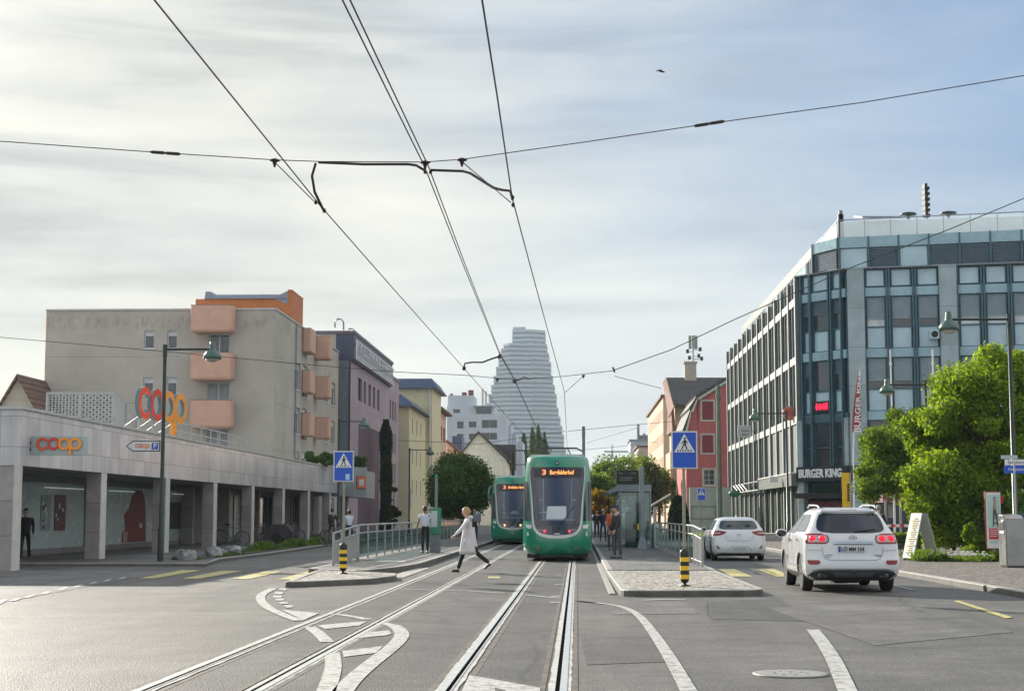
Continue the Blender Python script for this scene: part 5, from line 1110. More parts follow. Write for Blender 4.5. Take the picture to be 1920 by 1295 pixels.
# ======================= overhead line =======================
def wire(pts, r=.012, mb=None): mb.tube(pts, r, 5, 0, False)
ol = thing('overhead_line', 'tram contact wires, feeders and cross spans hung over the tracks', 'overhead line', (-2, 40, 5.5))
def wpts(seq): return [A(px, py, Y) for px, py, Y in seq]
mb = MB(); wire(wpts([(265, -30, 12.2), (600, 385, 20.7), (740, 544, 29), (870, 690, 45.5)]), .0085, mb); mb.build('contact_wire', [MATS['wire']], ol, True)
mb = MB(); wire(wpts([(870, 690, 45.5), (905, 730, 56), (1000, 835, 95), (1040, 890, 160)]), .010, mb); mb.build('contact_wire', [MATS['wire']], ol, True)
for dx, nm in ((0, 'feeder_wire'), (15, 'feeder_wire')):
    mb = MB(); wire(wpts([(627+dx, -30, 13.2), (795+dx*.5, 310, 20.5), (870+dx*.25, 500, 29), (935+dx*.1, 660, 45.5)]), .0085, mb); mb.build(nm, [MATS['wire']], ol, True)
    mb = MB(); wire(wpts([(935+dx*.1, 660, 45.5), (965+dx*.1, 714, 56), (1004+dx*.1, 800, 90), (1045, 880, 170)]), .010, mb); mb.build(nm, [MATS['wire']], ol, True)
mb = MB(); wire(wpts([(899, -30, 11.5), (932, 180, 14.6), (960, 370, 19.2), (1000, 520, 26), (1058, 733, 50)]), .0085, mb); mb.build('contact_wire', [MATS['wire']], ol, True)
mb = MB(); wire(wpts([(1058, 733, 50), (1061, 790, 66), (1064, 850, 90), (1072, 905, 160)]), .010, mb); mb.build('contact_wire', [MATS['wire']], ol, True)
Yn = 20.4
mb = MB(); wire(wpts([(-800, 225, 20.8), (-120, 260, 20.4), (0, 265, Yn), (310, 287, Yn), (515, 300, Yn), (600, 303, Yn), (797, 304, Yn), (866, 299, Yn), (1100, 266, 20.2), (1330, 232, 20), (1620, 192, 19.6), (1920, 142, 19.2), (2050, 120, 19), (2700, 5, 18.2)]), .0065, mb); mb.build('span_wire', [MATS['wire']], ol, True)
for px, py in ((310, 287), (1330, 232)):
    w = MB(); p = A(px, py, Yn); d = A(px+40, py+(3 if px < 900 else -6.5), Yn)-p; d.normalize(); w.lathe([(.012, -.2), (.022, -.17), (.022, -.02), (.012, 0), (.022, .02), (.022, .17), (.012, .2)], (0, 0, 0), 8, 0, 'X')
    m = d.to_track_quat('X', 'Z').to_matrix().to_4x4(); w.v = [Matrix.Translation(p) @ m @ v for v in w.v]; w.build('strain_insulator', [MATS['wire']], ol, True)
def hanger(px, py, Y, name='hanger'):
    w = MB(); p = A(px, py, Y); w.lathe([(.005, .03), (.065, .01), (.07, -.005), (.03, -.02), (.02, -.06), (.012, -.09)], tuple(p), 10); w.build(name, [MATS['wire']], ol, True)
for px, py in ((515, 301), (797, 305), (866, 300)): hanger(px, py, Yn)
for pts, r in (([(592, 306, Yn), (585, 330, Yn), (590, 360, 20.5), (606, 393, 20.7)], .018), ([(597, 304.5, Yn), (680, 308, Yn), (765, 308, Yn), (780, 310, Yn), (797, 320, Yn)], .018), ([(808, 319, Yn), (868, 321, 20.2), (882, 325, 20.1), (925, 352, 19.5), (940, 356, 19.3), (957, 358, 19.2), (961, 375, 19.2)], .018), ([(516, 305, Yn), (588, 377, 20.6)], .007), ([(868, 305, Yn), (958, 380, 19.3)], .007),
               ([(868, 692, 45.5), (872, 681, 45.5), (885, 679, 45.5), (905, 679, 45.5), (920, 673, 45.5), (936, 668, 45.5)], .025), ([(960, 714, 56), (975, 712, 56), (982, 706, 56), (995, 711, 56)], .02), ([(1060, 735, 50), (1094, 704, 49)], .012)):
    mb = MB(); mb.tube(wpts(pts), r, 6, 0); mb.build('jumper_cable' if r > .01 else 'dropper', [MATS['wire']], ol, True)
for (px, py, Y) in ((592, 379, 20.6), (608, 395, 20.8), (797, 322, Yn), (807, 322, Yn), (961, 370, 19.2), (962, 384, 19.4), (870, 690, 45.5), (936, 668, 45.5), (965, 714, 56)):
    w = MB(); s = .025*Y/20; p = A(px, py, Y); w.ball(p, s, 0, 8, (1, 1.5, 1.3)); w.build('clamp', [MATS['wire']], ol, True)
mb = MB(); wire(wpts([(-700, 560, 50), (-60, 628, 50), (0, 632, 50), (300, 658, 50), (550, 681, 50), (740, 697, 50), (870, 703, 50), (965, 712, 50), (1060, 705, 49), (1148, 695, 48)]), .010, mb); mb.build('span_wire', [MATS['wire']], ol, True)
mb = MB(); wire(wpts([(1148, 695, 48), (1260, 655, 47), (1375, 600, 46), (1600, 500, 45), (1780, 430, 44), (1920, 372, 43), (2050, 318, 42), (2500, 130, 39)]), .014, mb); mb.build('span_wire', [MATS['wire']], ol, True)
mb = MB(); wire(wpts([(1152, 705, 48), (1240, 728, 60)]), .010, mb); mb.build('span_wire', [MATS['wire']], ol, True)
w = MB(); p = A(1147, 698, 48)
vs = [p+Vector((.08*math.cos(a), 0, .16*math.sin(a))) for a in np.linspace(0, 2*math.pi, 17)]; w.tube(vs, .03, 6, 0, False); w.build('ring_insulator', [MATS['wire']], ol, True)
hanger(1094, 704, 49); hanger(932, 711, 50)
for seq in ([(1065, 808, 120), (1200, 795, 120), (1260, 790, 120)], [(1068, 845, 150), (1150, 838, 150), (1230, 828, 150)], [(1100, 830, 110), (1200, 800, 100)], [(745, 825, 120), (900, 832, 120), (1060, 808, 120)]):
    mb = MB(); wire(wpts(seq), .018, mb); mb.build('span_wire', [MATS['wire']], ol, True)
# poles
def pole(name, label, cat, px, pyt, Y, r0, r1, mat, group=None):
    p = A(px, 1000, Y); zt_ = A(px, pyt, Y).z; w = MB(); n = 6
    w.tube([(p.x, Y, 0), (p.x, Y, zt_)], [r0, r1], 14); w.tube([(p.x, Y, 0), (p.x, Y, .25)], [r0*1.3, r0*1.3], 14)
    for z_ in (zt_*.55, zt_*.62, zt_*.92): w.tube([(p.x, Y, z_), (p.x, Y, z_+.12)], [r0*1.12]*2, 14)
    return top(name, w, [mat], label, cat, group)
pole('catenary_pole', 'thick green grey overhead line pole in front of the red house', 'pole', 1350, 722, 115, .19, .15, M('pole_green', (.17, .21, .175), .5, .2))
pole('catenary_pole', 'grey overhead line pole rising behind the front tram', 'pole', 1095, 799, 125, .13, .12, MATS['galv_dark'])
pole('catenary_pole', 'dark overhead line pole beside the roof gear of the rear tram', 'pole', 962, 850, 130, .13, .12, MATS['dark_metal'])
pole('flag_pole', 'slim white flag pole left of the pair before the office windows', 'pole', 1678, 655, 75, .05, .035, MATS['white'])
pole('flag_pole', 'slim white flag pole right of the pair before the office windows', 'pole', 1758, 655, 75, .05, .035, MATS['white'])
# street lamps: mast, arm and bell shade
def lamp(label, pxp, pyt, Y, arm, scale=1.0, base=None):
    p = A(pxp, pyt, Y); zt_ = p.z; b = base or (p.x, Y); o = thing('street_lamp', label, 'street lamp', (b[0], b[1], 0), 0, 'green bell street lamps')
    w = MB(); w.tube([(0, 0, 0), (0, 0, 1.1), (0, 0, 1.12), (0, 0, zt_)], [.095, .095, .07, .055], 12); w.tube([(0, 0, zt_-.35), (0, 0, zt_+.02)], [.07, .07], 12); w.build('post', [MATS['lamp_green']], o)
    w = MB(); w.tube([(0, 0, zt_-.13), (arm, 0, zt_-.13)], .035, 8); w.tube([(arm, 0, zt_-.05), (arm, 0, zt_-.3)], .03, 8); w.build('arm', [MATS['lamp_green']], o)
    s = scale; prof = [(.03, .22), (.075, .20), (.09, .12), (.10, 0.), (.115, -.04), (.20, -.10), (.27, -.20), (.29, -.32), (.27, -.32), (.24, -.2), (.05, -.12)]
    w = MB(); w.lathe([(r*s, z*s) for r, z in prof], (arm, 0, zt_-.12), 20); sh_ = w.build('lamp_shade', [M('lamp_shade', (.05, .115, .09), .38, var=.12, scale=8, coat=.3)], o)
    w = MB(); w.lathe([(.22*s, -.30*s), (.20*s, -.36*s), (.1*s, -.40*s), (.01, -.41*s)], (arm, 0, zt_-.12), 16); w.build('diffuser', [M('diffuser', (.5, .52, .45), .3)], sh_); return o
g1 = G(302, 1058); lamp('black green street lamp beside the rocks with the parking sign on its post', 309, 647, g1.y, A(398, 650, g1.y).x-A(309, 650, g1.y).x, base=(A(305, 850, g1.y).x, g1.y))
Yl = 46.5; lamp('green street lamp beside the right litter bin with blue street name plates', 1893, 590, Yl, A(1780, 600, Yl).x-A(1893, 600, Yl).x, 1.05, base=(A(1900, 850, Yl).x, Yl))
lamp('street lamp rising out of the small dark tree before the office', 1735, 715, 66, A(1663, 717, 66).x-A(1735, 717, 66).x, 1.1)
lamp('street lamp standing between the office street face and the small white car', 1474, 770, 84, A(1415, 775, 84).x-A(1474, 775, 84).x, 1.1)
lamp('street lamp in front of the mauve building behind the left pedestrian sign', 636, 786, 100, A(683, 790, 100).x-A(636, 790, 100).x, 1.1)
lamp('street lamp in front of the pale yellow building', 768, 840, 125, A(807, 845, 125).x-A(768, 845, 125).x, 1.1)
lamp('small distant street lamp above the right hand bushes', 1180, 856, 180, A(1155, 860, 180).x-A(1180, 860, 180).x, 1.5)
# thin crane on the horizon
w = MB(); Yc = 900; a = A(1148, 870, Yc); w.box(a.x-.6, a.x+.6, Yc, Yc+1, 0, A(1148, 845, Yc).z); b0 = A(1133, 846, Yc); b1 = A(1178, 852, Yc); w.box(b0.x, b1.x, Yc, Yc+1, b0.z-.6, b0.z+.4); w.box(a.x-.3, a.x+.3, Yc, Yc+1, b0.z, b0.z+4); top('tower_crane', w, [M('crane', (.4, .38, .33), .6)], 'faint tower crane on the horizon right of the trams', 'crane')

# ======================= signs =======================
def tri_sign(label, px0, px1, py0, py1, Y, polepx, zbase, sticker=False, bollard=True, tag_group='blue pedestrian crossing signs'):
    a = A(px0, py0, Y); b = A(px1, py1, Y); cx = A(polepx, 1000, Y).x; o = thing('pedestrian_sign', label, 'road sign', (cx, Y, zbase), 0, tag_group)
    w = MB(); w.tube([(cx, Y, zbase), ((a.x+b.x)/2*.0+cx, Y, a.z-.05)], .03, 12); w.build('post', [M('post_olive', (.25, .26, .20), .45, .4)], o, True)
    W = b.x-a.x; Hh = a.z-b.z; cc = (a.x+b.x)/2; e = W*.035
    w = MB(); w.cbox(a.x, b.x, Y-.06, Y-.03, b.z, a.z, .008); w.build('panel_back', [MATS['sign_back']], o, True)
    w = MB(); w.cbox(a.x+e*.6, b.x-e*.6, Y-.066, Y-.058, b.z+e*.6, a.z-e*.6, .003, 1); w.cbox(a.x+e*1.6, b.x-e*1.6, Y-.072, Y-.062, b.z+e*1.6, a.z-e*1.6, .002, 0); pn = w.build('panel', [MATS['blue_sign'], MATS['white']], o, True)
    # white triangle, walking figure, zebra
    t = W*.40; yb_ = a.z-W*.86+W*.05; yt_ = a.z-W*.11; d = Y-.0735
    w = MB(); w.poly([(cc-t, d, yb_), (cc+t, d, yb_), (cc, d, yt_)], 0); k = W/.5
    def pl(pts, mi=1, dd=.001): w.poly([(cc+x*k, d-dd, yb_+z*k) for x, z in pts], mi)
    for q in range(6): x = -.145+q*.05; pl([(x, .015), (x+.028, .015), (x+.034, .045), (x+.008, .045)])
    pl([(-.022+.022*math.cos(a_)+.03, .262+.022*math.sin(a_)) for a_ in np.linspace(0, 6.2, 9)])
    pl([(-.02, .15), (.028, .15), (.034, .235), (-.012, .235)]); pl([(-.02, .155), (.01, .155), (-.045, .05), (-.07, .05)]); pl([(.0, .155), (.028, .155), (.062, .05), (.036, .05)]); pl([(-.012, .23), (-.012, .205), (-.055, .155), (-.062, .17)]); pl([(.03, .23), (.03, .205), (.062, .165), (.072, .18)])
    if sticker: w.poly([(cc+.05*k, d-.001, b.z+.05*k), (cc+.15*k, d-.001, b.z+.05*k), (cc+.15*k, d-.001, b.z+.19*k), (cc+.05*k, d-.001, b.z+.19*k)], 2)
    w.build('symbol', [MATS['white'], MATS['black'], M('sticker', (.35, .55, .7), .4)], pn, True, recalc=False)
    if bollard:
        bo = thing('bollard', label.replace('blue pedestrian sign', 'black and yellow striped bollard').split(' on ')[0]+' foot of the '+('left' if px0 < 900 else 'right')+' pedestrian sign', 'bollard', (cx, Y, zbase), 0, 'striped bollards'); bo['label'] = 'black and yellow striped bollard round the post of the '+('left' if px0 < 900 else 'right')+' pedestrian sign'
        w = MB(); rad = .092; H0 = .12; zz = zbase
        segs = [(0, rad*.35, 0), (.05, rad*.35, 0), (.06, rad*.8, 0), (.14, rad, 0)]; w.lathe([(.11, 0), (.11, .02), (rad*.35, .03), (rad*.35, .06), (rad*.75, .075), (rad, .14)], (cx, Y, zz), 20, 0)
        zc = .14; cols = [1, 0, 1, 0, 1, 0]; 
        for q, c_ in enumerate(cols): w.lathe([(rad, zc), (rad, zc+.085)], (cx, Y, zz), 20, c_); zc += .085
        w.lathe([(rad, zc), (rad*.97, zc+.03), (rad*.75, zc+.06), (rad*.4, zc+.075), (.03, zc+.08)], (cx, Y, zz), 20, 0)
        w.v = [Vector((v.x, v.y, v.z)) for v in w.v]; w.build('body', [MATS['black'], MATS['yellow']], bo, True)
    return o
bl = A(643, 1000, 38.0); gl = G(643, 1075, .125); gr = G(1284, 1098, .125)
tri_sign('blue pedestrian sign with a small pale sticker on the left island', 626, 664, 845, 903, gl.y, 644, .125, True)
tri_sign('larger looking blue pedestrian sign on the right cobbled island', 1258, 1308, 808, 879, gr.y, 1283, .125)
tri_sign('small distant blue pedestrian sign beside the small white car', 1307, 1323, 915, 938, 96, 1315, 0, bollard=False)
# parking direction sign on the lamp post
Yg_ = g1.y-.1; a = A(236, 826, Yg_); b = A(300, 846, Yg_); o = thing('direction_sign', 'white arrow shaped coop parking sign pointing left on the lamp post', 'sign', ((a.x+b.x)/2, Yg_, b.z)); zm = (a.z+b.z)/2
def arrowpoly(s): return [(a.x+s*1.3, zm), (a.x+.22+s*.4, a.z-s), (b.x-s, a.z-s), (b.x-s, b.z+s), (a.x+.22+s*.4, b.z+s)]
w = MB(); w.prism([(x, Yg_, z) for x, z in arrowpoly(0)], (0, .04, 0)); w.build('frame', [MATS['black']], o, True); w = MB(); w.poly([(x, Yg_-.004, z) for x, z in arrowpoly(.03)]); w.build('panel', [MATS['white']], o, True, recalc=False)
logo(o, (a.x+.30, Yg_-.008, zm-.05), (1, 0, 0), (0, -1, 0), .125, .003, LM, LM[0]); w = MB(); w.box(b.x-.26, b.x-.06, Yg_-.012, Yg_-.006, zm-.10, zm+.10); w.build('parking_plate', [MATS['blue_sign']], o, True); lettering('lettering', 'P', .2, (b.x-.16, Yg_-.016, zm), o, MATS['white'], depth=.002, bold=.006)
# street name plates on the right lamp post
Yn_ = Yl-.12; a = A(1884, 861, Yn_); b = A(1945, 887, Yn_); o = thing('street_name_plates', 'white and blue name plates on the right lamp post', 'sign', (A(1905, 870, Yn_).x, Yn_, b.z)); zm = A(1900, 872, Yn_).z
w = MB(); w.box(a.x, b.x, Yn_-.02, Yn_, zm+.005, a.z); w.build('white_plate', [MATS['white']], o, True); w = MB(); w.box(a.x-.03, b.x, Yn_-.02, Yn_, b.z, zm-.005); w.build('blue_plate', [MATS['blue_sign']], o, True)
w = MB(); c0 = A(1877, 853, Yn_); c1 = A(1908, 860, Yn_); w.box(c0.x, c1.x, Yn_-.02, Yn_, c1.z, c0.z); w.build('side_plate', [M('mint', (.40, .50, .50), .5)], o, True)
lettering('lettering', 'Schulstrasse', .13, (a.x+.08, Yn_-.024, (a.z+zm)/2), o, MATS['black'], depth=.001, align='LEFT'); lettering('lettering', 'Hauptstrasse', .12, (a.x+.08, Yn_-.024, (b.z+zm)/2), o, MATS['white'], depth=.001, align='LEFT')
w = MB(); q = A(1735, 912, 63); w.cbox(q.x-.12, q.x+.12, 62.9, 62.95, q.z-.35, q.z+.25, .02); o = top('blue_pennant', w, [MATS['blue_sign']], 'small blue and white tag hanging in the bright tree', 'sign'); o.rotation_euler = (0, R(12), 0)
# feather flag, yellow banner
q = A(1605, 880, 84); o = thing('feather_flag', 'tall red and white feather flag reading BURGER in front of the concrete pier', 'flag', (q.x, 84, 0)); w = MB()
xb = A(1600, 880, 84).x; w.tube([(xb, 84, 0), (xb+.02, 84, 4.5), (xb+.12, 84, 7), (A(1613, 690, 84).x, 84, A(1613, 690, 84).z)], [.04, .035, .025, .01], 8); w.build('pole', [MATS['white']], o, True)
zl0 = A(1600, 810, 84).z; zl1 = A(1613, 692, 84).z; xL = A(1597, 800, 84).x; xR_ = A(1613.5, 800, 84).x; w = MB(); n = 14; V = []
for k in range(n+1):
    t = k/n; z_ = zl0+(zl1-zl0)*t; l = xL+(xR_-xL)*(t**1.6)*.95; V += [(l, 83.9+.05*math.sin(t*9), z_), (xR_+.02*math.sin(t*5), 83.9+.05*math.cos(t*7), z_)]
for k in range(n): w.add([V[2*k], V[2*k+1], V[2*k+3], V[2*k+2]], [(0, 1, 2, 3)])
w.build('banner', [M('flag_red', (.34, .06, .05), .7)], o, True, recalc=False)
me = text_mesh('BURGER KING', .50, .004, .012); wd = max(v.co.x for v in me.vertices)-min(v.co.x for v in me.vertices); me.transform(Matrix.Diagonal((3.2/wd, 1, 1, 1))); me.transform(Matrix.Rotation(math.pi/2, 4, 'Z'))
for v in me.vertices: t = (v.co.y+1.6)/3.2; v.co.x = v.co.x*(1-.82*max(0, t)**1.2)+.17*max(0, t)**1.5
me.transform(Matrix.Rotation(math.pi/2, 4, 'X')); me.transform(Matrix.Translation(((xL+xR_)/2+.05, 83.8, (zl0+zl1)/2-.05))); me.materials.clear(); me.materials.append(MATS['white']); link('lettering', me, o, True)
a = A(1578, 886, 70); b = A(1595, 990, 70); o = thing('banner_flag', 'upright yellow banner behind the large white car', 'flag', ((a.x+b.x)/2, 70, 0)); w = MB(); n = 10
for k in range(n):
    z0_ = a.z-(a.z-.4)*k/n; z1_ = a.z-(a.z-.4)*(k+1)/n; w.quad((a.x, 70+.03*math.sin(k), z0_), (b.x, 70+.03*math.cos(k), z0_), (b.x, 70+.03*math.cos(k+1), z1_), (a.x, 70+.03*math.sin(k+1), z1_))
w.build('banner', [MATS['yellow']], o, True, recalc=False); w = MB(); w.tube([(b.x+.03, 70, .1), (b.x+.03, 70, a.z)], .025, 8); w.build('pole', [MATS['galv']], o, True)
me = text_mesh('Rauch', .22, .003, .004); me.transform(Matrix.Rotation(math.pi/2, 4, 'Z')); me.transform(Matrix.Rotation(math.pi/2, 4, 'X')); me.transform(Matrix.Translation((a.x+.28, 69.95, a.z-1.0))); me.materials.clear(); me.materials.append(MATS['black']); bpy.data.meshes.remove(me)
w = MB(); 
for k in range(7): w.box(a.x+.22, a.x+.32, 69.94, 69.955, a.z-.55-k*.11, a.z-.47-k*.11)
w.build('text_marks', [MATS['black']], o, True)
# ======================= vehicle shells =======================
def smooth(t): return t*t*(3-2*t)
class Shell:
    """stack of horizontal outlines. level: z, y_rear, y_front, half width, rear round depth, front round depth"""
    def __init__(s, levels, nr=2.6, nf=2.6): s.L = levels; s.nr = nr; s.nf = nf
    def at(s, z):
        L = s.L
        if z <= L[0][0]: return L[0][1:]
        for i in range(len(L)-1):
            if L[i][0] <= z <= L[i+1][0]:
                t = (z-L[i][0])/(L[i+1][0]-L[i][0]); p0 = L[max(i-1, 0)]; p1 = L[i]; p2 = L[i+1]; p3 = L[min(i+2, len(L)-1)]; out = []
                h = p2[0]-p1[0]
                for k in range(1, 6):
                    m1 = (p2[k]-p0[k])/max(p2[0]-p0[0], 1e-6)*h if i > 0 else (p2[k]-p1[k]); m2 = (p3[k]-p1[k])/max(p3[0]-p1[0], 1e-6)*h if i+2 < len(L) else (p2[k]-p1[k])
                    dd = p2[k]-p1[k]
                    for m in (m1, m2): pass
                    lim = lambda m: 0 if m*dd <= 0 else (math.copysign(min(abs(m), 2.5*abs(dd)), dd)); m1, m2 = lim(m1), lim(m2)
                    out.append((2*t**3-3*t**2+1)*p1[k]+(t**3-2*t**2+t)*m1+(-2*t**3+3*t**2)*p2[k]+(t**3-t**2)*m2)
                return tuple(out)
        return L[-1][1:]
    def rear(s, x, z, off=0):
        yr, yf, hw, rr, rf = s.at(z); d = min(abs(x)/hw, .9999); return yr+rr*(1-(1-d**s.nr)**(1/s.nr))-off
    def side(s, y, z, off=0):
        yr, yf, hw, rr, rf = s.at(z)
        if y < yr+rr: q = min(1, max(0, (yr+rr-y)/rr)); return hw*(1-q**s.nr)**(1/s.nr)+off
        if y > yf-rf: q = min(1, max(0, (y-yf+rf)/rf)); return hw*(1-q**s.nf)**(1/s.nf)+off
        return hw+off
    def loop(s, z, K=14):
        yr, yf, hw, rr, rf = s.at(z); P = []
        for k in range(-K, K+1):
            a = math.pi/2*k/K; x = hw*math.copysign(abs(math.sin(a))**(2/s.nr), a) if k else 0; P.append((x, yr+rr-rr*abs(math.cos(a))**(2/s.nr), z))
        for k in range(1, 6): P.append((hw, yr+rr+(yf-rf-yr-rr)*k/6, z))
        for k in range(-K, K+1):
            a = -math.pi/2*k/K; x = hw*math.copysign(abs(math.sin(a))**(2/s.nf), a) if k else 0; P.append((x, yf-rf+rf*abs(math.cos(a))**(2/s.nf), z))
        for k in range(1, 6): P.append((-hw, yf-rf-(yf-rf-yr-rr)*k/6, z))
        return P
    def mesh(s, mb, zs, mi=0, K=14):
        loops = [s.loop(z, K) for z in zs]; n = len(loops[0]); v = [p for l in loops for p in l]
        mb.add(v, [(i*n+k, i*n+(k+1) % n, (i+1)*n+(k+1) % n, (i+1)*n+k) for i in range(len(zs)-1) for k in range(n)], mi, True)
        mb.add(loops[0], [tuple(range(n))], mi); mb.add(loops[-1], [tuple(range(n))], mi, True)
    def rear_patch(s, mb, rows, off=.006, m=14, mi=0):
        """rows: (z, xleft, xright)"""
        V = []
        R_ = []
        for i in range(len(rows)-1):
            for q in range(3): t = q/3; R_.append(tuple(rows[i][k]*(1-t)+rows[i+1][k]*t for k in range(3)))
        R_.append(rows[-1])
        for z, a, b in R_:
            for k in range(m+1): x = a+(b-a)*k/m; V.append((x, s.rear(x, z, off), z))
        mb.add(V, [(i*(m+1)+k, i*(m+1)+k+1, (i+1)*(m+1)+k+1, (i+1)*(m+1)+k) for i in range(len(R_)-1) for k in range(m)], mi, True)
    def side_patch(s, mb, rows, sgn=-1, off=.006, m=10, mi=0):
        V = []; R_ = []
        for i in range(len(rows)-1):
            for q in range(3): t = q/3; R_.append(tuple(rows[i][k]*(1-t)+rows[i+1][k]*t for k in range(3)))
        R_.append(rows[-1])
        for z, a, b in R_:
            for k in range(m+1): y = a+(b-a)*k/m; V.append((sgn*s.side(y, z, off), y, z))
        mb.add(V, [(i*(m+1)+k, i*(m+1)+k+1, (i+1)*(m+1)+k+1, (i+1)*(m+1)+k) for i in range(len(R_)-1) for k in range(m)], mi, True)
    def rear_ribbon(s, mb, pts, w, off=.01, mi=0):
        Q = []
        for i in range(len(pts)-1):
            for q in range(5): t = q/5; Q.append(tuple(pts[i][k]*(1-t)+pts[i+1][k]*t for k in range(len(pts[i]))))
        Q.append(pts[-1]); V = []
        for i, p in enumerate(Q):
            a = Q[max(i-1, 0)]; b = Q[min(i+1, len(Q)-1)]; tx, tz = b[0]-a[0], b[1]-a[1]; l = math.hypot(tx, tz) or 1; nx, nz = -tz/l, tx/l; ww = (p[2] if len(p) > 2 else w)/2
            for sg_ in (1, -1): x, z = p[0]+nx*ww*sg_, p[1]+nz*ww*sg_; V.append((x, s.rear(x, z, off), z))
        mb.add(V, [(2*i, 2*i+1, 2*i+3, 2*i+2) for i in range(len(Q)-1)], mi, True)

# ======================= trams =======================
M('tram_green', (.006, .225, .128), .22, var=.05, scale=.8, coat=.7, spec=.6); M('tram_roof', (.45, .47, .47), .45); M('tram_glass', (.012, .018, .032), .07, var=.2, scale=.6, spec=.8); M('tram_glass2', (.04, .055, .095), .12, var=.15, scale=.8, spec=.7)
M('stripe', (.60, .63, .64), .35); M('tram_black', (.010, .012, .018), .3); M('paper', (.50, .55, .58), .7, var=.04)
def tram(label, X, Y, dest, lights, plate):
    t = thing('tram', label, 'tram', (X, Y, 0), 0, 'green trams at the stop')
    L = 32.0
    S = Shell([(.22, .22, L, 1.06, 1.0, 1.0), (.34, .06, L, 1.13, 1.0, 1.0), (.6, .0, L, 1.15, 1.0, 1.0), (1.0, .02, L, 1.15, 1.0, 1.0), (1.5, .16, L, 1.15, 1.0, 1.0), (2.2, .40, L, 1.14, .95, 1.0), (2.8, .62, L, 1.11, .85, 1.0), (3.15, .74, L, 1.07, .8, 1.0), (3.38, .86, L, 1.02, .75, 1.0), (3.47, 1.0, L, .95, .7, .9), (3.50, 1.25, L-.2, .80, .6, .7)], 2.3, 2.6)
    w = MB(); S.mesh(w, list(np.concatenate([np.linspace(.22, 1.1, 12), np.linspace(1.2, 3.35, 20), np.linspace(3.39, 3.5, 5)]))); w.build('body', [MATS['tram_green']], t)
    w = MB(); w.box(-.93, .93, 1.9, L-1, 3.49, 3.56); w.box(-.7, .7, 12, 15, 3.56, 3.74); w.box(-.7, .7, 18, 26, 3.56, 3.76); w.build('roof', [MATS['tram_roof']], t, bevel=.02)
    w = MB(); S.rear_ribbon(w, [(-.93, 3.485), (-.5, 3.50), (0, 3.503), (.5, 3.50), (.93, 3.485)], .03, .0); 
    # windscreen
    rows = [(3.10, .90), (2.9, .895), (2.5, .865), (2.1, .825), (1.7, .79), (1.4, .77), (1.2, .75), (1.08, .70), (.97, .60), (.90, .48), (.86, .30)]
    w = MB(); S.rear_patch(w, [(z, -h, h) for z, h in rows], .006, 20); w.build('windscreen', [MATS['tram_glass']], t)
    w = MB(); S.rear_patch(w, [(2.72, -.66, .72), (2.2, -.64, .68), (1.75, -.61, .64), (1.33, -.58, .56)], .012, 16); w.build('inner_glass', [MATS['tram_glass2']], t)
    w = MB(); S.rear_patch(w, [(2.70, -.48, -.44), (1.33, -.46, -.42)], .016, 2); S.rear_patch(w, [(2.70, .48, .50), (1.33, .44, .46)], .016, 2); S.rear_patch(w, [(1.62, -.58, -.34), (1.58, -.58, -.34)], .016, 2); S.rear_patch(w, [(1.37, -.56, .54), (1.34, -.56, .54)], .016, 8); S.rear_patch(w, [(2.02, -.58, -.46), (1.98, -.58, -.46)], .016, 2); S.rear_patch(w, [(2.02, .48, .62), (1.98, .48, .62)], .016, 2); w.build('cab_fittings', [M('cab', (.20, .24, .30), .5)], t)
    w = MB(); S.rear_patch(w, [(1.80, -.32, .30), (1.38, -.36, .30)] if plate else [(1.72, -.05, .25), (1.55, -.15, .35)], .018, 6); w.build('cab_panel', [MATS['paper'] if plate else M('cabseat', (.16, .20, .27), .6)], t)
    # white U line
    L_ = [(-.90, 3.12, .025), (-.925, 2.9, .028), (-.89, 2.5, .032), (-.85, 2.1, .04), (-.82, 1.7, .045), (-.80, 1.4, .055), (-.78, 1.2, .065), (-.735, 1.06, .08), (-.64, .94, .095), (-.49, .86, .10), (-.28, .815, .105), (0, .80, .105)]
    pts = L_+[(-x, z, w_) for x, z, w_ in L_[-2::-1]]; w = MB(); S.rear_ribbon(w, pts, .05, .014); w.build('stripe', [MATS['stripe']], t)
    # destination display
    w = MB(); S.rear_patch(w, [(3.07, -.80, .84), (2.76, -.78, .80)], .014, 12); dd = w.build('destination_display', [MATS['tram_black']], t)
    def wrap(me, z, x0, size_to):
        xs = [v.co.x for v in me.vertices]; wd = max(xs)-min(xs); k = size_to/wd; mn = min(xs)
        for v in me.vertices: x = x0+(v.co.x-mn)*k; zz = z+v.co.y; v.co = Vector((x, S.rear(x, zz, .022), zz))
        return me
    me = wrap(text_mesh(dest, .20, 0, .004), 2.915, -.24, .80); me.materials.append(M('led_orange', (1.0, .36, .10), .5, emis=.75, var=0)); link('lettering', me, dd)
    me = wrap(text_mesh('3', .24, 0, .004), 2.915, -.50, .13); me.materials.append(M('led_redorange', (1.0, .22, .10), .5, emis=1.0, var=0)); link('lettering', me, dd)
    # side glass wrapping behind the pillars
    for sg_ in (-1, 1):
        w = MB(); S.rear_patch(w, [(z, sg_*a, sg_*b) for z, a, b in ((2.62, 1.0, 1.105), (2.3, .93, 1.12), (1.9, .90, 1.135), (1.5, .87, 1.14), (1.32, .86, 1.14))], .006, 6); w.build('corner_window', [MATS['tram_glass']], t)
        w = MB(); S.side_patch(w, [(2.75, 1.6, L-1.5), (1.30, 1.5, L-1.5)], sg_, .006, 30); w.build('side_window', [MATS['tram_glass']], t)
        for k in range(5): 
            y = 3.2+k*6; w = MB(); S.side_patch(w, [(2.9, y, y+1.4), (.35, y, y+1.4)], sg_, .012, 3); w.build('door', [MATS['tram_glass2']], t)
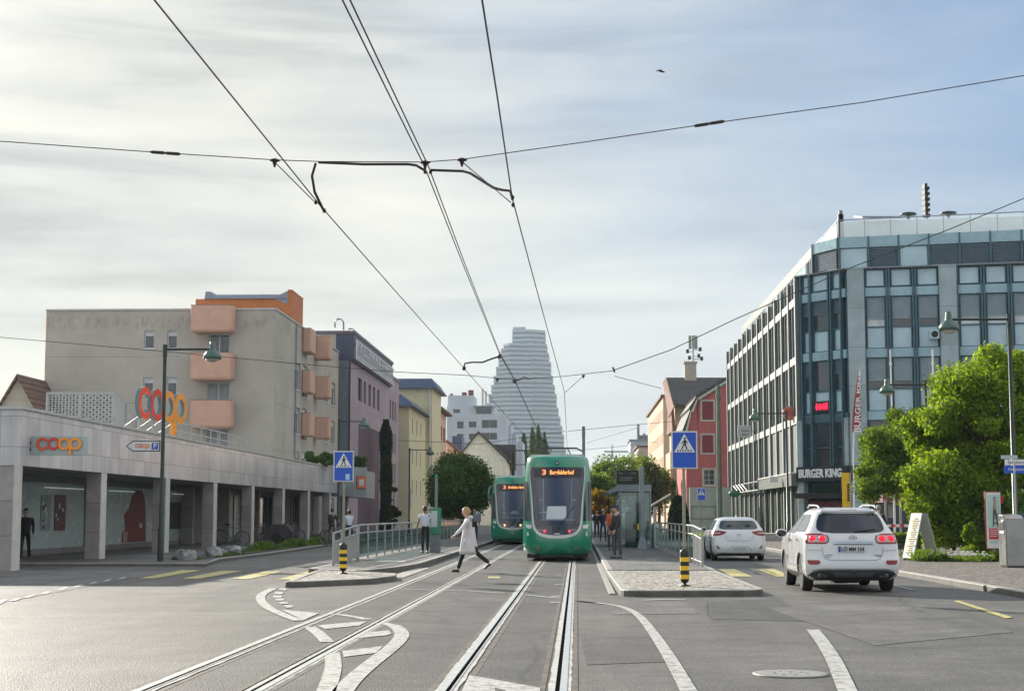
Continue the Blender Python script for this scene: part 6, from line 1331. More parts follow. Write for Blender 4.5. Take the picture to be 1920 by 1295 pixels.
        w = MB(); w.ball((sg_*.40, S.rear(.40, .985, .0), .985), .055, 0, 10, (1, .5, 1)); w.build('tail_light' if plate else 'headlight', [lights], t)
        w = MB(); w.ball((sg_*.50, S.rear(.5, 1.0, .0), 1.01), .042, 0, 10, (1, .4, 1)); w.ball((sg_*.585, S.rear(.585, 1.0, .0), 1.03), .03, 0, 10, (1, .4, 1)); w.build('headlight', [M('lens', (.25, .35, .37), .1, spec=1)], t)
        w = MB(); S.rear_patch(w, [(1.20, sg_*.86, sg_*1.04), (1.10, sg_*.83, sg_*1.0), (1.07, sg_*.86, sg_*.95)], .02, 4); w.build('position_light', [M('lens_white', (.65, .68, .68), .15, spec=1)], t)
        w = MB(); S.rear_patch(w, [(.95, sg_*.93, sg_*1.0), (.83, sg_*.93, sg_*1.0)], .012, 3); w.build('marker', [MATS['stripe']], t)
        w = MB(); w.ball((sg_*.62, S.rear(.62, .44, .0), .44), .045, 0, 10, (1, .3, 1)); w.build('reflector', [M('reflector', (.45, .03, .04), .3)], t)
        # mirror camera arm
        w = MB(); w.tube([(sg_*1.06, 1.15, 2.95), (sg_*1.22, .98, 2.93), (sg_*1.27, .95, 2.6), (sg_*1.26, .95, 2.2)], [.03, .045, .06, .05], 8); w.build('mirror', [MATS['tram_green']], t) if sg_ < 0 and not plate else None
    w = MB(); w.lathe([(.065, 0), (.07, -.02), (.05, -.03), (.0, -.03)], (0, S.rear(0, 3.22, -.005), 3.22), 14, 0, 'Y'); w.ball((0, S.rear(0, 3.22, .02), 3.22), .032, 1, 8); w.build('top_light', [MATS['tram_black'], MATS['white']], t)
    w = MB(); w.tube([(.02, S.rear(.02, 1.12, .03), 1.12), (.28, S.rear(.3, 1.4, .03), 1.42), (.58, S.rear(.58, 1.8, .03), 1.82)], .012, 6); w.tube([(.30, S.rear(.3, 1.5, .02), 1.38), (.64, S.rear(.64, 2.1, .02), 2.0)], .01, 6); w.build('wiper', [MATS['black']], t)
    w = MB(); S.rear_patch(w, [(1.12, -.16, .10), (.93, -.15, .12)], .016, 4); S.rear_patch(w, [(.925, -.09, .09), (.885, -.09, .09)], .016, 4, 1); w.build('number_panel', [MATS['tram_black'], MATS['paper']], t)
    if not plate: 
        w = MB(); S.rear_ribbon(w, [(-.10, .62), (-.04, .56), (.04, .58), (.10, .52)], .02, .012); S.rear_ribbon(w, [(-.02, .66), (.03, .70)], .02, .012); w.build('emblem', [MATS['stripe']], t)
    w = MB(); w.box(-1.0, 1.0, .7, L-1, .10, .23); w.cbox(-.55, .55, .25, .9, .12, .22, .03); w.build('skirt', [MATS['black']], t)
    for y in (2.6, 4.4, 15, 17, 27.6, 29.4):
        w = MB(); 
        for x in (-.5, .44): w.lathe([(.28, 0), (.3, .02), (.3, .08), (.05, .08)], (x, y, .30), 16, 0, 'X')
        w.build('wheel_set', [MATS['dark_metal']], t)
    # pantograph
    yb = 8.5 if plate else 9; zc = 5.15 if not plate else 4.05
    w = MB(); w.tube([(-.5, yb, 3.62), (-.42, yb+1.1, (3.6+zc)/2)], .03, 6); w.tube([(.5, yb, 3.62), (.42, yb+1.1, (3.6+zc)/2)], .03, 6); w.tube([(-.42, yb+1.1, (3.6+zc)/2), (-.3, yb+.2, zc)], .025, 6); w.tube([(.42, yb+1.1, (3.6+zc)/2), (.3, yb+.2, zc)], .025, 6); w.tube([(-.42, yb+1.1, (3.6+zc)/2), (.42, yb+1.1, (3.6+zc)/2)], .03, 6); pa = w.build('pantograph', [MATS['dark_metal']], t)
    w = MB(); w.tube([(-.85, yb+.2, zc-.12), (-.65, yb+.2, zc), (.65, yb+.2, zc), (.85, yb+.2, zc-.12)], .035, 6); w.tube([(-.65, yb+.5, zc), (.65, yb+.5, zc)], .03, 6); w.build('collector_head', [MATS['dark_metal']], pa)
    return t
tram('green tram nearest the camera on the right track, red lamps lit', -.655, 52.6, 'Burgfelderhof', M('tail_red', (.9, .05, .09), .3, emis=.7, var=0), True)
tram('green tram farther back on the left track, yellow lamps lit', -3.29, 82.0, 'Birsfelden Hard', M('head_yellow', (1., .62, .18), .3, emis=1.2, var=0), False)

# ======================= cars =======================
M('car_white', (.66, .68, .69), .25, var=.02, coat=.8, spec=.5); M('car_glass', (.010, .012, .020), .05, var=.15, scale=1.2, spec=.7); M('car_dark', (.03, .03, .033), .6, var=.1); M('lamp_red', (.26, .006, .016), .2, spec=.5); M('lamp_clear', (.42, .40, .42), .12, spec=.9); M('lamp_on', (.95, .02, .05), .3, emis=.40, var=0); M('chrome', (.62, .64, .66), .12, 1., var=0); M('rim', (.38, .39, .40), .3, .8, var=.08)
def wheel_mesh():
    ty = MB(); ty.lathe([(.235, -.09), (.30, -.105), (.335, -.095), (.35, -.06), (.352, 0), (.35, .06), (.335, .095), (.30, .105), (.235, .09)], (0, 0, 0), 28, 0, 'X')
    ri = MB(); ri.lathe([(.245, .07), (.24, -.07), (.21, -.075), (.20, -.03), (.06, -.02)], (0, 0, 0), 28, 0, 'X')
    for k in range(5):
        a = 2*math.pi*k/5; m = Matrix.Rotation(a, 4, 'X'); ri.box(-.075, -.045, -.028, .028, .03, .235, 0, m)
    ri.lathe([(.05, -.085), (.055, -.06), (.05, -.02)], (0, 0, 0), 12, 0, 'X')
    return ty.mesh('tyre', [MATS['rubber']]), ri.mesh('rim', [MATS['rim']])
TY, RI = wheel_mesh()
def car(label, X, Y, rz, levels, zs, wheels, sc, spec):
    c = thing('parked_car' if False else 'car', label, 'car', (X, Y, 0), rz)
    S = Shell(levels, 2.9, 2.4); w = MB(); S.mesh(w, zs, 0, 12); me = w.mesh('body', [MATS['car_white'], MATS['car_dark']], merge=True)
    o = link('body', me, c)
    cut = MB()
    for (x, y) in wheels:
        s_ = math.copysign(1, x); cut.lathe([(sc*1.13, 0), (sc*1.13, s_*.5)], (s_*(abs(x)-.17), y, sc), 28, 0, 'X')
    cm = cut.mesh('cutter', [MATS['car_dark']], merge=True); co = bpy.data.objects.new('cutter', cm); COL.objects.link(co); co.matrix_world = WM[c]
    bo = o.modifiers.new('b', 'BOOLEAN'); bo.object = co; bo.operation = 'DIFFERENCE'; bo.solver = 'EXACT'; bo.material_mode = 'TRANSFER'
    bpy.context.view_layer.update(); ev = bpy.data.meshes.new_from_object(o.evaluated_get(bpy.context.evaluated_depsgraph_get()))
    if len(ev.polygons) > 100: o.modifiers.clear(); o.data = ev; ev.name = 'body'
    else: o.modifiers.clear()
    bpy.data.objects.remove(co)
    for (x, y) in wheels:
        t = bpy.data.objects.new('wheel', TY); COL.objects.link(t); t.parent = c; t.location = (x, y, sc-.005); k = sc/.352; s_ = -1 if x > 0 else 1; t.scale = (k*s_, k, k)
        r = bpy.data.objects.new('rim', RI); COL.objects.link(r); r.parent = t
    spec(c, S); return c
def suv(c, S):
    B = lambda w, n, m, p=None, lab=None: w.build(n, m, p or c, False, lab)
    w = MB(); S.rear_patch(w, [(1.555, -.50, .50), (1.53, -.58, .58), (1.42, -.635, .635), (1.30, -.665, .665), (1.23, -.66, .66), (1.185, -.58, .58), (1.165, -.36, .36)], .008, 18); rw = B(w, 'rear_window', [MATS['car_glass']])
    w = MB(); S.rear_patch(w, [(1.50, -.02, .52), (1.24, -.0, .50)], .011, 6); B(w, 'window_reflection_pane' if False else 'screen', [M('glass_tint', (.03, .035, .055), .1, spec=.6)], rw)  # lighter pane over the rear glass, a reflection put into the colour
    w = MB(); w.tube([(.05, S.rear(.05, 1.2, .03), 1.19), (.3, S.rear(.3, 1.22, .03), 1.215), (.48, S.rear(.48, 1.25, .03), 1.235)], .01, 6); B(w, 'wiper', [MATS['black']], rw)
    w = MB(); S.rear_patch(w, [(1.625, -.17, .17), (1.597, -.17, .17)], .03, 6); B(w, 'brake_light', [MATS['lamp_red']])
    w = MB(); w.cbox(-.55, .55, S.rear(0, 1.6)-.05, S.rear(0, 1.6)+.3, 1.578, 1.615, .012); B(w, 'spoiler', [MATS['car_white']])
    for s in (-1, 1):
        w = MB(); S.rear_patch(w, [(1.155, s*.60, s*.885), (1.12, s*.47, s*.905), (1.05, s*.45, s*.91), (.985, s*.47, s*.905), (.955, s*.52, s*.885)], .010, 10); tl = B(w, 'tail_light', [MATS['lamp_red']])
        w = MB(); S.rear_patch(w, [(1.125, s*.50, s*.84), (1.05, s*.47, s*.86), (.985, s*.50, s*.85)], .018, 8); B(w, 'lens', [MATS['lamp_clear']], tl)
        for xx in (.585, .765): w = MB(); w.lathe([(.062, 0), (.066, -.012), (.055, -.025), (.0, -.03)], (s*xx, S.rear(xx, 1.055, .018), 1.055), 16, 0, 'Y'); B(w, 'bulb', [MATS['lamp_on']], tl)
        w = MB(); S.rear_patch(w, [(.635, s*.66, s*.885), (.60, s*.64, s*.88), (.56, s*.66, s*.86), (.55, s*.70, s*.82)], .010, 6); B(w, 'reflector', [MATS['lamp_red']])
        w = MB(); S.side_patch(w, [(1.53, 1.05, 1.85), (1.40, .80, 1.95), (1.22, .62, 2.02), (1.18, .75, 2.02)], s, .007); B(w, 'side_window', [MATS['car_glass']])
        w = MB(); S.side_patch(w, [(1.53, 1.95, 2.75), (1.35, 2.02, 3.05), (1.14, 2.08, 3.42)], s, .007); B(w, 'side_window', [MATS['car_glass']])
        for (y, z) in ((1.15, 1.02), (2.2, 1.0)):
            w = MB(); xs_ = sorted((s*(S.side(y, z)-.02), s*(S.side(y, z)+.035))); w.cbox(xs_[0], xs_[1], y, y+.2, z-.02, z+.02, .008); B(w, 'door_handle', [MATS['chrome']])
        w = MB(); x = S.side(3.05, 1.12); w.ball((s*(x+.16), 3.02, 1.13), .13, 0, 14, (1.0, .55, .72)); mr = B(w, 'mirror', [MATS['car_white']]); w = MB(); w.ball((s*(x+.17), 2.962, 1.13), .105, 0, 14, (1, .22, .68)); B(w, 'mirror_glass', [MATS['car_glass']], mr)
        w = MB(); pts = [(s*.56, .62, 1.655), (s*.57, .75, 1.70), (s*.57, 1.2, 1.715), (s*.56, 2.1, 1.72), (s*.54, 2.5, 1.67)]; w.tube(pts, .018, 8); B(w, 'roof_rail', [MATS['chrome'] if False else M('rail_silver', (.55, .56, .57), .3, .6)])
        w = MB()
        for yg in (.93, 2.02, 3.2): S.side_patch(w, [(1.15, yg, yg+.012), (.8, yg-.0, yg+.012), (.42, yg, yg+.012)], s, .004, 1)
        S.side_patch(w, [(.50, .98, 3.2), (.49, .98, 3.2)], s, .004, 8); B(w, 'door_gap', [MATS['gap'] if 'gap' in MATS else M('gap', (.16, .17, .18), .7)])
        w = MB(); w.cbox(s*.60-.085, s*.60+.085, S.rear(.6, .33, .035), S.rear(.6, .33, -.05), .30, .375, .025); ex = B(w, 'exhaust', [MATS['skid_'] if 'skid_' in MATS else M('skid_', (.22, .22, .23), .3, .7)]); w = MB(); w.box(s*.60-.06, s*.60+.06, S.rear(.6, .33, .038), S.rear(.6, .33, .034), .315, .36); B(w, 'outlet', [MATS['black']], ex)
    w = MB(); S.rear_patch(w, [(.445, -.60, .60), (.43, -.74, .74), (.40, -.80, .80), (.33, -.88, .88), (.27, -.84, .84), (.242, -.79, .79)], .014, 18); B(w, 'bumper_skirt', [MATS['car_dark']])
    w = MB(); S.rear_ribbon(w, [(-.80, .415), (-.66, .452), (-.55, .458), (.55, .458), (.66, .452), (.80, .415)], .03, .026); B(w, 'bumper_trim', [MATS['rim']]); w = MB(); S.rear_patch(w, [(.405, -.40, .40), (.30, -.36, .36)], .026, 8); B(w, 'skid_plate', [M('skid', (.10, .10, .105), .4, .3)])
    w = MB(); S.rear_patch(w, [(1.0, -.36, .40), (.955, -.36, .40)], .022, 10); B(w, 'chrome_strip', [M('strip', (.50, .54, .57), .2, .5)])
    w = MB(); S.rear_patch(w, [(.948, -.37, .40), (.935, -.37, .40)], .01, 8); S.rear_ribbon(w, [(-.60, .90), (-.585, .76), (-.53, .665), (-.45, .64), (.45, .64), (.53, .665), (.585, .76), (.60, .90)], .008, .007); S.rear_ribbon(w, [(-.93, .83), (-.61, .82)], .007, .007); S.rear_ribbon(w, [(.61, .82), (.93, .83)], .007, .007); B(w, 'panel_gap', [M('gap', (.16, .17, .18), .7)])
    yy = S.rear(0, .85, .012); w = MB(); w.cbox(-.285, .235, yy-.012, yy, .79, .905, .004); pl = B(w, 'number_plate', [M('plate', (.55, .57, .56), .4)]); w = MB(); w.box(-.282, -.235, yy-.015, yy-.011, .793, .902); B(w, 'plate_band', [M('plate_blue', (.02, .06, .35), .4)], pl)
    me = text_mesh('LÖ MM 154', .098, .001, .003); wd = max(v.co.x for v in me.vertices)-min(v.co.x for v in me.vertices); me.transform(Matrix.Diagonal((.44/wd, 1, 1, 1))); me.transform(Matrix.Rotation(math.pi/2, 4, 'X')); me.transform(Matrix.Translation((.0, yy-.0145, .846))); me.materials.clear(); me.materials.append(MATS['black']); link('lettering', me, pl)
    w = MB(); yl = S.rear(0, 1.07, .012); w.tube([(.015+.075*math.cos(a), yl, 1.072+.043*math.sin(a)) for a in np.linspace(0, 2*math.pi, 21)], .006, 6, 0, False); w.tube([(-.02, yl, 1.04), (0, yl, 1.10)], .006, 6); w.tube([(.03, yl, 1.04), (.05, yl, 1.10)], .006, 6); w.tube([(-.01, yl, 1.075), (.04, yl, 1.068)], .005, 6); B(w, 'emblem', [MATS['rim']])
    w = MB(); w.box(-.54, -.39, S.rear(.46, .735, .012), S.rear(.46, .735, .004), .733, .747); w.box(-.53, -.43, S.rear(.46, .70, .012), S.rear(.46, .7, .004), .692, .704); w.box(.40, .56, S.rear(.48, .735, .012), S.rear(.48, .735, .004), .733, .747); w.box(.45, .56, S.rear(.5, .71, .012), S.rear(.5, .71, .004), .707, .72); B(w, 'badge', [MATS['rim']])
    w = MB(); w.tube([(.0, -.04, .38), (.0, -.02, .42)], .03, 8); w.cbox(-.14, .16, .3, .9, .18, .32, .04); w.cbox(-.3, .0, .6, 1.2, .16, .26, .04); w.box(-.75, .75, .5, 4.2, .22, .34); B(w, 'underbody', [MATS['black']])
    w = MB(); w.tube([(.44, .5, 1.63), (.44, .38, 1.82)], .007, 6); B(w, 'aerial', [MATS['black']])
    w = MB(); S.side_patch(w, [(.36, .95, 3.4), (.24, .95, 3.4)], -1, .008); S.side_patch(w, [(.36, .95, 3.4), (.24, .95, 3.4)], 1, .008); B(w, 'sill_trim', [MATS['car_dark']])
SUV_L = [(.24, .16, 4.50, .80, .30, .5), (.34, .04, 4.60, .90, .30, .55), (.50, .0, 4.65, .935, .28, .6), (.62, .01, 4.65, .94, .28, .6), (.74, .06, 4.64, .935, .26, .6), (.90, .08, 4.60, .93, .28, .6), (1.02, .10, 4.50, .915, .30, .6), (1.12, .15, 3.95, .885, .32, .5), (1.20, .21, 3.55, .84, .33, .45), (1.35, .34, 3.15, .755, .30, .4), (1.50, .47, 2.82, .675, .25, .35), (1.60, .56, 2.58, .60, .25, .3), (1.655, .70, 2.35, .50, .25, .3), (1.675, 1.0, 2.1, .36, .2, .2)]
zz_ = list(np.concatenate([np.linspace(.24, 1.12, 22), np.linspace(1.15, 1.62, 16), [1.64, 1.655, 1.668, 1.675]]))
car('large white car with glowing tail lamps and roof rails driving away in the right lane', 5.43, 32.0, R(-.6), SUV_L, zz_, [(-.80, .98), (.80, .98), (-.80, 3.66), (.80, 3.66)], .362, suv)
def hatch(c, S):
    B = lambda w, n, m, p=None: w.build(n, m, p or c)
    w = MB(); S.rear_patch(w, [(1.33, -.50, .50), (1.29, -.57, .57), (1.16, -.63, .63), (1.07, -.63, .63), (1.04, -.52, .52)], .008, 16); rw = B(w, 'rear_window', [M('car_glass_l', (.035, .05, .05), .06, var=.3, scale=2, spec=.8)])
    for x in (-.3, .3): w = MB(); w.ball((x, S.rear(x, 1.12, -.01), 1.13), .1, 0, 10, (1, .15, .7)); B(w, 'headrest', [MATS['car_dark']], rw)
    for s in (-1, 1):
        w = MB(); S.rear_patch(w, [(1.0, s*.66, s*.85), (.965, s*.42, s*.86), (.92, s*.45, s*.865), (.86, s*.56, s*.865), (.83, s*.74, s*.86)], .012, 10); tl = B(w, 'tail_light', [MATS['lamp_red']]); w = MB(); S.rear_patch(w, [(.935, s*.60, s*.80), (.90, s*.62, s*.82)], .018, 6); B(w, 'lens', [MATS['lamp_clear']], tl)
        w = MB(); S.rear_ribbon(w, [(s*.66, .40, .04), (s*.72, .46, .05), (s*.74, .52, .03)], .04, .012); B(w, 'reflector', [MATS['lamp_red']])
        w = MB(); S.side_patch(w, [(1.34, 1.0, 1.9), (1.18, .7, 2.0), (1.02, .75, 2.05)], s, .007); B(w, 'side_window', [MATS['car_glass']])
        w = MB(); S.side_patch(w, [(1.34, 1.98, 2.5), (1.18, 2.05, 2.95), (1.0, 2.1, 3.3)], s, .007); B(w, 'side_window', [MATS['car_glass']])
        x = S.side(2.9, 1.0); w = MB(); w.ball((s*(x+.12), 2.85, 1.02), .11, 0, 12, (1, .5, .65)); mr = B(w, 'mirror', [MATS['car_white']]); w = MB(); w.ball((s*(x+.125), 2.80, 1.02), .09, 0, 12, (1, .25, .6)); B(w, 'mirror_glass', [MATS['black']], mr)
    w = MB(); S.rear_patch(w, [(.26, -.62, .62), (.22, -.76, .76), (.17, -.72, .72)], .012, 12); B(w, 'bumper_skirt', [MATS['car_dark']])
    yy = S.rear(0, .42, .02); w = MB(); w.cbox(-.26, .26, yy-.01, yy, .37, .46, .003); pl = B(w, 'number_plate', [MATS['plate']]); w = MB()
    for k in range(7): w.box(-.2+k*.058, -.165+k*.058, yy-.013, yy-.009, .39, .44)
    B(w, 'plate_marks', [M('mark', (.25, .27, .28), .5)], pl)
    w = MB(); S.rear_ribbon(w, [(-.47, .84), (-.40, .70), (-.34, .665), (.34, .665), (.40, .70), (.47, .84)], .008, .008); S.rear_ribbon(w, [(-.4, .335), (-.28, .48), (.28, .48), (.4, .335)], .01, .008); B(w, 'panel_gap', [MATS['gap']])
    w = MB(); yl = S.rear(0, .85, .012); w.tube([(.06*math.cos(a), yl, .86+.032*math.sin(a)) for a in np.linspace(0, 2*math.pi, 17)], .006, 6, 0, False); B(w, 'emblem', [MATS['rim']])
    w = MB(); w.box(-.7, .7, .5, 3.9, .16, .28); B(w, 'underbody', [MATS['black']]); w = MB(); w.ball((0, 1.0, 1.47), .05, 0, 8, (.5, 1.4, .8)); B(w, 'aerial', [MATS['car_white']])
H_L = [(.17, .15, 4.15, .78, .3, .5), (.27, .03, 4.25, .86, .3, .5), (.45, .0, 4.3, .89, .3, .6), (.62, .03, 4.3, .89, .3, .6), (.80, .08, 4.25, .885, .3, .6), (.92, .14, 4.1, .865, .32, .6), (1.02, .22, 3.5, .83, .33, .5), (1.12, .36, 3.15, .775, .3, .4), (1.25, .52, 2.85, .70, .26, .35), (1.36, .66, 2.55, .62, .25, .3), (1.42, .82, 2.3, .52, .25, .3), (1.445, 1.1, 2.0, .38, .2, .2)]
zz_ = list(np.concatenate([np.linspace(.17, 1.02, 18), np.linspace(1.06, 1.39, 12), [1.41, 1.425, 1.437, 1.445]]))
car('small white hatchback ahead of the larger white car, beside the platform railing', 5.37, 53.6, 0, H_L, zz_, [(-.77, .82), (.77, .82), (-.77, 3.4), (.77, 3.4)], .315, hatch)
# tiny parked white van seen past the shelter
H2 = [(z*1.05, a, b, c_, d, e) for z, a, b, c_, d, e in H_L]
def plain(c, S):
    w = MB(); S.rear_patch(w, [(1.36, -.5, .5), (1.1, -.63, .63)], .01, 8); w.build('rear_window', [MATS['car_glass']], c)
    for s in (-1, 1): w = MB(); S.rear_patch(w, [(1.02, s*.66, s*.85), (.88, s*.60, s*.86)], .012, 6); w.build('tail_light', [MATS['lamp_red']], c)
p = A(1123, 990, 112); car('distant pale car half hidden behind the waiting people on the right platform', p.x, 112, 0, H2, [z*1.05 for z in zz_], [(-.77, .82), (.77, .82), (-.77, 3.4), (.77, 3.4)], .32, plain)

# ======================= people =======================
M('skin', (.50, .30, .22), .5, var=.06, scale=12); M('skin_dark', (.23, .13, .09), .5, var=.06, scale=12); M('hair_black', (.015, .012, .011), .6, var=.2, scale=20); M('hair_blond', (.42, .27, .11), .55, var=.25, scale=25); M('hair_grey', (.22, .21, .2), .6, var=.2, scale=20)
M('trousers_black', (.012, .012, .015), .8, var=.15, scale=8, bump=.2, bscale=20); M('trousers_grey', (.06, .065, .07), .8, var=.15, scale=8, bump=.2, bscale=20); M('jeans', (.035, .05, .09), .8, var=.15, scale=8); M('coat_white', (.60, .575, .58), .7, var=.10, scale=7, bump=.35, bscale=16); M('shirt_white', (.62, .66, .74), .7, var=.08, scale=8, bump=.3, bscale=14); M('jacket_black', (.014, .014, .017), .6, var=.2, scale=8, bump=.3, bscale=16); M('jacket_navy', (.02, .03, .06), .6, var=.2, scale=8, bump=.3); M('jacket_orange', (.75, .16, .04), .6, var=.1); M('shoe_black', (.012, .012, .012), .5); M('shoe_white', (.5, .5, .5), .6)
def skin(nodes, edges, sub=1):
    me = bpy.data.meshes.new('s'); me.from_pydata([tuple(n[0]) for n in nodes], edges, []); o = bpy.data.objects.new('s', me); COL.objects.link(o)
    sk = o.modifiers.new('skin', 'SKIN'); sk.use_smooth_shade = True; sk.branch_smoothing = .6
    sv = me.skin_vertices[0].data
    for i, n in enumerate(nodes): r = n[1]; sv[i].radius = (r, r) if not isinstance(r, tuple) else r; sv[i].use_root = (i == 0)
    if sub: s = o.modifiers.new('sub', 'SUBSURF'); s.levels = sub; s.render_levels = sub
    bpy.context.view_layer.update(); ev = bpy.data.meshes.new_from_object(o.evaluated_get(bpy.context.evaluated_depsgraph_get())); bpy.data.objects.remove(o); ev.polygons.foreach_set('use_smooth', [True]*len(ev.polygons)); return ev
def joinmesh(name, meshes, mats):
    bm = bmesh.new()
    for m in meshes:
        me, mi = m; n0 = len(bm.faces); bm.from_mesh(me); bm.faces.ensure_lookup_table()
        for f in bm.faces[n0:]: f.material_index = mi; f.smooth = True
    out = bpy.data.meshes.new(name); bm.to_mesh(out); bm.free()
    for m in mats: out.materials.append(m)
    return out
def person(label, loc, face, Hh, legs, arms, lean=0., skinm='skin', hair=('hair_black', 'short'), topm='jacket_black', coat=0., trous='trousers_black', shoe='shoe_black', slim=1., group=None, cap=None, sleeves=True, hood=False):
    """legs=[(hip swing deg, knee bend deg)]*2, arms=[(swing, out, elbow)]*2; the figure faces local -Y, turned by face"""
    p = thing('person', label, 'person', loc, face, group); k = Hh/1.75
    hip = Vector((0, 0, .92)); V = Vector
    def seg(sw, out, L, s): a = R(sw); b = R(out); return V((s*math.sin(b), -math.sin(a)*math.cos(b), -math.cos(a)*math.cos(b)))*L
    hips = []; knees = []; ank = []; toes = []
    for i, s in enumerate((-1, 1)):
        h = hip+V((s*.095, 0, -.03)); kn = h+seg(legs[i][0], 1.5, .43, s); an = kn+seg(legs[i][0]-legs[i][1], 0, .41, s); hips.append(h); knees.append(kn); ank.append(an)
        fa = legs[i][2] if len(legs[i]) > 2 else 0; toes.append(an+V((s*.02, -.16*math.cos(R(fa)), -.05-.16*math.sin(R(fa)))))
    low = min(min(a.z-.08 for a in ank), min(t.z-.03 for t in toes)); dz = V((0, 0, -low))
    sh = lambda q: q+dz
    up = V((0, -math.sin(R(lean)), math.cos(R(lean)))); hip = sh(hip); hips = [sh(h) for h in hips]; knees = [sh(h) for h in knees]; ank = [sh(h) for h in ank]; toes = [sh(h) for h in toes]
    waist = hip+up*.16; chest = hip+up*.38; neck0 = hip+up*.53; neck1 = hip+up*.60; headc = hip+up*.70+V((0, -.015, 0))
    shl = [chest+up*.11+V((s*.17*slim, 0, 0)) for s in (-1, 1)]; el = []; wr = []; hd = []
    for i, s in enumerate((-1, 1)):
        sw, out, eb = arms[i]; e = shl[i]+seg(sw-lean*0, out, .29, s); w_ = e+seg(sw+eb, out*.5, .25, s); el.append(e); wr.append(w_); hd.append((w_-e).normalized())
    def N(*a): return list(a)
    S_ = lambda q: q*k
    # body
    nodes = [(S_(hip), (.135*slim*k, .11*k)), (S_(waist), (.108*slim*k, .085*k)), (S_(chest), (.122*slim*k, .088*k)), (S_(neck0), (.06*k, .06*k)), (S_(neck1), (.05*k, .052*k)), (S_(headc-up*.02), (.065*k, .075*k))]; edges = [(0, 1), (1, 2), (2, 3), (3, 4), (4, 5)]
    for i in range(2):
        b = len(nodes); nodes += [(S_(hips[i]), .085*k), (S_(knees[i]), .052*k), (S_(ank[i]), .036*k), (S_(toes[i]), .03*k)]; edges += [(0, b), (b, b+1), (b+1, b+2), (b+2, b+3)]
        b = len(nodes); nodes += [(S_(shl[i]), .044*k), (S_(el[i]), .037*k), (S_(wr[i]), .024*k), (S_(wr[i]+hd[i]*.05), (.036*k, .016*k))]; edges += [(2, b), (b, b+1), (b+1, b+2), (b+2, b+3)]
    body = skin(nodes, edges, 1); parts = [(body, 0)]
    # fingers: five short chains rooted inside the palm
    for i, s in enumerate((-1, 1)):
        d = hd[i]; side = V((0, 1, 0)) if abs(d.y) < .6 else V((0, 0, 1)); side = (side-d*side.dot(d)).normalized(); pn = d.cross(side).normalized()*(-s)
        base = wr[i]+d*.075
        for q, (off_, ln) in enumerate(((-.027, .058), (-.009, .070), (.009, .066), (.026, .05))):
            a = base-d*.03+side*off_; b_ = base+side*off_*1.05+d*ln*.5+pn*.006; c_ = b_+d*ln*.36+pn*ln*.35
            parts.append((skin([(S_(a), .0085*k), (S_(b_), .0085*k), (S_(c_), .007*k)], [(0, 1), (1, 2)], 0), 0))
        a = wr[i]+d*.03-side*.02; b_ = a-side*.028+d*.025+pn*.012; c_ = b_+d*.032+pn*.01
        parts.append((skin([(S_(a), .010*k), (S_(b_), .0095*k), (S_(c_), .008*k)], [(0, 1), (1, 2)], 0), 0))
    # head: shaped ball with brow, nose, chin, ears, eyes
    hb = MB(); n = 20; m = 14
    for i in range(m+1):
        ph = math.pi*i/m
        for q in range(n):
            a = 2*math.pi*q/n; x = .076*math.sin(ph)*math.cos(a); y = .098*math.sin(ph)*math.sin(a); z = .118*math.cos(ph)
            if z < 0: x *= 1+z*1.6; y = y*(1+z*.7)-(.012 if y < 0 else 0)*(-z/.1)
            if y < 0 and abs(x) < .016 and -.04 < z < .02: y -= .022*(1-abs(z+.012)/.04)
            hb.v.append(headc*k+V((x, y, z))*k)
    hb.f = [(i*n+q, i*n+(q+1) % n, (i+1)*n+(q+1) % n, (i+1)*n+q) for i in range(m) for q in range(n)]; hb.mi = [0]*len(hb.f); hb.sm = [True]*len(hb.f)
    for s in (-1, 1): hb.ball(headc*k+V((s*.078, .01, -.005))*k, .026*k, 0, 8, (.4, .8, 1)); hb.ball(headc*k+V((s*.030, -.088, .012))*k, .009*k, 1, 8)
    hb.box(*[(headc.x-.022)*k, (headc.x+.022)*k, (headc.y-.099)*k, (headc.y-.085)*k, (headc.z-.056)*k, (headc.z-.048)*k], 2)
    hm = hb.mesh('h', [MATS[skinm], MATS['black'], M('lip', (.35, .12, .10), .5)]); 
    bm = bmesh.new(); bm.from_mesh(hm); bmh = bpy.data.meshes.new('hh'); bm.to_mesh(bmh); bm.free()
    bmA = bmesh.new()
    for me_, mi_ in parts: bmA.from_mesh(me_)
    for f in bmA.faces: f.material_index = 0; f.smooth = True
    bmA.from_mesh(bmh); out = bpy.data.meshes.new('body'); bmA.to_mesh(out); bmA.free()
    for m_ in (MATS[skinm], MATS['black'], MATS['lip']): out.materials.append(m_)
    link('body', out, p)
    # clothes
    e = .012
    nodes = [(S_(hip+V((0, 0, -.02))), (.150*slim*k, .122*k)), (S_(waist), (.138*slim*k, .113*k))]; edges = [(0, 1)]
    for i in range(2): b = len(nodes); nodes += [(S_(hips[i]), .100*k), (S_(hips[i].lerp(knees[i], .6)), .076*k), (S_(knees[i]), .066*k), (S_(knees[i].lerp(ank[i], .5)), .060*k), (S_(ank[i]+V((0, 0, .01))), .052*k)]; edges += [(0, b)]+[(b+q, b+q+1) for q in range(4)]
    me = skin(nodes, edges, 1); me.materials.append(MATS[trous]); link('trousers', me, p)
    tl = hip+V((0, 0, -.06)) if not coat else hip+V((0, 0, -.02))
    cb_ = 1.3 if coat else 1.0
    nodes = [(S_(chest), (.172*slim*k, .135*k*cb_)), (S_(waist), (.150*slim*k, .125*k*cb_)), (S_(tl), (.160*slim*k, .132*k*cb_)), (S_(neck0), (.084*k*slim**.6, .078*k))]; edges = [(0, 1), (1, 2), (0, 3)]
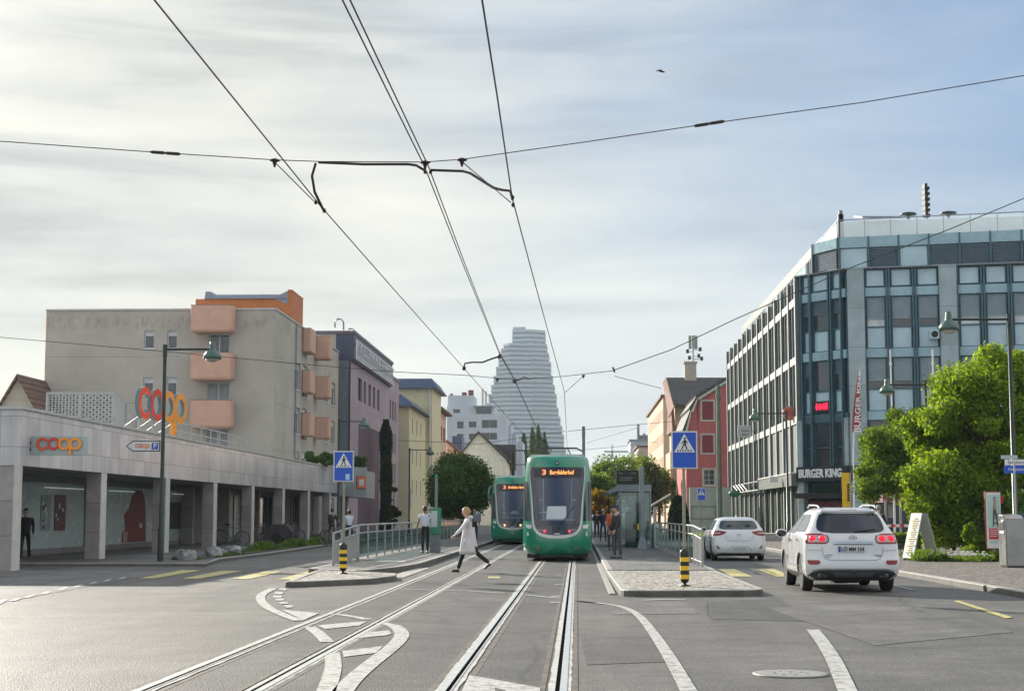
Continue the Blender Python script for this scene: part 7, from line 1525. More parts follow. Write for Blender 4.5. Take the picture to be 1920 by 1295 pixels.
    for i in range(2):
        b = len(nodes); nodes += [(S_(shl[i]), .072*k), (S_(shl[i].lerp(el[i], .55)), .060*k)]; edges += [(0, b), (b, b+1)]
        if sleeves: nodes += [(S_(el[i]), .054*k), (S_(wr[i]-hd[i]*.01), .042*k)]; edges += [(b+1, b+2), (b+2, b+3)]
    me = skin(nodes, edges, 1); me.materials.append(MATS[topm]); tp = link('jacket' if sleeves else 'shirt', me, p)
    if coat:
        w = MB(); P = []; fr_ = (legs[0][0]+legs[1][0])/2; spread = abs(legs[0][0]-legs[1][0])/60
        for j, (z, rx, ry) in enumerate(((.30, .135, .150), (.02, .155, .195), (-.15, .165, .22), (-.32, .175, .235), (-coat, .18, .245), (-coat+.01, .16, .22), (-.2, .14, .17))):
            for q in range(24):
                a = 2*math.pi*q/24; rip = 1+.035*math.sin(a*5+j)*(j > 1); P.append(S_(hip+V((rx*slim*rip*math.cos(a), ry*rip*math.sin(a), z))))
        w.add(P, [(j*24+q, j*24+(q+1) % 24, (j+1)*24+(q+1) % 24, (j+1)*24+q) for j in range(6) for q in range(24)], 0, True); w.build('coat_skirt', [MATS[topm]], tp)
        w = MB(); x0 = S_(hip+V((slim*.12, -.13, -.02))); w.ball(x0+V((0, 0, -.06)), .06*k, 0, 10, (1, .4, 1.3)); w.ball(V((-x0.x, x0.y, x0.z-.06)), .06*k, 0, 10, (1, .4, 1.3)); w.build('pocket', [MATS[topm]], tp)
    if hood: w = MB(); w.ball(S_(neck0+V((0, .085, .03))), .105*k, 0, 12, (1.15, .85, .6)); w.build('hood', [MATS[topm]], tp)
    w = MB()
    hc = headc*k
    vs = []; n = 22; m = 12
    drop = {'short': -.01, 'bun': -.03, 'long': -.10}[hair[1]]
    for i in range(m+1):
        ph = math.pi*.62*i/m if hair[1] != 'long' else math.pi*.75*i/m
        for q in range(n):
            a = 2*math.pi*q/n; rr_ = 1.09 if hair[1] == 'short' else 1.16; x = .078*rr_*math.sin(ph)*math.cos(a); y = .100*rr_*math.sin(ph)*math.sin(a); z = .122*rr_*math.cos(ph)+.004
            if y < -.02: z = max(z, .052+.02*abs(math.cos(a))*0)  # open face
            x *= 1+.03*math.sin(a*7+i); y = y+.010
            vs.append(hc+V((x, y, z))*k)
    w.add(vs, [(i*n+q, i*n+(q+1) % n, (i+1)*n+(q+1) % n, (i+1)*n+q) for i in range(m) for q in range(n)], 0, True)
    if hair[1] == 'bun': w.ball(hc+V((0, .105, .02))*k, .05*k, 0, 10, (1.1, .8, 1))
    w.build('hair', [MATS[hair[0]]], p)
    if cap: w = MB(); w.ball(hc+V((0, .004, .055))*k, .095*k, 0, 14, (1, 1.15, .72)); w.cbox(hc.x-.06*k, hc.x+.06*k, hc.y-.16*k, hc.y-.07*k, hc.z+.045*k, hc.z+.06*k, .005); w.build('cap', [MATS[cap]], p)
    for i, s in enumerate((-1, 1)):
        w = MB(); a = S_(ank[i]); t = S_(toes[i]); w2 = [(a+V((0, .05, -.045)), .035), (a+V((0, 0, -.03)), .05), (a.lerp(t, .5)+V((0, 0, -.0)), .045), (t+V((0, -.02, .0)), .034)]
        me = skin([(q[0], (q[1]*k, q[1]*.85*k)) for q in w2], [(0, 1), (1, 2), (2, 3)], 1); me.materials.append(MATS[shoe]); link('shoe', me, p)
    return p
RL = R
g_ = G(880, 1073); # walking woman, heading to the left (-X)
person('blonde woman in a knee length white hooded coat striding across the tracks', (g_.x-.02, g_.y, 0), RL(-78), 1.74, [(20, 2, 0), (-31, 20, 40)], [(-18, 8, 12), (38, 10, 10)], 5, hair=('hair_blond', 'bun'), topm='coat_white', coat=.42, slim=1.28, hood=True, shoe='shoe_black')
g_ = A(797, 1000, 57.5); person('man in a white short sleeved shirt standing at the ticket machine', (g_.x, 57.5, .15), RL(205), 1.66, [(2, 2), (-3, 2)], [(30, 2, 75), (12, 2, 40)], 2, 'skin_dark', topm='shirt_white', sleeves=False, slim=1.25)
g_ = A(890, 1000, 80); person('person in a navy jacket with a backpack behind the walking woman', (g_.x, 80, .15), RL(190), 1.62, [(4, 2), (-4, 2)], [(4, 14, 30), (4, 14, 30)], 10, topm='jacket_navy', trous='jeans', hair=('hair_grey', 'short'))
w = MB(); w.cbox(g_.x-.05, g_.x+.32, 79.7, 79.95, 1.15, 1.6, .06); top('backpack', w, [MATS['galv_dark']], 'dark backpack worn behind the walking woman', 'backpack')
g_ = A(1157, 1040, 50.8); person('man in a black jacket and dark cap waiting alone on the right platform', (g_.x, 50.8, .145), RL(-60), 1.66, [(3, 2), (-4, 3)], [(6, 3, 15), (10, 3, 20)], 3, topm='jacket_black', trous='trousers_grey', cap='jacket_navy', coat=.0)
g_ = A(1146, 1000, 63); person('person in a bright orange jacket beyond the man in the dark cap', (g_.x, 63, .145), RL(20), 1.68, [(3, 2), (-4, 3)], [(6, 3, 15), (10, 3, 20)], 0, topm='jacket_orange', trous='trousers_grey')
g_ = A(1131, 1000, 84); person('grey haired person in navy clothes on the right platform edge', (g_.x, 84, .145), RL(160), 1.66, [(8, 2), (-8, 3)], [(6, 12, 15), (10, 10, 40)], 3, topm='jacket_navy', trous='jeans', hair=('hair_grey', 'short'))
g_ = A(1119, 1000, 98); person('small dark figure farthest along the right platform', (g_.x, 98, .145), 0, 1.66, [(3, 2), (-4, 3)], [(6, 3, 15), (10, 3, 20)], 0)
g_ = G(46, 1052, .0); person('man in black walking under the supermarket arcade', (g_.x, g_.y, 0), RL(8), 1.72, [(10, 4), (-10, 12)], [(4, 7, 22), (-4, 6, 18)], 3, topm='jacket_black', trous='trousers_black', slim=1.32)
g_ = A(655, 1000, 72); person('dark haired person in a white top beside the parked bicycles', (g_.x, 72, .11), RL(200), 1.62, [(3, 2), (-4, 3)], [(26, 4, 60), (10, 3, 20)], 4, topm='shirt_white', hair=('hair_black', 'long'))
g_ = A(622, 1000, 79); person('dark clothed person standing among the parked bicycles', (g_.x, 79, .11), RL(170), 1.7, [(3, 2), (-4, 3)], [(26, 4, 60), (10, 3, 20)], 4, topm='jacket_black', hair=('hair_black', 'short'))
g_ = A(1648, 1000, 60); person('pedestrian half hidden behind the right rear corner of the large white car', (g_.x, 60, .12), RL(160), 1.74, [(3, 2), (-4, 3)], [(20, 10, 30), (10, 3, 20)], 4, topm='jacket_black', hair=('hair_grey', 'short'))

# ======================= bicycles =======================
def bike_proto():
    b = thing('bicycle', '', 'bicycle', (0, 0, 0))
    for y in (-.52, .52):
        w = MB(); w.tube([(0, y+.33*math.cos(a), .34+.33*math.sin(a)) for a in np.linspace(0, 2*math.pi, 25)], .018, 6, 0, False); wh_ = w.build('wheel', [MATS['rubber']], b)
        w = MB(); w.tube([(0, y+.30*math.cos(a), .34+.30*math.sin(a)) for a in np.linspace(0, 2*math.pi, 25)], .009, 4, 0, False)
        for k in range(12): a = math.pi*k/6; w.tube([(0, y, .34), (0, y+.3*math.cos(a), .34+.3*math.sin(a))], .0025, 3, 0, False)
        w.build('rim', [MATS['rim']], wh_)
    w = MB(); J = {'bb': (0, .05, .30), 'seat': (0, .18, .82), 'head': (0, -.36, .80), 'head2': (0, -.40, .68), 'r': (0, .52, .34), 'f': (0, -.52, .34)}
    for a, c in (('bb', 'seat'), ('bb', 'head2'), ('seat', 'head'), ('seat', 'r'), ('bb', 'r'), ('head2', 'f'), ('head', 'head2')): w.tube([J[a], J[c]], .018, 6)
    w.tube([J['head'], (0, -.33, .98)], .015, 6); w.build('frame', [MATS['galv_dark']], b)
    w = MB(); w.tube([(-.28, -.22, 1.0), (-.2, -.33, .99), (.2, -.33, .99), (.28, -.22, 1.0)], .014, 6); w.build('handlebar', [MATS['black']], b)
    w = MB(); w.tube([(0, .18, .80), (0, .20, .93)], .013, 6); w.ball((0, .20, .95), .12, 0, 10, (.6, 1.1, .25)); w.build('saddle', [MATS['black']], b)
    w = MB(); w.tube([(-.1, .05, .30), (.1, .05, .30)], .02, 6); w.lathe([(.09, -.004), (.09, .004)], (.05, .05, .30), 16, 0, 'X'); w.tube([(.1, .05, .3), (.1, -.1, .36)], .01, 5); w.build('crank', [MATS['rim']], b)
    return b
bp = bike_proto()
spots = [(A(628, 1010, 73).x, 73, .11, 70, 'pale framed bicycle at the end of the row beside the left platform railing'), (A(640, 1010, 75.5).x, 75.5, .11, 84, 'bicycle parked second from the platform railing end'), (A(441, 1010, 75.5).x, 74.5, .11, 95, 'black bicycle parked between two arcade columns, only its front wheel showing'), (A(482, 1005, 79).x, 79, .11, 70, 'dark bicycle standing behind the bicycle trailer'), (A(540, 1000, 84).x, 84, .11, 100, 'dark bicycle right of the bicycle trailer'), (A(660, 1010, 78).x, 78, .11, 60, 'bicycle held by the person in the white top')]
for i, (x, y, z, rz, lb) in enumerate(spots):
    o = bp if i == 0 else copy_tree(bp); o.location = (x, y, z); o.rotation_euler = (R(4), 0, R(rz)); o['label'] = lb; o['category'] = 'bicycle'; o['group'] = 'bicycles parked by the arcade'
q = A(522, 1005, 78); o = thing('bicycle_trailer', 'dark covered bicycle trailer parked in the arcade behind the plants', 'trailer', (q.x, 78, .11)); w = MB(); w.prism([(-.75, -.3, .25), (.55, -.3, .25), (.75, -.3, .55), (.45, -.3, .95), (-.3, -.3, .95)], (0, .6, 0)); w.build('cover', [M('canvas', (.07, .06, .065), .8)], o, bevel=.05)
for y in (-.36, .3): w = MB(); w.lathe([(.24, 0), (.26, .01), (.26, .05), (.24, .06)], (0, y, .26), 18, 0, 'Y'); w.build('wheel', [MATS['rubber']], o)

# ======================= railings, shelter, machines =======================
def railing(label, x, y0, y1, z, h, ramp=True, nm='railing', glass=True, step=2.2):
    o = thing(nm, label, 'railing', (x, (y0+y1)/2, z)); n = max(2, int(round((y1-y0)/step)))
    for k in range(n+1): y = y0+(y1-y0)*k/n; w = MB(); w.box(x-.025, x+.025, y-.035, y+.035, z, z+h-.02); w.build('post', [MATS['galv']], o, True)
    w = MB(); w.tube([(x, y0, z+h), (x, y1, z+h)], .028, 8); w.build('top_rail', [MATS['galv']], o, True)
    w = MB(); w.tube([(x, y0, z+h-.24), (x, y1, z+h-.24)], .02, 6); w.tube([(x, y0, z+.12), (x, y1, z+.12)], .02, 6); w.build('lower_rail', [MATS['galv']], o, True)
    if glass:
        for k in range(n):
            a = y0+(y1-y0)*k/n+.08; b = y0+(y1-y0)*(k+1)/n-.08; w = MB(); w.box(x-.006, x+.006, a, b, z+.14, z+h-.27); w.build('glass_panel', [MATS['clear_green']], o, True)
    return o
xr_ = -6.62
ra = railing('long galvanised railing with glass panels along the left platform', xr_, 48.6, 100, .15, 1.06)
rb = thing('railing', 'short sloping railing with upright bars at the near end of the left platform', 'railing', (-6.75, 46, .13)); e0 = (-6.62, 48.3); e1 = (-6.62, 43.6); w = MB()
w.tube([(e0[0], e0[1], 1.20), (e1[0], e1[1], 1.02)], .028, 8); w.build('top_rail', [MATS['galv']], rb, True); w = MB(); w.tube([(e0[0], e0[1], .95), (e1[0], e1[1], .78)], .022, 8); w.tube([(e0[0], e0[1], .24), (e1[0], e1[1], .20)], .022, 8); w.build('lower_rail', [MATS['galv']], rb, True)
for y in np.linspace(43.6, 48.3, 4): w = MB(); w.box(-6.65, -6.59, y-.03, y+.03, .14, 1.02+.18*(y-43.6)/4.7); w.build('post', [MATS['galv']], rb, True)
w = MB()
for y in np.linspace(43.9, 48.1, 20): w.box(-6.63, -6.61, y-.05, y+.05, .22, .78+.17*(y-43.6)/4.7)
w.build('bars', [MATS['galv']], rb, True)
railing('galvanised railing with glass panels along the right platform beside the white hatchback', 3.33, 46.2, 68, .145, 1.06)
rb = thing('railing', 'end railing with upright bars closing the right platform', 'railing', (3.3, 44, .145)); w = MB(); w.tube([(3.33, 46.0, 1.2), (3.32, 43.2, 1.12)], .028, 8); w.build('top_rail', [MATS['galv']], rb, True); w = MB(); w.tube([(3.33, 46.0, .96), (3.32, 43.2, .88)], .022, 8); w.tube([(3.33, 46.0, .26), (3.32, 43.2, .26)], .022, 8); w.build('lower_rail', [MATS['galv']], rb, True)
for y in (43.2, 44.6, 46.0): w = MB(); w.box(3.30, 3.36, y-.03, y+.03, .14, 1.14); w.build('post', [MATS['galv']], rb, True)
w = MB()
for y in np.linspace(43.4, 45.9, 12): w.box(3.315, 3.335, y-.04, y+.04, .26, .9)
w.build('bars', [MATS['galv']], rb, True)
w = MB(); x = A(1228, 1000, 69).x; w.lathe([(.14, 0), (.14, .95), (.11, 1.03), (.02, 1.06)], (x, 69, .145), 18); top('waste_bin', w, [M('alu', (.40, .43, .45), .35, .6)], 'round silver bin between the shelter and the right railing', 'bin')
# shelter
YS0, YS1 = 68., 76.; xa = A(1160, 1000, YS0).x; xb = A(1222, 1000, YS0).x; xe = A(1139, 1000, YS0).x; zt_ = A(1190, 908, YS0).z; zu = A(1190, 921, YS0).z
sh_ = thing('tram_shelter', 'grey glazed tram stop shelter with flat roof on the right platform', 'shelter', ((xa+xb)/2, 72, .145))
w = MB(); w.box(xa, xb, YS0, YS1, zu, zt_); w.prism([(xe, YS0+.02, zu-.12), (xa-.003, YS0+.02, zu+.02), (xa-.003, YS0+.02, zt_-.02), (xe, YS0+.02, zu+.02)], (0, YS1-YS0-.04, 0)); w.build('roof', [M('shelter_grey', (.24, .28, .31), .4, .3)], sh_, True, bevel=.01)
for (x, y) in ((xa+.04, YS0+.05), (xb-.04, YS0+.05), (xb-.04, YS0+4), (xb-.04, YS1-.05), (xa+.9, YS0+.05)): w = MB(); w.box(x-.035, x+.035, y-.035, y+.035, .14, zu); w.build('post', [MATS['shelter_grey']], sh_, True)
w = MB(); w.box(xe+.03, xe+.09, YS0+.3, YS0+.36, .14, zu-.05); w.build('post', [MATS['black']], sh_, True)
for (x0, x1, y0, y1) in ((xa+.09, xa+.85, YS0+.04, YS0+.06), (xa+.95, xb-.09, YS0+.04, YS0+.06), (xb-.05, xb-.03, YS0+.1, YS0+3.9), (xb-.05, xb-.03, YS0+4.1, YS1-.1), (xa+.09, xb-.1, YS1-.06, YS1-.04)):
    w = MB(); w.box(x0, x1, y0, y1, .35, zu-.05); w.build('glass_panel', [MATS['clear_green']], sh_, True)
w = MB(); w.box(xb-.6, xb-.15, YS0+.8, YS1-.8, .55, .60); w.box(xb-.4, xb-.33, YS0+1.2, YS0+1.3, .14, .55); w.box(xb-.4, xb-.33, YS1-1.3, YS1-1.2, .14, .55); w.build('bench', [MATS['galv_dark']], sh_, True)
w = MB(); w.box(xa+.95, xa+1.2, YS0+2.5, YS0+2.6, 1.0, 1.9); w.build('timetable', [MATS['paper']], sh_, True)
w = MB(); w.cbox(xa+.35, xa+1.1, YS0+2.0, YS0+2.6, .14, 1.6, .03); top('vending_machine', w, [M('machine_teal', (.06, .13, .12), .4)], 'dark teal machine standing inside the tram shelter', 'machine')
# passenger display on a post
Yd_ = 66.; px_ = A(1204, 1000, Yd_).x; o = thing('passenger_display', 'black passenger display board on a tall grey post above the shelter', 'display', (px_, Yd_, .145)); w = MB(); w.cbox(px_-.09, px_+.09, Yd_-.07, Yd_+.07, .5, A(1204, 875, Yd_).z, .03); w.prism([(px_-.2, Yd_-.2, .145), (px_+.2, Yd_-.2, .145), (px_+.1, Yd_-.1, .6), (px_-.1, Yd_-.1, .6)], (0, .35, 0)); w.build('post', [MATS['shelter_grey']], o, True)
a = A(1155, 881, Yd_-.15); b = A(1197, 907, Yd_-.15); w = MB(); w.cbox(a.x, b.x, Yd_-.25, Yd_-.05, b.z, a.z, .015); dp = w.build('board', [MATS['black']], o, True); w = MB()
for (q0, q1, q2) in ((.08, .30, .78), (.68, .88, .78), (.15, .75, .45), (.15, .7, .3)): w.box(a.x+(b.x-a.x)*q0, a.x+(b.x-a.x)*q1, Yd_-.256, Yd_-.252, b.z+(a.z-b.z)*q2-.018, b.z+(a.z-b.z)*q2+.018)
w.build('text_lines', [M('display_text', (.16, .18, .18), .5)], dp, True)
w = MB(); w.cbox(px_-.2, px_-.13, Yd_-.12, Yd_-.02, .9, 1.15, .01); top('ticket_validator', w, [MATS['yellow']], 'small yellow box on the display post', 'ticket box')
# ticket machine left
Yt = 58.3; a = A(806, 952, Yt); b = A(826, 1002, Yt); o = thing('ticket_machine', 'green ticket machine on a grey base on the left platform', 'ticket machine', ((a.x+b.x)/2, Yt+.2, .15)); w = MB(); w.cbox(a.x+.02, b.x, Yt, Yt+.4, b.z, a.z, .03); w.build('cabinet', [M('machine_green', (.012, .22, .13), .35, coat=.3)], o, True)
w = MB(); w.box(a.x+.05, b.x-.12, Yt-.012, Yt-.002, b.z+.28, a.z-.1); w.build('front_panel', [MATS['paper']], o, True); w = MB(); w.cbox(a.x+.0, b.x-.02, Yt+.03, Yt+.37, .15, b.z-.003, .01); w.build('base', [MATS['galv_dark']], o, True)
w = MB(); xp = A(818, 900, Yt+.5).x; w.box(xp-.05, xp+.05, Yt+.5, Yt+.6, .15, A(818, 888, Yt).z); w.box(xp-.055, xp+.055, Yt+.49, Yt+.498, A(818, 888, Yt).z-.15, A(818, 888, Yt).z, 1); top('stop_post', w, [MATS['galv_dark'], MATS['machine_green']], 'slim grey stop post with green tip behind the ticket machine', 'post')

# A-frame board, poster stand, bin
g_ = A(1726, 1044, 50.4); o = thing('sandwich_board', 'white folding pavement board with pale yellow text standing open', 'sign board', (g_.x, 50.4, .12), R(0)); W2 = .30; Hb = 1.45
a_ = -.48; b_ = .48
for s, (x0, x1) in ((-1, (a_, -.08)), (1, (b_, .08))):
    w = MB(); n_ = Vector((x1-x0, 0, Hb)).normalized(); yv = .0
    P_ = [(x0, -.24, .08), (x0+.0, .24, .08), (x1, .24, Hb), (x1, -.24, Hb)]; w.prism(P_, (.035*s, 0, .0)); w.build('board', [MATS['white'] if s < 0 else M('board_back', (.34, .35, .34), .6)], o)
    w = MB()
    for y in (-.23, .19): w.box(x0-.02, x0+.03, y, y+.04, .0, .1)
    w.build('foot', [MATS['galv']], o)
    if s < 0:
        w = MB(); rr = random.Random(9)
        for k in range(16): t = .12+.8*k/16; x = x0+(x1-x0)*t; z = .08+(Hb-.08)*t; l = rr.uniform(.08, .19); w.add([(x-.006-.035*0, -l, z), (x-.006, l, z), (x+.012, l, z+.035), (x+.012, -l, z+.035)], [(0, 1, 2, 3)])
        w.v = [v+Vector((-.045, 0, .01)) for v in w.v]; w.build('text_lines', [M('pale_gold', (.48, .40, .17), .6)], o, recalc=False)
o.rotation_euler = (0, 0, R(29))
Ypst = 50.; a = A(1846, 921, Ypst); b = A(1879, 1029, Ypst); o = thing('poster_stand', 'narrow upright poster stand with a red and white poster beside the bin', 'poster stand', ((a.x+b.x)/2, Ypst, .12)); w = MB(); w.cbox(a.x, b.x, Ypst, Ypst+.1, b.z, a.z, .012); w.build('frame', [M('stand_red', (.35, .05, .06), .5)], o, True)
w = MB(); w.box(a.x+.03, b.x-.005, Ypst-.004, Ypst-.001, b.z+.03, a.z-.03); pa_ = w.build('poster', [MATS['white']], o, True); Wp, Hp = b.x-a.x, a.z-b.z
def pr(u0, u1, v0, v1, mi, d): return (a.x+Wp*u0, a.x+Wp*u1, Ypst-.005-d, Ypst-.0045-d, b.z+Hp*v0, b.z+Hp*v1, mi)
w = MB(); w.box(*pr(.14, .92, .36, .94, 0, .001)); w.box(*pr(.20, .97, .17, .36, 1, .002)); w.box(*pr(.2, .75, .10, .15, 0, .002)); w.poly([(a.x+Wp*u, Ypst-.009, b.z+Hp*v) for u, v in ((.44, .38), (.50, .38), (.62, .62), (.74, .38), (.82, .38), (.68, .72), (.66, .86), (.56, .86), (.50, .70))], 2); w.ball((a.x+Wp*.60, Ypst-.008, b.z+Hp*.89), Wp*.06, 2, 8, (1, .1, 1.3)); w.box(*pr(.54, .68, .68, .84, 3, .006))
for k, l in enumerate((.86, .8, .88, .7)): w.box(*pr(.26, l, .325-.035*k, .335-.035*k, 4, .004))
w.build('poster_print', [M('mint2', (.45, .62, .56), .5), MATS['red'], M('figure', (.10, .07, .07), .6), MATS['poster_skin'], MATS['white']], pa_, True)
w = MB(); w.box(b.x+.01, b.x+.09, Ypst, Ypst+.06, a.z-.35, a.z-.12); w.build('side_tag', [MATS['red']], o, True)
for x in (a.x+.08, b.x-.1): w = MB(); w.box(x-.025, x+.025, Ypst+.03, Ypst+.08, .12, b.z); w.build('leg', [MATS['dark_metal']], o, True)
g_ = A(1899, 1066, 44); o = thing('litter_bin', 'tall stainless steel litter bin with sloping hood at the right edge', 'litter bin', (g_.x, 44, .12), R(12)); w = MB(); w.prism([(-.28, -.22, .04), (-.28, .22, .04), (-.28, .22, 1.42), (-.28, -.05, 1.40), (-.28, -.22, 1.28)], (.56, 0, 0)); w.build('body', [M('steel', (.36, .365, .35), .32, .8, var=.1, scale=2)], o, bevel=.025)
w = MB(); w.cbox(-.295, -.282, -.14, .16, 1.0, 1.2, .004); w.build('opening', [MATS['black']], o); w = MB(); w.cbox(-.30, -.284, -.14, .1, .9, .97, .004); w.cbox(-.30, -.284, -.14, .0, 1.22, 1.27, .004); w.build('label_plate', [MATS['white']], o); w = MB(); w.box(-.24, .24, -.18, .18, 0, .04); w.build('plinth', [MATS['black']], o)
w = MB(); w.box(.05, .09, -.1, -.06, 0, 2.9); o2 = top('thin_post', w, [MATS['galv']], 'thin pale post rising behind the litter bin', 'post'); o2.location = (A(1906, 1000, 45.5).x, 45.5, .12)
# red-white barrier and terrace furniture behind the SUV
Yq = 72.; o = thing('barrier', 'red and white striped barrier in front of the dark terrace', 'barrier', (A(1680, 990, Yq).x, Yq, .12)); xa0 = A(1662, 985, Yq).x; xb0 = A(1704, 985, Yq).x; zb0 = A(1680, 985, Yq).z
for k in range(5): u0 = xa0+(xb0-xa0)*k/5; u1 = xa0+(xb0-xa0)*(k+1)/5; w = MB(); w.box(u0, u1-.002, Yq, Yq+.05, zb0-.06, zb0+.06); w.build('board', [MATS['red'] if k % 2 else MATS['white']], o, True)
for x in (A(1690, 985, Yq).x, xa0): w = MB(); w.box(x-.05, x+.05, Yq+.06, Yq+.12, .12, A(1690, 937, Yq).z); w.build('post', [MATS['galv']], o, True)
Yp_ = 78.; o = thing('terrace_pavilion', 'dark glazed terrace pavilion with wine red fascia behind the trees', 'pavilion', (A(1690, 950, Yp_).x, Yp_, .12)); a = A(1655, 932, Yp_); b = A(1790, 1000, Yp_); w = MB(); w.box(a.x, b.x, Yp_, Yp_+4, .12, a.z-.25); w.build('front', [MATS['glass_dark']], o, True); w = MB(); w.box(a.x-.1, b.x, Yp_-.6, Yp_+4, a.z-.245, a.z+.1); w.build('fascia', [MATS['wine']], o, True)
w = MB(); c0 = A(1665, 945, Yp_); c1 = A(1678, 970, Yp_); w.box(c0.x, c1.x, Yp_-.02, Yp_-.003, c1.z, c0.z); w.build('window', [M('winglow', (.25, .27, .22), .3)], o, True)
for px in (1640, 1652): 
    g_ = A(px, 990, 70); w = MB(); w.box(g_.x-.2, g_.x+.2, 69.8, 70.2, .55, .6); w.box(g_.x-.2, g_.x+.2, 70.17, 70.2, .6, 1.05)
    for sx in (-.18, .16): 
        for sy in (-.18, .16): w.box(g_.x+sx, g_.x+sx+.03, 70+sy, 70+sy+.03, .12, .55)
    top('terrace_chair', w, [M('chair_pale', (.4, .36, .33), .6)], 'pale terrace chair '+('left' if px < 1645 else 'right')+' of the two behind the large white car', 'chair')
# low walled planter with flowers
w = MB(); w.box(A(1665, 1000, 66).x, A(1712, 1000, 66).x, 66, 66.6, .12, .30); top('planter_kerb', w, [MATS['dark_metal']], 'dark low edging below the clipped hedge by the white car', 'edging')

# rocks
def rock(label, px, py, r, seed):
    g = G(px, py, .11); w = MB(); bm = bmesh.new(); bmesh.ops.create_icosphere(bm, subdivisions=3, radius=r); rr = random.Random(seed)
    dirs = [Vector((rr.gauss(0, 1), rr.gauss(0, 1), rr.gauss(0, 1))).normalized() for _ in range(14)]; ds = [rr.uniform(.72, .98) for _ in dirs]
    for v in bm.verts:
        n = v.co.normalized(); k = min([1.1]+[d_/max(n.dot(d), 1e-3) for d, d_ in zip(dirs, ds) if n.dot(d) > .3]); v.co = n*r*k; v.co.z *= .72; v.co.x *= 1.15
    bm.verts.index_update(); w.add([v.co+Vector((g.x, g.y, .11+r*.5)) for v in bm.verts], [[v.index for v in f.verts] for f in bm.faces]); bm.free()
    top('rock', w, [M('rockm', (.34, .34, .34), .85, var=.45, scale=3.5, bump=.8, bscale=9)], label, 'rock', 'pale boulders on the verge')
rock('largest pale boulder, nearest the lamp post', 350, 1049, .29, 1); rock('middle boulder of the row, broad and low', 400, 1043, .27, 2); rock('small boulder tucked against the middle one', 414, 1041, .22, 5); rock('rounded boulder at the far end of the row, next to the plants', 438, 1039, .27, 3)

# ======================= vegetation =======================
def leaf_cloud(name, centers, size, mat, parent=None, ws=True, flat=.0):
    N_ = len(centers); a = rng.normal(size=(N_, 3)); a /= np.linalg.norm(a, axis=1)[:, None]; b = rng.normal(size=(N_, 3)); b -= (a*b).sum(1)[:, None]*a; b /= np.linalg.norm(b, axis=1)[:, None]
    s = size*rng.uniform(.6, 1.3, (N_, 1)); v = np.stack([centers-a*s, centers-b*s*.45, centers+a*s, centers+b*s*.45], 1).reshape(-1, 3)
    me = bpy.data.meshes.new(name); me.vertices.add(4*N_); me.vertices.foreach_set('co', v.ravel().astype(np.float32)); me.loops.add(4*N_); me.loops.foreach_set('vertex_index', np.arange(4*N_, dtype=np.int32)); me.polygons.add(N_); me.polygons.foreach_set('loop_start', np.arange(0, 4*N_, 4, dtype=np.int32)); me.update(calc_edges=True); me.materials.append(mat)
    return link(name, me, parent, ws)
def crown_pts(c, rad, n, lobes=22, seed=0, lobe_r=(.28, .48), hollow=.55, zs=1.0, shape='round'):
    g = np.random.default_rng(seed); c = np.array(c, float); rad = np.array(rad, float); P = []
    L = []
    for i in range(lobes):
        d = g.normal(size=3); d /= np.linalg.norm(d); r = g.uniform(.45, .86)
        if shape == 'cone': t = g.uniform(0, 1); d = np.array([math.cos(i*2.4), math.sin(i*2.4), 0])*(1-t)*.8+np.array([0, 0, 2*t-1]); r = 1
        L.append((c+d*rad*r, rad.min()*g.uniform(*lobe_r)*(1 if shape != 'cone' else (1.1-.7*t))))
    for i in range(lobes):
        lc, lr = L[i]; k = n//lobes; d = g.normal(size=(k, 3)); d /= np.linalg.norm(d, axis=1)[:, None]; rr_ = lr*(hollow+(1.12-hollow)*g.random((k, 1))**.6)*(1+.35*g.normal(size=(k, 1))*.5); q = lc+d*rr_*np.array([1.15, 1.15, .85]); P.append(q)
    return np.concatenate(P), L
def tree(label, x, y, zc, rad, n, leaf, mat, trunk_r=.14, seed=1, name='tree', lobes=22, cat='tree', group=None, base=0., shape='round', lobe_r=(.28, .48), multi=1, extra=None):
    t = thing(name, label, cat, (x, y, base), 0, group); P, L = crown_pts((x, y, zc), rad, n, lobes, seed, lobe_r=lobe_r, shape=shape)
    if extra:
        for (ex, ey, ez, er, en) in extra: P2, L2 = crown_pts((ex, ey, ez), er, en, max(4, en//900), seed+77, lobe_r=(.35, .6)); P = np.concatenate([P, P2]); L += L2
    P = P[P[:, 2] > base+.15]; leaf_cloud('crown', P, leaf, mat, t); w = MB(); g = random.Random(seed); bark = M('bark', (.075, .06, .045), .9, var=.25, scale=6, bump=.5, bscale=14)
    zt_ = zc-rad[2]*.3; w.tube([(x, y, base), (x+.05, y, base+(zt_-base)*.5), (x, y+.05, zt_)], [trunk_r*1.25, trunk_r, trunk_r*.75], 8)
    w.tube([(x, y+.05, zt_), (x, y, zc+rad[2]*.55)], [trunk_r*.7, trunk_r*.2], 6)
    for (lc, lr) in L[:14]:
        m = Vector((x, y, zt_)).lerp(Vector(lc), .5)+Vector((0, 0, -.1*rad[2])); w.tube([(x, y, zt_-.1*g.random()), m, Vector(lc)], [trunk_r*.45, trunk_r*.28, trunk_r*.1], 5)
    w.build('trunk', [bark], t, True); return t
LB = leaf_mat('leaf_bright', (.05, .10, .010), (.20, .31, .035), .42, .8); LD = leaf_mat('leaf_mid', (.034, .075, .014), (.135, .22, .035), .35, .9); LK = leaf_mat('leaf_dark', (.03, .07, .02), (.09, .17, .035), .28, .5); LF = leaf_mat('leaf_far', (.04, .085, .018), (.15, .24, .05), .4, .4); LP = leaf_mat('leaf_poplar', (.035, .07, .03), (.08, .13, .05), .3, .3); LC_ = leaf_mat('leaf_conifer', (.012, .028, .014), (.035, .06, .022), .15, .6)
def at_(px, py, Y): return A(px, py, Y)
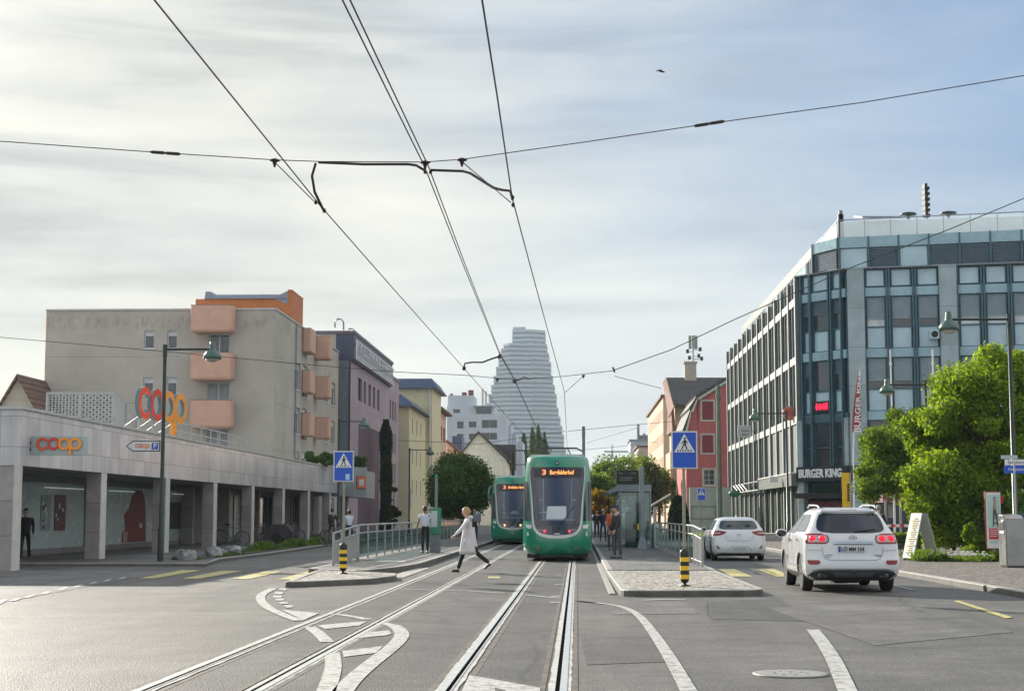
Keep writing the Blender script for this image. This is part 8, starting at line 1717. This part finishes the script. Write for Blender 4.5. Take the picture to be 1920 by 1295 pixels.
c = at_(1838, 760, 54.); tree('big bright green tree filling the right edge above the litter bin', c.x, 54., 4.6, (2.55, 2.1, 2.6), 42000, .078, LB, .16, 3, lobes=80, lobe_r=(.13, .30), extra=[(at_(1880, 700, 54).x, 54, at_(1880, 700, 54).z, (1.2, 1.1, 1.1), 5000), (at_(1790, 880, 53).x, 53, at_(1790, 880, 53).z, (1.4, 1.0, 1.1), 5000), (at_(1735, 800, 55).x, 55, at_(1735, 805, 55).z, (1.0, .9, .8), 4000), (at_(1735, 905, 53).x, 53, at_(1735, 905, 53).z, (1.1, .9, 1.0), 5000), (at_(1925, 760, 55).x, 55, at_(1925, 745, 55).z, (1.1, 1, 1.2), 4500), (at_(1915, 870, 53).x, 53, at_(1915, 860, 53).z, (1.1, .8, 1.1), 4500), (at_(1870, 655, 54).x, 54, at_(1870, 672, 54).z, (.8, .8, .7), 2500)])
c = at_(1708, 850, 64.); tree('rounded mid green tree left of the bright one, in front of the restaurant', c.x, 64., 3.95, (2.15, 1.8, 2.1), 32000, .078, LD, .13, 11, lobes=60, lobe_r=(.15, .34), extra=[(at_(1640, 905, 63).x, 63, at_(1640, 905, 63).z, (.7, .7, .8), 2500)])
c = at_(1785, 960, 53.2); tree('low bright leafy shrub under the big tree behind the folding board', c.x, 53.2, 1.55, (1.15, 1.0, 1.3), 12000, .075, LB, .05, 21, name='shrub', lobes=22, cat='shrub', base=.12)
c = at_(1845, 960, 52.5); tree('dark green shrub filling the gap behind the poster stand', c.x, 52.8, 1.6, (1.6, .9, 1.5), 12000, .07, LD, .05, 22, name='shrub', lobes=26, cat='shrub', base=.12)
c = at_(1810, 1000, 50.5); tree('small upright evergreen bush left of the poster stand', at_(1828, 1000, 50.5).x, 50.5, .75, (.35, .35, .72), 3500, .05, LB, .03, 23, name='shrub', lobes=12, cat='shrub', base=.12)
c = at_(1905, 960, 50); tree('dark bush behind the litter bin', c.x+.5, 50, 1.3, (1.2, .8, 1.4), 7000, .07, LK, .05, 24, name='shrub', lobes=18, cat='shrub', base=.12)
blades('ground_cover', [(A(1700, 1040, 51).x, A(1870, 1040, 51).x, 49.3, 51.5)], 3500, .35, [LD, FW], 'low planting with small white flowers below the shrubs', flower=.03, w=.04, z=.12)
w = MB(); 
for k in range(160): g_ = (A(1805, 1035, 49.3).x+rng.normal()*.32, 49.2+rng.normal()*.15, .3+abs(rng.normal())*.07); w.ball(g_, .03, 0, 6, (1, 1, .5))
top('flower_clump', w, [FW], 'clump of small white flowers at the edge of the right pavement', 'flowers')['kind'] = 'stuff'
# hedge behind the car
P = rng.uniform((A(1662, 1010, 66).x, 66.6, .12), (A(1735, 1010, 66).x, 67.4, .78), (6000, 3)); o = thing('hedge', 'clipped green hedge between the large white car and the folding board', 'hedge', (A(1690, 1010, 67).x, 67, .12)); leaf_cloud('leaves', P, .05, LB, o); w = MB(); w.box(A(1664, 1010, 66).x, A(1733, 1010, 66).x, 66.7, 67.3, .12, .68); w.build('branches', [MATS['bark']], o, True)
# dark round street tree left, bushes right, poplars, topiary, ivy column
c = at_(866, 905, 118); tree('dark dense round tree in front of the green gabled house', c.x, 118, at_(866, 915, 118).z, (2.5, 2.3, 2.6), 26000, .13, LK, .2, 31, lobes=40, lobe_r=(.26, .42))
for i, (px, py, rr_, n, m, lb) in enumerate(((1130, 925, 2.4, 9000, LD, 'green tree directly right of the front tram roof'), (1162, 895, 2.5, 9000, LF, 'sunlit tree behind the display board'), (1215, 895, 2.2, 9000, LF, 'sunlit tree between the display post and the peach house'), (1200, 930, 2.3, 7000, LD, 'darker tree behind the tram shelter roof'), (1235, 915, 1.6, 5000, LD, 'dark green tree against the peach house wall'))):
    c = at_(px, py, 150+i*4); tree(lb, c.x, 150+i*4, max(c.z, 2.6), (rr_, rr_, rr_*.9), n, .16, m, .15, 40+i, lobes=24, group=None)
c = at_(1122, 955, 140); tree('rust and green leaved young tree behind the shelter post', c.x+.2, 140, 2.4, (1.1, 1.1, 1.6), 4000, .12, leaf_mat('leaf_rust', (.12, .06, .015), (.20, .17, .03), .4, .6), .08, 47, lobes=14)
for i, (px, pt, lb, wd) in enumerate(((982, 812, 'left poplar of the group above the front tram', 1.35), (998, 801, 'second poplar from the left above the front tram', 1.1), (1009, 797, 'tallest poplar above the front tram', 1.25), (1021, 810, 'right poplar of the group above the front tram', 1.1))):
    Yp = 380.+3*i; zt_ = at_(px, pt, Yp).z; x_ = at_(px, 850, Yp).x; n_ = 6000; zz = rng.uniform(.05, 1, n_); th_ = rng.uniform(0, 6.28, n_); rr_ = wd*np.clip((1-zz)*3.2, .06, 1)**.8*(1+.25*np.sin(zz*21+i)+.2*np.sin(th_*3+zz*9))*rng.uniform(.35, 1.1, n_)
    P = np.stack([x_+rr_*np.cos(th_), Yp+rr_*np.sin(th_), zz*zt_], 1); o = thing('poplar_tree', lb, 'tree', (x_, Yp, 0), 0, 'poplars above the tram'); leaf_cloud('crown', P, .30, LP, o); w = MB(); w.tube([(x_, Yp, 0), (x_, Yp, zt_*.8)], [.3, .06], 6); w.build('trunk', [MATS['bark']], o, True)
c = at_(1272, 960, 96); P, L = crown_pts((c.x, 96, 1.5), (.55, .5, .9), 100, 4, 3); th_ = rng.uniform(0, 6.28, 9000); zz = rng.uniform(0, 1, 9000); rr_ = .66*np.sqrt(np.clip(1-zz**2.6, 0, 1))*rng.uniform(.92, 1.03, 9000); P = np.stack([c.x+rr_*np.cos(th_), 96+rr_*np.sin(th_), .15+zz*(at_(1272, 928, 96).z-.15)], 1)
o = thing('topiary', 'clipped dark bell shaped evergreen behind the right platform railing', 'shrub', (c.x, 96, .1)); leaf_cloud('foliage', P, .06, LC_, o); w = MB(); w.lathe([(.6, .1), (.62, 1.0), (.5, 1.9), (.2, 2.4)], (c.x, 96, 0), 14); w.build('core', [M('bark_dark', (.02, .025, .015), .9)], o, True)
c = at_(723, 900, 141); zt_ = at_(723, 787, 141).z; n_ = 16000; zz = rng.uniform(0, 1, n_); th_ = rng.uniform(0, 6.28, n_); rr_ = (.46+.035*np.sin(zz*17)+.05*np.sin(th_*3+zz*4))*np.clip((1.0-zz)*9, .2, 1)**.5*rng.uniform(.75, 1.05, n_); P = np.stack([c.x+rr_*np.cos(th_), 141+rr_*np.sin(th_), zz*zt_], 1)
o = thing('ivy_column', 'tall narrow column of dark ivy against the mauve building', 'climbing plant', (c.x, 141, 0)); leaf_cloud('foliage', P, .13, LC_, o); w = MB(); w.lathe([(.34, 0), (.34, zt_-.5), (.1, zt_-.1)], (c.x, 141, 0), 12); w.build('pillar', [MATS['bark_dark']], o, True)
c = at_(738, 950, 148); tree('dark conical shrub right of the ivy column', c.x, 148, 2.4, (.6, .6, 2.3), 4000, .12, LC_, .08, 71, name='shrub', cat='shrub', lobes=14)
for i, (px, py, rr_, lb) in enumerate(((585, 858, .55, 'left rounded shrub on the supermarket roof terrace'), (612, 862, .7, 'larger dark shrub on the supermarket roof terrace'), (672, 866, .6, 'shrub on the far end of the supermarket roof'))):
    Yv = 97 if i < 2 else 108; c = at_(px, py, Yv); c.x = max(c.x, -99); tree(lb, c.x, Yv, c.z, (rr_, rr_, rr_*.75), 3500, .075, LK, .05, 80+i, name='shrub', cat='shrub', lobes=14, base=4.4)
# bird
q = A(1238, 134, 45); o = thing('bird', 'dark bird gliding in the upper right sky', 'bird', tuple(q), R(20)); w = MB(); w.tube([(-.13, 0, .02), (-.05, 0, .02), (.03, 0, 0), (.10, 0, -.01), (.15, 0, -.01)], [.004, .02, .035, .022, .006], 8)
w.add([(-.02, 0, .01), (.06, 0, .0), (.00, .09, .035), (-.06, .19, .02), (-.06, .10, .03)], [(0, 1, 2, 3, 4)]); w.add([(-.02, 0, .01), (.06, 0, .0), (.00, -.09, .035), (-.06, -.17, -.01), (-.06, -.10, .02)], [(0, 1, 2, 3, 4)]); w.build('body', [MATS['black']], o)

# haze
hz = bpy.data.materials.new('haze'); hz.use_nodes = True; N = hz.node_tree.nodes; N.remove(N['Principled BSDF']); pv = N.new('ShaderNodeVolumePrincipled'); pv.inputs['Color'].default_value = (.72, .82, .90, 1); pv.inputs['Density'].default_value = .00013; pv.inputs['Anisotropy'].default_value = .2
hz.node_tree.links.new(pv.outputs[0], N['Material Output'].inputs['Volume'])
w = MB(); w.box(-1800, 1800, -80, 1800, -1, 200); o = link('haze', w.mesh('haze', [hz])); o['kind'] = 'stuff'
